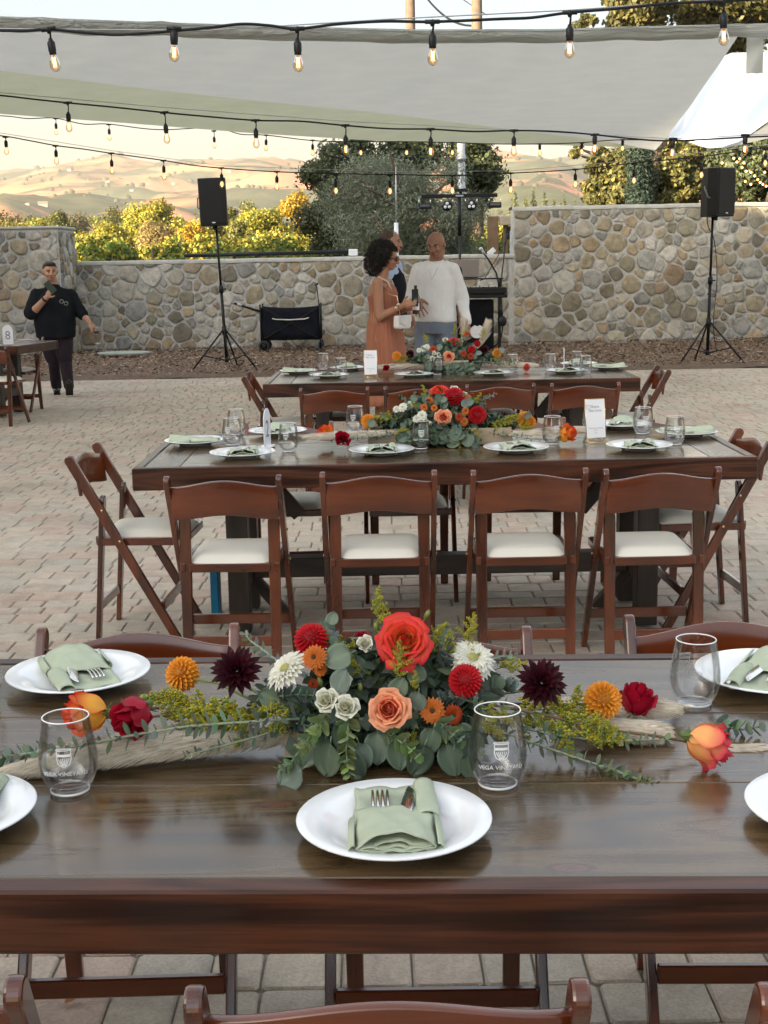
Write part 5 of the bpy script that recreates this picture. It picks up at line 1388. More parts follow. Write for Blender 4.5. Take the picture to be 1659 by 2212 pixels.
class Arr:
    def __init__(s, label, u, v, group, z=Zt, Y=None):
        p = gp(u, v, z) if Y is None else at(u, v, Y)
        s.base = Vector((p.x, p.y, z)); s.rnd = random.Random(int(u)); s.t = thing('flower_centerpiece', label, 'flower arrangement', s.base, 0, group)
    def put(s, k, u, v, Y, px, d=None, spin=None, name=None, label=None):
        """k: flower kind, px: width in the picture"""
        w = at(u, v, Y); sc = px / (CAM_F / (_f.dot(w - Vector((0, 0, CAM_H))))) / 2
        if d is None:
            o = (w - (s.base + Vector((0, 0, .03)))); o = o.normalized() if o.length > 1e-4 else Vector((0, 0, 1))
            cdir = (Vector((0, 0, CAM_H)) - w).normalized(); d = cdir * .9 + o * .75
        me = FM[k]; ob = link(name or me.name.split('.')[0], me, s.t, label=label)
        ob.matrix_local = T(w - s.base) @ aim(d) @ Rz(spin if spin is not None else s.rnd.uniform(0, 6.28)) @ Matrix.Scale(sc, 4)
        return ob
    def leaf(s, k, u, v, Y, px, ang, tilt=.3):
        """round leaf whose blade points along picture angle ang (0 right, 90 up) and half faces the camera"""
        w = at(u, v, Y); sc = px / (CAM_F / (_f.dot(w - Vector((0, 0, CAM_H)))))
        a = radians(ang); yd = (_r * cos(a) + _u * sin(a) + _f * s.rnd.uniform(-tilt, tilt)).normalized()
        zd = (-_f + _u * s.rnd.uniform(-.2, .8) + _r * s.rnd.uniform(-.5, .5)); zd = (zd - yd * zd.dot(yd)).normalized(); xd = yd.cross(zd)
        Mx = Matrix((xd, yd, zd)).transposed().to_4x4(); me = FM[k]; ob = link('leaf', me, s.t)
        ob.matrix_local = T(w - s.base - yd * sc * .5) @ Mx @ Matrix.Scale(sc, 4)
    def spray(s, k, u, v, Y, px, ang, back=.0):
        w = at(u, v, Y); sc = px / (CAM_F / (_f.dot(w - Vector((0, 0, CAM_H))))); a = radians(ang)
        d = _r * cos(a) + _u * sin(a) + _f * back; ob = link('goldenrod', FM[k], s.t); ob.matrix_local = T(w - s.base) @ aim(d) @ Rz(s.rnd.uniform(0, 6)) @ Matrix.Scale(sc, 4)
    def pts(s, pl): return [at(*q) - s.base for q in pl]
    def round_stem(s, pl, r0, r1, n, col=((.24, .31, .12), (.18, .25, .12)), name='eucalyptus_sprig'):
        P = s.pts(pl); mb = MB(); mb.tube(P, [.0016] * len(P), 5, col=(.25, .3, .16)); rnd = s.rnd
        for i in range(n):
            t = i / (n - 1) * (len(P) - 1); q = min(int(t), len(P) - 2); c = P[q].lerp(P[q + 1], t - q); ax = (P[q + 1] - P[q]).normalized()
            r = r0 + (r1 - r0) * i / n; a = i * pi / 2 + rnd.uniform(-.3, .3); b1 = ax.orthogonal().normalized(); b2 = ax.cross(b1)
            for sg in (0, pi):
                d = (b1 * cos(a + sg) + b2 * sin(a + sg)); dd = (d + ax * .55).normalized(); sd = dd.cross(ax).normalized(); cc = rnd.choice(col)
                Pg = []
                for p_ in range(5):
                    sx = -1 + p_ / 2; Pg.append([c + dd * (r * 2 * v) + sd * (sx * r * .95 * sin(pi * min(.97, max(.06, v ** .9))) ** .6) + ax * (r * .3 * abs(sx) * v) for v in (0, .2, .45, .7, .9, 1)])
                mb.grid(Pg, col=tuple(x * rnd.uniform(.85, 1.2) for x in cc))
        mb.build(name, M['euc'], s.t)
    def narrow_stem(s, pl, L, W, n, col=((.17, .23, .17), (.22, .28, .21), (.13, .18, .13)), name='eucalyptus_stem'):
        P = s.pts(pl); mb = MB(); mb.tube(P, [.0022] * (len(P) - 1) + [.001], 5, col=(.33, .38, .27)); rnd = s.rnd
        for i in range(n):
            t = i / (n - 1) * (len(P) - 1); q = min(int(t), len(P) - 2); c = P[q].lerp(P[q + 1], t - q); ax = (P[q + 1] - P[q]).normalized(); l = L * (1 - .55 * (i / n) ** 3)
            up = Vector((0, 0, 1)); sd = ax.cross(up).normalized()
            a = (0 if i % 2 else pi / 2) + rnd.uniform(-.35, .35)
            for sg in (0, pi):
                d = (up * cos(a + sg) + sd * sin(a + sg) + ax * .35).normalized(); wv = d.cross(ax + Vector((.01, .02, 0))).normalized(); wv = (wv + ax * rnd.uniform(-1, 1)).normalized(); cc = rnd.choice(col)
                Pg = [[c + d * (l * v) + wv * (sx * W * sin(pi * (.05 + .93 * v)) ** .7) for v in (0, .25, .5, .75, 1)] for sx in (-1, 0, 1)]
                mb.grid(Pg, col=tuple(x * rnd.uniform(.85, 1.2) for x in cc))
        mb.build(name, M['euc'], s.t)
    def pampas(s, pl, rad, n, L=.05):
        P = s.pts(pl); rnd = s.rnd; mb = MB(); mb.tube(P, .002, 5, col=(.45, .38, .25))
        for i in range(n):
            t = rnd.random() ** .8 * (len(P) - 1); q = min(int(t), len(P) - 2); c = P[q].lerp(P[q + 1], t - q); ax = (P[q + 1] - P[q]).normalized()
            d = Vector([rnd.gauss(0, 1) for _ in range(3)]); d = (d - ax * d.dot(ax)).normalized()
            if d.z < -.3: d.z *= -.4
            k = sin(pi * min(1, .12 + t / (len(P) - 1) * .95)) ** .5; l = L * rnd.uniform(.5, 1.1) * k
            a = c + d * rad * .2; m1 = c + d * (rad * .75 * k) + ax * l * .45; e = c + d * rad * 1.05 * k + ax * l + Vector((0, 0, -rad * .2)); w = ax.cross(d) * .0013
            cc = rnd.choice(((.72, .64, .52), (.80, .74, .63), (.60, .52, .40), (.78, .70, .58)))
            mb.add([a - w, a + w, m1 + w * 1.6, m1 - w * 1.6, e], [(0, 1, 2, 3), (3, 2, 4)], col=cc)
        mb.build('pampas_plume', M['pampas'], s.t)
    def fill(s, blobs, n, L, W, cols=((.05, .08, .05), (.08, .12, .08), (.04, .06, .035), (.10, .14, .07))):
        bl = [((Vector(at(u, v, Y)) - s.base)[:], tuple(q / (CAM_F / Y) for q in (rx, ry * .8, ry))) for u, v, Y, rx, ry in blobs]
        Pp, A_, B_, Cc = cloud(bl, n, L, W, cols, .7, .2, np.random.default_rng(5), .1, .3)
        Pp[:, 2] = np.maximum(Pp[:, 2], .004); o = quads('greenery', Pp, A_, B_, Cc, M['euc'], s.t); o['kind'] = 'stuff'
    def box(s, u0, u1, v, Y, h, d=.11):
        a, b = at(u0, v, Y), at(u1, v, Y); w = b.x - a.x; mb = MB()
        cx = (a.x + b.x) / 2 - s.base.x; cy = Y + d / 2 - s.base.y
        for dx, dy, sx, sy in ((0, -d / 2, w, .010), (0, d / 2, w, .010), (-w / 2 + .005, 0, .010, d - .011), (w / 2 - .005, 0, .010, d - .011)): mb.box((cx + dx, cy + dy, h / 2), (sx, sy, h), .001)
        mb.box((cx, cy, .006), (w - .02, d - .012, .01)); mb.build('wooden_box', M['crate'], s.t)
M['pampas'] = leafmat('pampas_hair', .35, .9, spec=.1)
M['crate'] = wood('pale_box_wood', [(.2, (.30, .24, .16)), (.6, (.44, .36, .26)), (.9, (.24, .19, .13))], .7, 'x', 8.0)
gF = 'flower centrepieces'
A = Arr('large foreground flower centrepiece of red roses, dahlias and eucalyptus in a wooden box', 835, 1560, gF)
print('arr base', A.base)
A.box(614, 1045, 1600, 1.985, .062)
A.fill([(840, 1510, 2.04, 190, 75), (800, 1440, 2.06, 130, 70), (930, 1450, 2.06, 110, 70), (700, 1560, 2.0, 90, 55), (980, 1560, 2.0, 100, 60), (840, 1600, 1.97, 200, 50)], 5200, .016, .009)
for q in [('rose_red', 873, 1381, 2.0, 124, Vector((.05, -.80, .55))), ('rose_peach', 839, 1532, 1.91, 100, Vector((-.1, -.9, .35))), ('ball_red', 673, 1382, 2.04, 80, Vector((-.3, -.5, .8))), ('ball_red', 1006, 1471, 1.98, 78, Vector((.1, -.6, .7))), ('rose_deep', 783, 1381, 2.10, 60, Vector((-.4, -.1, .8))),
          ('gerbera', 619, 1447, 2.0, 120, Vector((-.55, -.35, .75))), ('gerbera', 1019, 1424, 2.03, 124, Vector((.25, -.55, .75))), ('mum', 679, 1420, 1.98, 64, None), ('mum', 934, 1535, 1.93, 66, Vector((0, -1, .3))), ('mum_dark', 978, 1545, 1.94, 56, Vector((.3, -.9, .2))), ('mum', 692, 1446, 1.99, 36, None), ('mum', 968, 1392, 2.06, 34, None), ('mum_dark', 926, 1592, 1.94, 36, Vector((0, -1, .1))), ('mum_dark', 676, 1478, 2.0, 30, None),
          ('rose_white', 703, 1512, 1.93, 66, Vector((-.2, -.8, .5))), ('rose_white', 748, 1527, 1.91, 68, Vector((.1, -.8, .5))), ('rose_white', 735, 1476, 1.96, 60, None), ('rose_white', 788, 1390, 2.03, 46, None), ('rose_white', 860, 1333, 2.07, 44, Vector((0, .1, 1))),
          ('dark', 512, 1450, 2.02, 118, Vector((-.1, -.8, .6))), ('dark', 1170, 1476, 1.97, 118, Vector((.1, -.8, .6))), ('ball_gold', 394, 1456, 2.14, 80, Vector((-.5, -.7, .45))), ('ball_gold', 1302, 1513, 2.02, 88, Vector((.35, -.75, .5)))]: A.put(*q)
for u, v, Y, px, d in [(692, 1473, 2.0, 26, Vector((-.3, -.2, .9))), (778, 1487, 1.98, 26, Vector((0, -.3, .9))), (813, 1354, 2.08, 28, Vector((0, 0, 1))), (922, 1328, 2.06, 24, Vector((.5, 0, .9))), (315, 1506, 2.05, 30, Vector((-.9, -.1, .2))), (1146, 1490, 2.05, 26, Vector((-.2, -.8, .4)))]: A.put('bud', u, v, Y, px, d)
for q in [('leaf_a', 730, 1420, 1.98, 62, 200), ('leaf_a', 861, 1484, 1.93, 46, 60), ('leaf_c', 737, 1470, 1.95, 56, 70), ('leaf_a', 708, 1640, 1.90, 78, 260), ('leaf_b', 668, 1625, 1.92, 70, 240), ('leaf_c', 627, 1678, 1.87, 72, 215), ('leaf_b', 765, 1655, 1.89, 66, 300), ('leaf_b', 905, 1642, 1.90, 74, 250), ('leaf_b', 975, 1640, 1.90, 74, 290), ('leaf_b', 1020, 1610, 1.92, 70, 300), ('leaf_a', 957, 1372, 2.05, 46, 80), ('leaf_a', 583, 1506, 2.0, 50, 160), ('leaf_b', 1060, 1500, 2.02, 56, 10), ('leaf_b', 1058, 1470, 2.03, 48, 30), ('leaf_c', 903, 1515, 1.93, 46, 265), ('leaf_b', 815, 1615, 1.91, 70, 270), ('leaf_b', 860, 1630, 1.90, 66, 280), ('leaf_b', 740, 1592, 1.93, 60, 265), ('leaf_a', 1000, 1590, 1.93, 56, 320), ('leaf_b', 620, 1520, 2.0, 56, 190), ('leaf_c', 715, 1545, 1.94, 40, 240), ('leaf_b', 655, 1500, 1.98, 46, 170), ('leaf_b', 1045, 1560, 1.96, 56, 340), ('leaf_a', 900, 1455, 2.0, 44, 100), ('leaf_b', 770, 1440, 2.02, 56, 120), ('leaf_a', 705, 1350, 2.08, 34, 110), ('leaf_a', 718, 1336, 2.08, 30, 70), ('leaf_b', 930, 1600, 1.91, 60, 255), ('leaf_c', 782, 1692 - 60, 1.90, 60, 285), ('leaf_b', 1015, 1655, 1.89, 60, 275)]: A.leaf(*q)
A.round_stem([(705, 1545, 1.93), (680, 1580, 1.90), (655, 1610, 1.885), (630, 1645, 1.87), (608, 1662, 1.865)], .0125, .006, 13)
A.round_stem([(752, 1540, 1.93), (752, 1580, 1.90), (748, 1620, 1.885), (750, 1650, 1.87), (752, 1672, 1.865)], .0125, .006, 13)
A.round_stem([(838, 1585, 1.92), (862, 1600, 1.90), (885, 1617, 1.885), (900, 1632, 1.875)], .0115, .007, 8)
A.round_stem([(950, 1560, 1.93), (968, 1580, 1.91), (985, 1592, 1.90), (995, 1600, 1.895)], .0125, .008, 7, ((.18, .26, .18), (.22, .3, .18)))
gy = ((.13, .18, .15), (.17, .22, .19), (.10, .14, .12))
A.round_stem([(760, 1460, 2.0), (752, 1425, 2.02), (730, 1395, 2.03), (715, 1370, 2.05)], .011, .007, 11, gy); A.round_stem([(600, 1505, 1.98), (640, 1500, 1.97), (675, 1502, 1.96)], .010, .007, 10, gy)
A.round_stem([(1045, 1525, 1.97), (985, 1505, 1.97), (955, 1505, 1.97)], .010, .007, 10, gy); A.round_stem([(955, 1440, 2.02), (965, 1420, 2.02), (962, 1395, 2.03)], .011, .007, 8, gy); A.round_stem([(620, 1560, 1.97), (655, 1565, 1.95), (700, 1580, 1.94)], .010, .006, 9, gy)
A.narrow_stem([(628, 1450, 2.06), (600, 1430, 2.10), (570, 1405, 2.13), (545, 1388, 2.15), (528, 1370, 2.17)], .018, .0036, 15)
A.narrow_stem([(660, 1552, 1.96), (560, 1558, 1.95), (470, 1564, 1.94), (400, 1570, 1.935), (300, 1586, 1.93), (200, 1606, 1.915), (120, 1620, 1.905), (20, 1632, 1.90)], .027, .0062, 36)
A.narrow_stem([(640, 1560, 1.97), (560, 1590, 1.955), (480, 1612, 1.94), (400, 1632, 1.91)], .019, .005, 20)
A.round_stem([(150, 1622, 1.96), (90, 1628, 1.955), (40, 1634, 1.95), (-10, 1640, 1.945)], .013, .010, 8, gy)
A.narrow_stem([(1040, 1555, 1.98), (1120, 1570, 1.97), (1200, 1588, 1.965), (1280, 1598, 1.96), (1360, 1600, 1.955), (1440, 1598, 1.955)], .024, .0058, 28)
A.narrow_stem([(1040, 1568, 1.97), (1110, 1590, 1.95), (1180, 1615, 1.93), (1260, 1642, 1.905), (1330, 1664, 1.885), (1392, 1688, 1.865)], .022, .0055, 26)
A.round_stem([(1290, 1655, 1.895), (1340, 1670, 1.88), (1380, 1684, 1.868), (1412, 1696, 1.858)], .0085, .005, 9)
A.narrow_stem([(1030, 1440, 2.04), (1060, 1425, 2.07), (1090, 1418, 2.09), (1112, 1420, 2.10)], .016, .0036, 12)
A.round_stem([(600, 1480, 2.03), (575, 1492, 2.02), (556, 1512, 2.01), (548, 1535, 2.0)], .012, .008, 8, gy)
A.round_stem([(1060, 1490, 2.02), (1085, 1478, 2.03), (1105, 1480, 2.03)], .012, .008, 6, gy)
A.round_stem([(1545, 1560, 2.06), (1575, 1572, 2.05), (1605, 1576, 2.045), (1640, 1570, 2.04)], .013, .008, 8, ((.18, .25, .17), (.14, .2, .14)))
A.pampas([(660, 1590, 2.02), (520, 1600, 2.0), (380, 1612, 1.98), (240, 1630, 1.955), (90, 1655, 1.93), (-60, 1676, 1.91)], .030, 7500, .060)
A.pampas([(560, 1560, 2.06), (420, 1580, 2.04), (300, 1600, 2.02), (160, 1622, 1.99), (0, 1640, 1.97)], .022, 2600, .05)
A.pampas([(1180, 1520, 2.10), (1300, 1530, 2.12), (1380, 1531, 2.12), (1490, 1532, 2.12)], .026, 3600, .055); A.pampas([(1240, 1570, 2.03), (1350, 1580, 2.03), (1450, 1585, 2.03)], .026, 3200, .055); A.pampas([(1500, 1618, 2.0), (1580, 1625, 1.99), (1690, 1622, 1.99)], .017, 1800, .045)
for q in [('gold_a', 812, 1375, 2.06, 105, 92), ('gold_b', 745, 1410, 2.04, 70, 130), ('gold_b', 840, 1450, 1.99, 90, 60), ('gold_a', 868, 1465, 1.97, 80, 95), ('gold_b', 780, 1430, 2.03, 90, 150), ('gold_a', 1000, 1400, 2.06, 80, 70), ('gold_b', 600, 1545, 1.99, 100, 175), ('gold_b', 1035, 1440, 2.04, 70, 110), ('gold_a', 905, 1420, 2.03, 85, 60), ('gold_b', 850, 1480, 1.97, 80, 80), ('gold_a', 800, 1460, 2.0, 90, 130), ('gold_b', 940, 1560, 1.93, 75, 285), ('gold_a', 900, 1565, 1.93, 70, 250), ('gold_b', 1030, 1520, 1.95, 90, 330), ('gold_a', 1040, 1530, 1.93, 80, 310), ('gold_b', 650, 1530, 1.98, 90, 185), ('gold_a', 640, 1545, 1.97, 80, 200), ('gold_b', 895, 1500, 1.95, 50, 90), ('gold_a', 960, 1430, 2.03, 70, 85), ('gold_b', 715, 1400, 2.04, 60, 140), ('gold_a', 1060, 1450, 2.08, 80, 10), ('gold_b', 930, 1380, 2.05, 50, 45),
          ('gold_a', 600, 1530, 2.02, 190, 176), ('gold_b', 580, 1545, 2.0, 170, 188), ('gold_a', 560, 1535, 2.03, 180, 178), ('gold_b', 480, 1530, 2.03, 130, 185), ('gold_a', 440, 1530, 2.04, 110, 175), ('gold_b', 500, 1545, 2.0, 120, 195), ('gold_a', 430, 1520, 2.04, 110, 175),
          ('gold_a', 1080, 1530, 1.99, 170, 355), ('gold_b', 1150, 1540, 1.98, 160, 350), ('gold_a', 1220, 1555, 1.97, 130, 345), ('gold_b', 1200, 1530, 2.02, 130, 5), ('gold_a', 1260, 1560, 1.96, 110, 340), ('gold_a', 1100, 1545, 1.97, 130, 340), ('gold_b', 1200, 1570, 1.95, 80, 300)]: A.spray(*q)
# bare stems reaching out to the end blooms
mb = MB()
for pl in ([(640, 1510, 2.03), (560, 1500, 2.06), (520, 1470, 2.09)], [(1040, 1505, 2.03), (1110, 1495, 2.07), (1170, 1485, 2.10)], [(1050, 1520, 2.0), (1180, 1545, 1.98), (1300, 1575, 1.97), (1420, 1590, 1.97), (1505, 1606, 1.97)], [(620, 1530, 2.0), (480, 1535, 2.02), (380, 1542, 2.03), (330, 1548, 2.03)], [(560, 1520, 2.04), (470, 1475, 2.1), (420, 1468, 2.12)], [(1080, 1520, 2.03), (1200, 1522, 2.03), (1290, 1520, 2.03)], [(350, 1530, 2.05), (280, 1530, 2.06), (235, 1533, 2.06)]):
    P = A.pts(pl); mb.tube(P, [.0026] * len(P), 6, col=random.choice(((.16, .10, .05), (.10, .06, .04), (.15, .2, .06))))
kind(mb.build('stem', M['stem'], A.t), 'stuff')
def loose(k, u, v, Y, px, d, label, cat='rose'):
    w = at(u, v, Y); sc = px / (CAM_F / (_f.dot(w - Vector((0, 0, CAM_H))))) / 2
    ob = link('loose_rose', FM[k]); ob.matrix_world = T(w) @ aim(d) @ Rz(random.uniform(0, 6)) @ Matrix.Scale(sc, 4); tag(ob, label, cat, 'loose roses lying on the tables'); return ob
loose('rose_orange', 180, 1540, 1.99, 150, Vector((-1, -.25, .12)), 'orange and yellow rose with red edges lying at the left end of the foreground flowers')
loose('rose_deep', 284, 1550, 1.96, 152, Vector((-.55, -.75, -.28)), 'deep red rose lying at the left of the foreground table beside the orange one')
loose('rose_deep', 1376, 1508, 2.10, 125, Vector((.2, -.1, .9)), 'deep red rose standing behind the yellow dahlia at the right of the foreground flowers')
loose('rose_pink', 1536, 1612, 1.905, 150, Vector((.80, -.30, -.30)), 'pink and yellow rose bud lying at the right end of the foreground flowers')

# middle arrangement
B = Arr('middle table flower centrepiece with a large dark red dahlia on top', 950, 948, gF)
B.box(795, 1105, 940, 5.54, .07, .13)
B.fill([(950, 905, 5.6, 70, 42), (920, 880, 5.62, 50, 35), (1000, 890, 5.62, 50, 40), (950, 940, 5.5, 80, 26), (870, 915, 5.6, 60, 22), (1060, 915, 5.6, 70, 20)], 3600, .017, .010)
for q in [('ball_red', 982, 860, 5.62, 52, Vector((.2, -.6, .8))), ('rose_red', 948, 842, 5.66, 46, Vector((-.1, -.4, .9))), ('ball_red', 1031, 897, 5.55, 42, Vector((.3, -.9, .3))), ('rose_peach', 958, 901, 5.5, 40, Vector((0, -1, .25))), ('rose_white', 983, 842, 5.7, 26, None), ('gerbera', 1002, 850, 5.72, 30, Vector((.3, 0, 1))),
          ('mum', 928, 865, 5.56, 20, None), ('mum', 916, 880, 5.54, 20, None), ('mum', 938, 881, 5.54, 18, None), ('mum_dark', 992, 901, 5.5, 22, None), ('mum', 1003, 911, 5.5, 22, None), ('mum', 1006, 888, 5.54, 20, None), ('mum', 1012, 860, 5.6, 20, None), ('aster', 870, 880, 5.55, 30, Vector((-.4, -.8, .5))), ('aster', 888, 874, 5.58, 26, None), ('aster', 912, 898, 5.5, 32, Vector((-.1, -1, .4))), ('aster', 900, 905, 5.5, 24, None), ('aster', 928, 915, 5.49, 16, None), ('aster', 856, 884, 5.58, 22, None), ('dark', 828, 912, 5.6, 34, None), ('dark', 1088, 905, 5.66, 34, None),
          ('ball_gold', 796, 910, 5.62, 34, None), ('ball_gold', 1134, 906, 5.6, 38, None), ('ball_gold', 1146, 912, 5.58, 26, None)]: B.put(*q)
for k in range(24): B.leaf(random.choice(('leaf_a', 'leaf_b', 'leaf_c', 'leaf_b')), 950 + random.uniform(-85, 85), 943 + random.uniform(-10, 16), 5.46, random.uniform(22, 32), random.uniform(180, 360))
for k in range(30): B.leaf(random.choice(('leaf_a', 'leaf_b', 'leaf_c')), 940 + random.gauss(0, 62), 890 + random.uniform(-30, 36), 5.56, random.uniform(14, 22), random.uniform(0, 180))
for q in [('gold_b', 925, 870, 5.6, 40, 110), ('gold_a', 890, 925, 5.5, 40, 200), ('gold_b', 905, 930, 5.48, 36, 250), ('gold_a', 1050, 910, 5.55, 50, 0), ('gold_b', 1010, 925, 5.5, 40, 320), ('gold_a', 1075, 905, 5.55, 50, 15), ('gold_b', 860, 905, 5.56, 50, 170), ('gold_a', 1110, 915, 5.55, 40, 350), ('gold_b', 1020, 880, 5.6, 36, 60), ('gold_a', 900, 890, 5.55, 30, 120), ('gold_b', 985, 935, 5.47, 36, 280)]: B.spray(*q)
B.narrow_stem([(1010, 880, 5.6), (1035, 868, 5.62), (1055, 858, 5.64), (1070, 850, 5.66)], .02, .005, 11); B.narrow_stem([(1040, 930, 5.55), (1090, 940, 5.52), (1150, 948, 5.5), (1200, 950, 5.5)], .024, .006, 18)
B.narrow_stem([(890, 930, 5.55), (830, 940, 5.5), (770, 946, 5.48), (730, 948, 5.48)], .024, .006, 18); B.narrow_stem([(920, 900, 5.6), (880, 868, 5.62), (865, 855, 5.64)], .02, .005, 9)
B.pampas([(860, 935, 5.55), (780, 942, 5.52), (710, 945, 5.5), (640, 944, 5.52)], .030, 1500, .07); B.pampas([(1080, 938, 5.55), (1160, 937, 5.55), (1240, 932, 5.6), (1300, 930, 5.6)], .032, 1700, .07)
mb = MB()
for pl in ([(880, 925, 5.56), (820, 935, 5.56), (770, 940, 5.56)], [(1060, 915, 5.6), (1150, 925, 5.58), (1215, 932, 5.56)], [(1050, 905, 5.6), (1100, 905, 5.62), (1135, 910, 5.6)]): mb.tube(B.pts(pl), .003, 5, col=(.14, .16, .06))
kind(mb.build('stem', M['stem'], B.t), 'stuff')
loose('rose_orange', 703, 936, 5.55, 60, Vector((-.5, -.5, .6)), 'orange and yellow rose at the left end of the middle flowers')
loose('rose_deep', 741, 949, 5.42, 56, Vector((0, -.9, .3)), 'dark red rose at the left of the middle flowers beside the orange one')
loose('rose_orange', 1227, 936, 5.5, 62, Vector((.7, -.5, .4)), 'orange red rose at the right end of the middle flowers by the card stand')

# back arrangement
Cc_ = Arr('back table flower centrepiece in front of the standing guests', 965, 797, gF)
Cc_.box(925, 1012, 795, 9.1, .09, .13)
Cc_.fill([(970, 780, 9.18, 50, 26), (980, 758, 9.2, 42, 24), (920, 777, 9.2, 40, 12), (1030, 775, 9.2, 45, 14), (965, 800, 9.1, 55, 12)], 2400, .022, .013)
for q in [('rose_red', 981, 737, 9.2, 30, Vector((0, -.5, .8))), ('rose_peach', 970, 770, 9.1, 26, Vector((0, -1, .2))), ('mum_dark', 936, 755, 9.15, 20, None), ('mum_dark', 1002, 764, 9.12, 18, None), ('mum_dark', 1017, 770, 9.12, 18, None), ('ball_red', 1019, 755, 9.15, 17, None), ('ball_red', 1031, 742, 9.2, 15, None), ('rose_white', 962, 734, 9.22, 15, None), ('aster', 915, 753, 9.16, 20, None), ('aster', 922, 750, 9.16, 20, None), ('aster', 905, 757, 9.18, 16, None), ('rose_white', 938, 763, 9.1, 12, None), ('rose_white', 948, 766, 9.1, 12, None), ('rose_white', 934, 774, 9.08, 14, None), ('rose_white', 1026, 748, 9.2, 12, None), ('dark', 886, 766, 9.2, 22, None), ('dark', 1046, 757, 9.2, 26, None), ('ball_gold', 857, 769, 9.2, 21, None), ('ball_gold', 1074, 763, 9.2, 22, None), ('rose_red', 1008, 720, 9.25, 10, None)]: Cc_.put(*q)
for k in range(26): Cc_.leaf(random.choice(('leaf_a', 'leaf_b', 'leaf_b')), 975 + random.uniform(-50, 50), 795 + random.uniform(-8, 10), 9.07, random.uniform(15, 22), random.uniform(180, 360))
for k in range(26): Cc_.leaf(random.choice(('leaf_a', 'leaf_b', 'leaf_c')), 970 + random.gauss(0, 40), 770 + random.uniform(-22, 16), 9.15, random.uniform(10, 16), random.uniform(0, 180))
for q in [('gold_b', 985, 730, 9.25, 30, 95), ('gold_a', 930, 745, 9.2, 28, 120), ('gold_b', 900, 772, 9.2, 34, 180), ('gold_a', 1045, 770, 9.2, 34, 0), ('gold_b', 1000, 735, 9.25, 26, 70), ('gold_a', 880, 775, 9.2, 30, 180), ('gold_b', 1060, 775, 9.2, 30, 350), ('gold_a', 1040, 735, 9.25, 26, 80)]: Cc_.spray(*q)
Cc_.narrow_stem([(1020, 780, 9.15), (1055, 782, 9.15), (1085, 783, 9.15), (1110, 782, 9.15)], .03, .008, 14)
Cc_.pampas([(1030, 755, 9.3), (1043, 735, 9.3), (1050, 712, 9.3), (1055, 694, 9.3)], .035, 700, .10); Cc_.pampas([(1000, 745, 9.3), (1003, 728, 9.3), (1003, 705, 9.3), (1002, 690, 9.3)], .035, 700, .09)
Cc_.pampas([(930, 788, 9.2), (880, 792, 9.2), (830, 795, 9.2), (790, 795, 9.2)], .035, 900, .09); Cc_.pampas([(1020, 787, 9.2), (1080, 789, 9.2), (1130, 790, 9.2), (1170, 789, 9.2)], .035, 900, .09)
loose('rose_deep', 835, 795, 9.15, 24, Vector((-.3, -.8, .3)), 'dark red rose at the left end of the back table flowers')
loose('rose_pink', 1137, 794, 9.15, 24, Vector((.3, -.8, .3)), 'pink rose at the right end of the back table flowers')
# ------------------------------------------------------------------ speakers, DJ table, wagon
def speaker_stand(x, y, rz, lean, pole_top, label, feet):
    t = thing('speaker_stand', label, 'speaker stand', (x, y, .03), rz, 'speaker stands')
    Lm = Matrix.Rotation(lean, 4, 'Y')
    mb = MB(); mb.tube([Lm @ Vector(p) for p in ((0, 0, .12), (0, 0, 1.15))], .0235, 12); mb.build('lower_pole', M['blackmetal'], t)
    mb = MB(); mb.tube([Lm @ Vector(p) for p in ((0, 0, 1.15), (0, 0, pole_top))], .0175, 12); mb.build('upper_pole', M['blackmetal'], t)
    mb = MB(); mb.tube([Lm @ Vector(p) for p in ((0, 0, 1.10), (0, 0, 1.20))], .034, 12); mb.box((0.05, 0, 1.15), (.05, .02, .02), .004, M=Lm); mb.build('clamp', M['black'], t)
    mb = MB(); mb.tube([Lm @ Vector(p) for p in ((0, 0, .50), (0, 0, .62))], .036, 12); mb.build('collar', M['black'], t)
    mb = MB(); mb.tube([Lm @ Vector(p) for p in ((0, 0, .10), (0, 0, .17))], .030, 12); mb.build('hub', M['black'], t)
    for a in feet:
        e = Vector((cos(a) * .54, sin(a) * .54, 0)); s = Lm @ Vector((cos(a) * .03, sin(a) * .03, .56)); m = s.lerp(e, .62)
        mb = MB(); mb.tube([s, e], .0135, 8); l = mb.build('leg', M['blackmetal'], t)
        mb = MB(); mb.tube([s.lerp(e, .96), e + (e - s).normalized() * .015], .018, 8); mb.build('rubber_foot', M['black'], l)
        mb = MB(); mb.tube([Lm @ Vector((cos(a) * .03, sin(a) * .03, .135)), m], .0085, 6); mb.build('brace', M['blackmetal'], t)
    return t
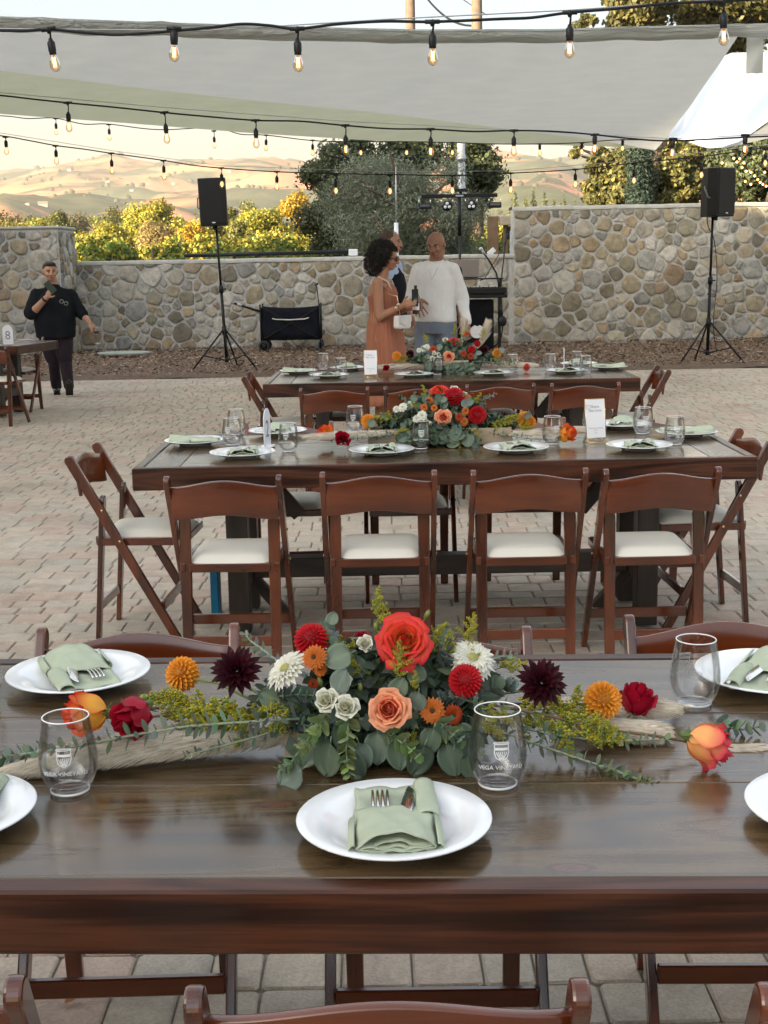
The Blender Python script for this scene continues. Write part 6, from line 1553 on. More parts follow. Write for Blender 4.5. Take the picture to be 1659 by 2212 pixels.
def speaker(x, y, z, rz, rx, label):
    t = thing('loudspeaker', label, 'speaker', (x, y, z), rz, 'loudspeakers'); t.rotation_euler = (0, rx, rz)
    W, D, H_ = .385, .36, .66
    o = [(-W / 2, -D / 2 + .02), (-W / 2 + .02, -D / 2), (W / 2 - .02, -D / 2), (W / 2, -D / 2 + .02), (W / 2, 0), (W * .30, D / 2), (-W * .30, D / 2), (-W / 2, 0)]
    mb = MB(); mb.prism(o, 0, H_, 'z'); c = mb.build('cabinet', M['black'], t); bev(c, .012)
    mb = MB(); mb.box((0, -D / 2 - .004, H_ / 2 + .01), (W - .035, .012, H_ - .06), .004); mb.build('grille', M['mesh'], t)
    mb = MB(); mb.box((0, -D / 2 - .011, .045), (.045, .004, .014), .001); mb.build('badge', M['etch'], t)
    mb = MB(); mb.tube([(-W / 2 - .002, -.05, H_ * .38), (-W / 2 - .03, -.03, H_ * .40), (-W / 2 - .03, .03, H_ * .60), (-W / 2 - .002, .05, H_ * .62)], .011, 8); mb.build('handle', mat('grey_handle', (.16, .16, .16), .4), t)
    mb = MB(); mb.tube([(0, 0, 0), (0, 0, -.05)], .03, 10); mb.build('pole_cup', M['black'], t)
    return t
speaker_stand(-2.24, 19.15, 0, radians(-2.2), 2.05, 'black tripod stand under the left loudspeaker, leaning slightly', (radians(206), radians(-30), radians(80)))
speaker(-2.33, 19.1, 2.065, 0.06, radians(-1.5), 'black loudspeaker with its grille facing the camera, on the left stand')
speaker_stand(4.67, 18.85, 0, radians(.6), 2.05, 'black tripod stand under the right loudspeaker in front of the tall wall', (radians(212), radians(-32), radians(95)))
speaker(4.72, 18.8, 2.06, radians(38), 0, 'black loudspeaker turned side on, on the right stand')
def cable(label, pl, r=.008, cat='cable', m_=None, world=False):
    P = [Vector(p) if world else at(*p) for p in pl]; S = []
    for i in range(len(P) - 1):
        p0, p1, p2, p3 = P[max(0, i - 1)], P[i], P[i + 1], P[min(len(P) - 1, i + 2)]
        for k in range(5):
            q = k / 5; S.append(.5 * ((2 * p1) + (p2 - p0) * q + (2 * p0 - 5 * p1 + 4 * p2 - p3) * q * q + (3 * p1 - p0 - 3 * p2 + p3) * q ** 3))
    S.append(P[-1]); mb = MB(); mb.tube(S, r, 6); o = mb.build('power_cable', m_ or M['black']); tag(o, label, cat, 'cables'); return o
cable('black cable looping down the right speaker stand', [(1527, 466, 18.8), (1530, 490, 18.78), (1543, 520, 18.80), (1549, 600, 18.80), (1541, 700, 18.80), (1548, 760, 18.8)], .006)
cable('black cable trailing on the mulch by the left stand', [(482, 700, 18.95), (492, 760, 18.8), (505, 790, 18.8), (545, 806, 18.75), (640, 812, 18.6)], .006)
cable('black cable running along the mulch edge at the right', [(1466, 795, 18.55), (1540, 800, 18.3), (1620, 797, 18.35), (1700, 792, 18.4)], .008)

DX, DY = at(1030, 700, 21.9).x, 21.9
t = thing('dj_table', 'black draped equipment table beside the man in the white sweater', 'table', (DX, DY, .04))
mb = MB(); mb.box((-.12, .1, .42), (.78, .45, .84), .01); mb.build('drape', mat('black_cloth', (.010, .010, .012), .95, bmp=.4, bs=20, spec=.05), t)
mb = MB(); mb.box((.0, .05, .90), (.98, .50, .06), .008); mb.build('top', M['black'], t)
for s in (-.45, .36): mb = MB(); mb.box((s, -.15, .44), (.05, .05, .88), .004); mb.build('leg', M['blackmetal'], t)
t = thing('dj_controller', 'black mixing controller on the equipment table', 'mixer', (DX, DY, .97)); mb = MB(); mb.box((.02, 0, .06), (.92, .42, .10), .012); mb.build('body', M['black'], t)
mb = MB()
for k in range(14): mb.tube([(-.35 + .05 * k, -.12 + .08 * (k % 3), .11), (-.35 + .05 * k, -.12 + .08 * (k % 3), .14)], .013, 8)
mb.build('knobs', M['steel'], t)
t = thing('laptop_stand', 'black raised shelf carrying the laptop', 'stand', (DX, DY + .05, 1.08)); mb = MB(); mb.box((.0, .0, .14), (.86, .30, .022), .004); mb.build('shelf', M['black'], t)
for s in (-.40, .40): mb = MB(); mb.box((s, .1, .065), (.025, .05, .13), .003); mb.build('leg', M['blackmetal'], t)
lp = at(1009, 585, 21.85)
t = thing('laptop', 'open silver laptop seen from its lid side on the equipment table', 'laptop', (lp.x, 21.88, 1.235))
mb = MB(); mb.box((0, .12, .010), (.37, .26, .016), .004); mb.build('base', M['black'], t)
AL = mat('silver_lid', (.36, .33, .32), .38, .5, var=0)
mb = MB(); mb.box((0, 0, .15), (.375, .008, .285), .003, M=T(0, -.01, .01) @ Rx(radians(10))); l = mb.build('lid', AL, t)
mb = MB(); Ml = T(0, -.0165, .16) @ Rx(radians(10))
mb.ell((-.004, 0, 0), (.014, .0012, .016), 12, 8, M=Ml); mb.ell((.010, -.0005, .0), (.012, .0012, .013), 10, 6, M=Ml); mb.ell((.004, 0, .022), (.006, .0012, .003), 8, 6, M=Ml @ Ry(-.6)); mb.build('lid_emblem', M['black'], l)
t = thing('microphone', 'microphone on a curved black gooseneck arm above the equipment table', 'microphone', at(1073, 652, 21.8))
o_ = Vector(t.location)
mb = MB(); mb.tube([at(u, v, Y) - o_ for u, v, Y in ((1077, 628, 21.8), (1077, 610, 21.8), (1072, 590, 21.8), (1060, 568, 21.78), (1046, 548, 21.76))], .014, 8); mb.build('gooseneck', M['black'], t)
mb = MB(); a, b = at(1048, 551, 21.76) - o_, at(1039, 538, 21.75) - o_; mb.tube([a, b], [.02, .024], 10); mb.ell(b, .034, 10, 8); mb.build('mic_head', mat('mic_grey', (.45, .46, .47), .4, .6), t)
t = thing('light_stand', 'tall black stand with a T bar of party lights behind the equipment table', 'light stand', (at(993, 500, 22.3).x, 22.3, .03))
x0 = t.location.x
mb = MB(); mb.tube([(0, 0, 0), (0, 0, at(993, 470, 22.3).z)], .022, 10); mb.build('lower_pole', M['blackmetal'], t); mb = MB(); mb.tube([(0, 0, 1.9), (0, 0, at(993, 430, 22.3).z)], .030, 10); mb.build('upper_pole', M['blackmetal'], t)
for a in (radians(210), radians(-30), radians(90)):
    mb = MB(); mb.tube([(0, 0, .5), (cos(a) * .5, sin(a) * .5, 0)], .014, 8); mb.build('leg', M['blackmetal'], t)
zb = at(993, 427, 22.3).z
mb = MB(); mb.box((0, 0, zb), (1.26, .05, .06), .008); bar = mb.build('light_bar', M['blackmetal'], t)
mb = MB(); mb.box((.02, 0, zb + .09), (.22, .12, .05), .008); mb.box((.02, 0, zb + .05), (.05, .05, .05), .004); mb.build('laser_box', M['black'], t)
mb = MB(); mb.box((0, -.027, zb), (.13, .004, .03), .001); mb.build('badge', mat('grey_badge', (.3, .33, .36), .5), bar)
for k, dx in enumerate((-.575, -.205, .195, .585)):
    if k in (0, 3):
        mb = MB(); mb.box((dx, 0, zb - .16), (.21, .14, .09), .01); h = mb.build('lamp_housing', M['black'], t)
        mb = MB(); mb.box((dx, -.072, zb - .15), (.17, .006, .035), .002); mb.build('lens', mat('dark_lens', (.08, .09, .11), .1), h)
    else:
        mb = MB(); mb.tube([(dx, -.06, zb - .16), (dx, .07, zb - .16)], .085, 18); h = mb.build('lamp_housing', M['black'], t)
        mb = MB()
        for q in range(3): a = pi / 2 + q * 2.094; mb.ell((dx + .038 * cos(a), -.062, zb - .16 + .038 * sin(a)), (.027, .012, .027), 10, 6)
        mb.build('lens', mat('clear_lens', (.62, .64, .66), .12), h)
    mb = MB()
    for s in (-1, 1): mb.tube([(dx + s * .095, 0, zb - .16), (dx + s * .095, 0, zb - .02)], .006, 6)
    mb.build('yoke', M['steel'], t)
cable('black cable hanging from the wall box down to the mulch right of the equipment table', [(1096, 505, 23.5), (1092, 520, 23.3), (1088, 560, 23.1), (1083, 610, 22.6), (1084, 660, 22.4), (1086, 700, 22.4), (1080, 735, 22.4), (1062, 752, 22.4)], .012)
cable('second cable slanting from the wall box to the laptop', [(1094, 515, 23.4), (1080, 545, 22.8), (1062, 575, 22.3), (1048, 600, 22.0), (1036, 606, 21.95)], .008)
t = thing('headphones', 'black headphones hanging from the right side of the equipment table', 'headphones', at(1080, 690, 21.6)); mb = MB()
mb.tube([(.0, 0, .0 + .19), (.03, 0, .12), (.035, 0, .0)], .02, 8); mb.build('band', M['black'], t); mb = MB(); mb.ell((.04, -.02, -.03), (.07, .05, .085), 12, 8); mb.build('ear_cup', M['black'], t)

# folding wagon
WX = at(628, 700, 22.6).x
NAV = mat('navy_black_fabric', (.009, .010, .016), .9, bmp=.5, bs=14, spec=.1)
t = thing('folding_wagon', 'black fabric folding wagon parked against the low stone wall', 'wagon', (WX, 22.75, .05))
P = []
for i in range(17):
    s = -1 + 2 * i / 16; P.append([(s * .49, -.24 - .025 * sin(s * 9 + k * 2.2) * sin(pi * k / 5) - .02 * (1 - s * s), .20 + .55 * k / 5 - .03 * (1 - s * s) * (k == 5)) for k in range(6)])
mb = MB(); mb.grid(P[::-1], double=.01); mb.grid([[(x, -y, z) for x, y, z in r] for r in P], double=.01)
mb.box((0, 0, .2), (.96, .46, .02))
for s in (-1, 1): mb.box((s * .49, 0, .48), (.012, .46, .54), .004)
mb.build('fabric_body', NAV, t)
mb = MB(); mb.tube([(-.30, -.285, .56), (-.24, -.29, .545), (0, -.295, .535), (.24, -.29, .545), (.32, -.285, .565)], .010, 6, M=T(0, 0, 0)); mb.build('reflective_strip', mat('reflective_tape', (.62, .60, .52), .5), t)
for s in (-1, 1):
    for q in (-1, 1):
        mb = MB(); mb.tube([(s * .50, q * .25, .12), (s * .505, q * .25, .80)], .014, 8); mb.build('frame_post', M['blackmetal'], t)
for q in (-1, 1):
    mb = MB(); mb.tube([(-.49, q * .265, .75), (-.42, q * .268, .72), (.42, q * .268, .24), (.48, q * .265, .22)], .008, 6); mb.tube([(.49, q * .265, .75), (.42, q * .268, .70), (-.42, q * .268, .24), (-.48, q * .265, .22)], .008, 6); mb.build('scissor_bar', M['blackmetal'], t)
WG = mat('wheel_rubber', (.03, .03, .032), .8); WGY = mat('wheel_tread_grey', (.10, .10, .105), .8)
for (x, y, a) in ((-.46, -.24, 0), (-.46, .24, 0), (.47, -.24, 1.2), (.47, .24, 1.0)):
    w = thing('x', '', ''); w.name = 'wheel'; del w['label']; del w['category']; w.parent = t; w.location = (x, y, .095); w.rotation_euler = (0, 0, a)
    mb = MB(); mb.lathe([(.06, -.035), (.088, -.035), (.095, -.022), (.095, .022), (.088, .035), (.06, .035)], 24, M=Rx(pi / 2)); mb.build('tyre', WG if a == 0 else WGY, w)
    mb = MB(); mb.lathe([(0, -.026), (.02, -.03), (.06, -.02), (.06, .02), (.02, .03), (0, .026)], 12, M=Rx(pi / 2)); mb.build('rim', M['blackmetal'], w)
o_ = Vector(t.location)
mb = MB(); a, b = at(562, 673, 22.5) - o_, at(505, 655, 22.4) - o_; mb.tube([a, b], [.022, .018], 8); mb.build('pull_handle', M['blackmetal'], t)
mb = MB(); mb.tube([b + Vector((-.0, -.06, .01)), b + Vector((.0, .06, .02))], .018, 8); mb.tube([b.lerp(a, .12), b.lerp(a, .3)], .027, 8); mb.build('grip', mat('handle_grey', (.35, .37, .4), .4), t)
mb = MB(); mb.tube([at(u, v, 22.5) - o_ for u, v in ((692, 690), (689, 660), (684, 618))], .010, 6); mb.tube([at(681, 617, 22.5) - o_, at(687, 612, 22.5) - o_], .018, 6); mb.build('rear_handle', M['blackmetal'], t)

# ------------------------------------------------------------------ people
SK_L = mat('skin_light', (.46, .25, .17), .55, var=.06, vs=12, sub=.15, spec=.35); SK_T = mat('skin_tan', (.36, .17, .095), .5, var=.06, vs=12, sub=.15, spec=.4); SK_D = mat('skin_brown', (.27, .125, .075), .5, var=.06, vs=12, sub=.12, spec=.4)
EYEW = mat('eye_white', (.62, .60, .57), .3, var=0); EYED = mat('eye_dark', (.02, .012, .008), .2, var=0); LIP = mat('lips', (.34, .10, .085), .5, var=0); LIPD = mat('lips_brown', (.17, .055, .045), .5, var=0)
def shell(parts, voxel, name, m_, parent, smooth=2, fold=0.0, fs=9.0, label=None, fold_fn=None):
    """one continuous skin grown over tapered limbs and rounded masses"""
    mb = MB()
    for p in parts:
        if p[0] == 'c':                    # tapered limb: p0, r0, p1, r1 (, squash of the second axis)
            _, a, ra, b, rb = p[:5]; a, b = Vector(a), Vector(b); d = (b - a); n = max(2, int(d.length / .03))
            mb.tube([a.lerp(b, i / n) for i in range(n + 1)], [ra + (rb - ra) * i / n for i in range(n + 1)], 14)
            mb.ell(a, ra, 14, 10); mb.ell(b, rb, 14, 10)
        elif p[0] == 'e': mb.ell(p[1], p[2], 18, 14, M=p[3] if len(p) > 3 else None)
        elif p[0] == 'r':                  # rings: list of (centre, half width, half depth)
            vs = []; fs_ = []; n = 24; R = p[1]; th0 = p[2] if len(p) > 2 else 0
            for c, rx, ry in R: vs += [Vector(c) + Rz(th0) @ Vector((rx * (abs(cos(a)) ** .85) * (1 if cos(a) >= 0 else -1), ry * (abs(sin(a)) ** .85) * (1 if sin(a) >= 0 else -1), 0)) for a in [2 * pi * k / n for k in range(n)]]
            for i in range(len(R) - 1): fs_ += [(i * n + k, i * n + (k + 1) % n, (i + 1) * n + (k + 1) % n, (i + 1) * n + k) for k in range(n)]
            fs_ += [tuple(range(n))[::-1], tuple(range(len(vs) - n, len(vs)))]; mb.add(vs, fs_)
    me = mb.mesh(name); ob = link(name, me); md = ob.modifiers.new('r', 'REMESH'); md.mode = 'VOXEL'; md.voxel_size = voxel; md.use_smooth_shade = True
    sm = ob.modifiers.new('s', 'SMOOTH'); sm.iterations = smooth; sm.factor = .5
    dg = bpy.context.evaluated_depsgraph_get(); dg.update(); m2 = bpy.data.meshes.new_from_object(ob.evaluated_get(dg)); bpy.data.objects.remove(ob); bpy.data.meshes.remove(me)
    if fold:
        no = [v.normal.copy() for v in m2.vertices]
        for v, n in zip(m2.vertices, no):
            q = v.co; v.co = q + n * (fold_fn(q) if fold_fn else fold * mnoise.fractal(Vector((q.x * fs, q.y * fs, q.z * fs * .6)), 1, 2, 3))
    m2.name = name; m2.materials.clear(); m2.materials.append(m_)
    for pl_ in m2.polygons: pl_.use_smooth = True
    return link(name, m2, parent, label=label)
def head_parts(c, yaw, pitch, s=1.0, jaw=1.0, wide=1.0):
    """skull, jaw, nose, ears, brow, lips round the head centre c; looks along -Y before turning"""
    H = T(c) @ Rz(yaw) @ Rx(pitch) @ Matrix.Scale(s, 4)
    e = lambda p, r, R=None: ('e', p, r, H @ (R if R else Matrix.Identity(4)))
    P = [e((0, .008, .025), (.074 * wide, .094, .088)), e((0, -.030, -.012), (.062 * wide, .062, .075)), e((0, -.042, -.062), (.044 * jaw * wide, .043, .038)), e((0, -.066, -.080), (.020 * jaw, .016, .016)),
         e((0, -.082, .022), (.050, .014, .013)), e((-.034 * wide, -.070, -.022), (.022, .018, .022)), e((.034 * wide, -.070, -.022), (.022, .018, .022)),
         e((0, -.098, -.008), (.011, .016, .026)), e((0, -.108, -.024), (.015, .014, .011)), e((-.012, -.098, -.027), (.009, .010, .008)), e((.012, -.098, -.027), (.009, .010, .008)),
         e((0, -.088, -.052), (.024, .010, .006)), e((0, -.086, -.061), (.021, .010, .006)),
         e((-.076 * wide, .008, .0), (.010, .020, .031)), e((.076 * wide, .008, .0), (.010, .020, .031))]
    return P, H
def face(H, parent, lip, brow, eyes=True, wide=1.0):
    for s in (-1, 1):
        if eyes:
            mb = MB(); mb.ell((s * .031, -.0775, .006), (.0115, .009, .0042), 12, 8, M=H); ey = mb.build('eye', EYEW, parent)
            mb = MB(); mb.ell((s * .031, -.0855, .006), (.0050, .0032, .0040), 10, 6, M=H); mb.build('iris', EYED, ey)
            mb = MB(); mb.tube([(s * .017, -.090, .015), (s * .031, -.0895, .0165), (s * .045, -.082, .012)], [.0022, .0028, .002], 5, M=H); mb.build('eyelid', brow, ey)
        mb = MB(); mb.tube([(s * .014, -.097, .026), (s * .030, -.095, .032), (s * .050, -.082, .026)], [.0035, .004, .0022], 6, M=H); mb.build('eyebrow', brow, parent)
    mb = MB(); mb.ell((0, -.0965, -.052), (.021, .0045, .0042), 12, 6, M=H); mb.ell((0, -.095, -.0605), (.018, .005, .0050), 12, 6, M=H); mb.build('lips', lip, parent)
def hand_parts(w, d, up, s=1.0, curl=.35, spread=.12, thumb=1, side=1, lens=(.070, .078, .073, .058)):
    """palm and five fingers from the wrist w along d; up = back of the hand; thumb=+1/-1 side"""
    w, d, up = Vector(w), Vector(d).normalized(), Vector(up); up = (up - d * up.dot(d)).normalized(); sd = d.cross(up) * thumb
    P = []; pc = w + d * .045 * s
    Mh = Matrix((sd, d, up)).transposed().to_4x4(); Mh.translation = pc
    P.append(('e', (0, 0, 0), (.040 * s, .050 * s, .017 * s), Mh)); P.append(('c', w - d * .02, .026 * s, w + d * .02 * s, .026 * s))
    for k in range(4):
        o = pc + d * .038 * s + sd * s * (.029 - k * .0193); dd = (d + sd * spread * (1.5 - k)).normalized(); ax = dd.cross(up)
        L = lens[k] * s; r = .0092 * s; p = o; c = curl * (1 + .12 * k); dv = dd
        for q, fr in enumerate((.42, .32, .26)):
            an = c * (q + .5) ; dv = dd * cos(an) - up * sin(an); p2 = p + dv * L * fr * 1.05; P.append(('c', p, r * (1 - .1 * q), p2, r * (.92 - .1 * q))); p = p2
    o = pc - d * .022 * s + sd * .030 * s; td = (d * .65 + sd * .75 - up * .25).normalized(); p = o + td * .036 * s; P.append(('c', o, .0135 * s, p, .0115 * s)); td = (td + d * .5 - up * curl * .5).normalized(); P.append(('c', p, .0112 * s, p + td * .030 * s, .0095 * s))
    return P
HAIRD = mat('dark_hair', (.018, .013, .010), .55, bmp=.6, bs=160); HAIRB = mat('brown_grey_hair', (.09, .06, .045), .7, bmp=.6, bs=200)

# --- man in the white sweater, walking, looking down towards the phone
mx_, my_ = .52, 12.45
t = thing('person', 'bald man in a white long sleeved sweater and blue jeans, one hand spread', 'person', (mx_, my_, 0), radians(-14))
t['group'] = 'guests standing by the wall'
hp, H = head_parts((.02, -.05, 1.672), radians(-8), radians(16), 1.06, 1.12, 1.02)
shL, shR = Vector((-.165, 0, 1.445)), Vector((.165, .0, 1.445))          # picture left / right
elL, wrL = Vector((-.235, -.03, 1.17)), Vector((-.115, -.27, 1.19)); elR, wrR = Vector((.245, .05, 1.17)), Vector((.305, -.04, .935))
body = hp + [('c', (.02, -.015, 1.61), .062, (.005, .0, 1.48), .072), ('r', [((0, 0, z), a, b) for z, a, b in ((.90, .15, .12), (1.0, .15, .12), (1.15, .145, .12), (1.3, .15, .12), (1.42, .145, .10), (1.48, .10, .075))]),
    ('c', shL, .062, elL, .046), ('c', elL, .044, wrL, .028), ('c', shR, .062, elR, .046), ('c', elR, .044, wrR, .029),
    ('c', (-.09, 0, .92), .10, (-.11, -.06, .50), .065), ('c', (-.11, -.06, .50), .062, (-.12, .10, .08), .042), ('c', (.09, 0, .92), .10, (.12, -.08, .50), .065), ('c', (.12, -.08, .50), .062, (.13, -.16, .08), .042)]
body += hand_parts(wrL, (.28, -.32, -.88), (-.1, -.95, .3), 1.10, .12, .24, thumb=-1) + hand_parts(wrR, (.12, -.12, -1), (.6, -.75, 0), 1.06, .55, .05, thumb=1)
shell(body, .0062, 'body', SK_D, t, 3)
face(H, t, LIPD, EYED)
SWT = mat('white_knit', (.74, .72, .70), .95, var=.03, vs=60, bmp=.5, bs=260)
shell([('r', [((0, 0, z), a, b) for z, a, b in ((.965, .195, .160), (1.0, .197, .165), (1.12, .188, .160), (1.25, .188, .155), (1.36, .185, .145), (1.43, .165, .120), (1.49, .110, .092), (1.52, .075, .075))]),
       ('c', shL, .070, elL, .060), ('c', elL, .058, wrL + Vector((-.01, .03, 0)), .040), ('c', shR, .070, elR, .060), ('c', elR, .058, wrR + Vector((0, .01, .03)), .042), ('c', shL, .068, (0, 0, 1.465), .075), ('c', shR, .068, (0, 0, 1.465), .075)],
      .009, 'sweater', SWT, t, 3, .011, 8)
mb = MB(); mb.lathe([(.066, -.012), (.074, -.008), (.077, .004), (.070, .014), (.064, .010)], 28, M=T(.008, -.008, 1.525) @ Rx(radians(14))); mb.build('collar', SWT, t)
shell([('r', [((0, 0, z), a, b) for z, a, b in ((.86, .19, .145), (.95, .195, .15), (1.0, .185, .14))]), ('c', (-.095, 0, .90), .112, (-.115, -.06, .50), .082), ('c', (-.115, -.06, .50), .080, (-.125, .10, .10), .062), ('c', (.095, 0, .90), .112, (.125, -.08, .50), .082), ('c', (.125, -.08, .50), .080, (.135, -.16, .10), .062)],
      .010, 'jeans', mat('faded_denim', (.17, .20, .25), .9, var=.15, vs=5, bmp=.4, bs=220), t, 2, .008, 9)
for x, y, a in ((-.125, .10, 0), (.135, -.17, 0)):
    mb = MB(); mb.ell((x, y - .06, .045), (.045, .13, .042), 12, 8); mb.box((x, y - .06, .012), (.085, .26, .024), .01); mb.build('shoe', M['black'], t)
mb = MB(); mb.tube([(-.055, -.062, 1.50), (-.03, -.135, 1.42), (0, -.168, 1.36), (.03, -.135, 1.42), (.055, -.062, 1.50)], .0016, 5); mb.build('necklace', M['gold'], t)
def handpos(t, wr, d, k=.08): return t.matrix_basis @ (Vector(wr) + Vector(d).normalized() * k)
bpy.context.view_layer.update()
hpR = handpos(t, wrR, (.12, -.12, -1), .09)
g = thing('wine_glass', 'empty stemmed glass dangling from the hand of the man in the white sweater', 'glass', hpR + Vector((.03, -.02, -.02)))
def stem_glass(g, rot, wine=None):
    Mr = Matrix.Rotation(rot, 4, 'Y'); mb = MB(); mb.lathe([(.036, 0), (.037, .002), (.008, .006), (.0045, .012), (.0045, .085), (.010, .095), (.028, .110), (.040, .130), (.043, .150), (.040, .175), (.034, .195), (.0325, .195), (.0385, .175), (.0415, .150), (.0385, .131), (.027, .112), (.0, .100)], 28, M=Mr @ T(0, 0, -.09)); mb.build('glass_wall', M['glass'], g)
    mb = MB(); mb.lathe([(.036, 0), (.037, .0012), (.034, .0020), (.0, .004)], 28, M=Mr @ T(0, 0, -.0895)); mb.build('foot', M['rim'], g)
    mb = MB(); mb.lathe([(.0325 + .0012 * cos(a), .195 + .0012 * sin(a)) for a in [2 * pi * k / 6 for k in range(7)]], 28, M=Mr @ T(0, 0, -.09)); mb.build('rim', M['rim'], g)
    if wine:
        mb = MB(); mb.lathe([(0, .101), (.026, .1125), (.038, .1315), (.0408, .148), (0, .1482)], 24, M=Mr @ T(0, 0, -.09)); mb.build('wine', wine, g)
stem_glass(g, 1.0)
p = at(1031, 716, 12.25)
fn = thing('paper_fan', 'round white paper disc held low beside the flowers by the man in the white sweater', 'fan', p); mb = MB(); o = [(.068 * cos(a) * (1 - .10 * max(0, sin(a)) ** 6), .062 * sin(a) - .012 * (1 if abs(a - pi / 2) < .25 else 0)) for a in [2 * pi * k / 36 for k in range(36)]]
mb.prism(o, -.0015, .0015, 'y', M=Rz(.2)); mb.build('disc', mat('speckled_paper', (.66, .62, .60), .8, var=.12, vs=90), fn); mb = MB(); mb.tube([(-.035, 0, .045), hpR - p], .004, 6); mb.build('handle', mat('fan_stick', (.5, .42, .3), .7), fn)

# --- woman in the terracotta dress, in profile, holding a phone and a bottle
wx_, wy_ = .015, 11.75
t = thing('person', 'woman with curly black hair in a sleeveless terracotta dress holding up a phone', 'person', (wx_, wy_, 0), radians(78)); t['group'] = 'guests standing by the wall'
hp, H = head_parts((0, -.055, 1.56), radians(2), radians(12), .98, .92, .95)
sA, sB = Vector((-.17, .0, 1.35)), Vector((.17, .02, 1.35))     # her right (near camera side is -x after turning)
eA, wA = Vector((-.20, -.02, 1.06)), Vector((-.13, -.21, 1.15)); eB, wB = Vector((.19, -.06, 1.08)), Vector((.10, -.23, 1.12))
body = hp + [('c', (0, -.03, 1.47), .046, (0, .0, 1.37), .056), ('r', [((0, 0, z), a, b) for z, a, b in ((.85, .17, .13), (1.0, .15, .12), (1.12, .13, .105), (1.24, .145, .12), (1.34, .145, .09), (1.38, .08, .06))]),
    ('c', sA, .050, eA, .040), ('c', eA, .039, wA, .025), ('c', sB, .050, eB, .040), ('c', eB, .039, wB, .025), ('c', (-.08, 0, .86), .10, (-.08, 0, .48), .06), ('c', (-.08, 0, .48), .055, (-.08, .03, .08), .038), ('c', (.08, 0, .86), .10, (.08, 0, .48), .06), ('c', (.08, 0, .48), .055, (.08, .03, .08), .038)]
body += hand_parts(wA, (.18, -.9, .30), (-.9, -.1, .3), .95, .5, .04, thumb=-1) + hand_parts(wB, (-.05, -.9, .15), (.9, -.1, .2), .95, .6, .04, thumb=1)
shell(body, .0062, 'body', SK_T, t, 3)
face(H, t, LIP, HAIRD, eyes=False)
mb = MB()
for s in (-1, 1): mb.ell((s * .033, -.098, .006), (.027, .006, .020), 14, 8, M=H); mb.tube([(s * .058, -.09, .010), (s * .074, -.03, .010), (s * .078, .02, .006)], .0035, 5, M=H)
mb.tube([(-.012, -.104, .010), (.012, -.104, .010)], .003, 5, M=H); mb.build('sunglasses', mat('dark_brown_frame', (.03, .015, .01), .15), t)
rgh = np.random.default_rng(8); mb = MB(); rnd = random.Random(4)
mb.ell((0, .045, .035), (.105, .105, .105), 14, 10, M=H)
mb.ell((0, .08, -.04), (.10, .085, .11), 14, 10, M=H)
for i in range(900):
    d = Vector([rnd.gauss(0, 1) for _ in range(3)]).normalized()
    c = (Vector((0, .05, .035)) + Vector((d.x * .125, d.y * .125, d.z * .118))) if i % 5 < 3 else (Vector((0, .095, -.05)) + Vector((d.x * .12, d.y * .10, d.z * .125)))
    if c.y < -.045 and c.z < .075 and abs(c.x) < .085: continue
    c = H @ c; r = rnd.uniform(.008, .016); ax = Vector([rnd.gauss(0, 1) for _ in range(3)]).normalized(); b1 = ax.orthogonal().normalized(); b2 = ax.cross(b1); ph = rnd.uniform(0, 6)
    mb.tube([c + (b1 * cos(ph + k * 1.3) + b2 * sin(ph + k * 1.3)) * r + ax * (k - 3) * r * .45 for k in range(6)], .0032, 4, cap=False)
mb.build('hair', HAIRD, t)
# dress: pleated, from bust to calf, with narrow straps
DR = mat('terracotta_pleats', (.33, .125, .07), .85, var=.06, vs=7, bmp=.3, bs=200, sub=0)
P = []; NA = 150; zs = [1.33, 1.30, 1.25, 1.18, 1.10, 1.03, .96, .88, .78, .66, .54, .42, .34, .27]
rx = [.135, .150, .158, .150, .142, .150, .172, .190, .196, .205, .225, .250, .275, .295]; ry = [.085, .112, .130, .118, .112, .122, .140, .150, .155, .175, .205, .245, .280, .310]
for z, a, b in zip(zs, rx, ry):
    r_ = []; k = min(1, (1.33 - z) / .5)
    for i in range(NA + 1):
        an = 2 * pi * i / NA; pl = (.0035 + .008 * k) * (abs(((i * .2) % 1) - .5) * 2 - .5) ; f_ = .018 * k * k * sin(an * 5 + z * 3)
        back = 0.03 if (sin(an) > .2 and z > 1.2) else 0
        r_.append(((a + pl + f_) * cos(an), (b + pl + f_) * sin(an) - .01 - .02 * k * sin(z * 3), z - back + (.02 * sin(an + 4) if z < .3 else 0) - (.05 * max(0, cos(2 * an)) if z > 1.32 else 0)))
    P.append(r_)
mb = MB(); mb.grid(P, double=.004); mb.build('dress', DR, t)
mb = MB()
for s in (-1, 1): mb.tube([(s * .075, -.115, 1.26), (s * .10, -.075, 1.36), (s * .105, .0, 1.398), (s * .10, .06, 1.37), (s * .08, .10, 1.28)], .007, 6)
mb.build('dress_strap', mat('cream_strap', (.62, .50, .40), .7), t)
for s in (-.08, .08):
    mb = MB(); mb.ell((s, -.03, .035), (.036, .11, .030), 12, 8); mb.build('shoe', mat('tan_sandal', (.30, .17, .09), .6), t)
mb = MB(); mb.lathe([(.027, -.012), (.030, 0), (.027, .012)], 18, M=T(wA - Vector((0, -.03, .006))) @ aim(wA - eA)); mb.build('watch_strap', mat('pale_blue_strap', (.50, .58, .62), .5), t)
mb = MB(); mb.lathe([(.030, -.004), (.032, 0), (.030, .004)], 18, M=T(wA.lerp(eA, .28)) @ aim(wA - eA)); mb.build('bracelet', M['gold'], t)
bpy.context.view_layer.update(); W2 = t.matrix_basis
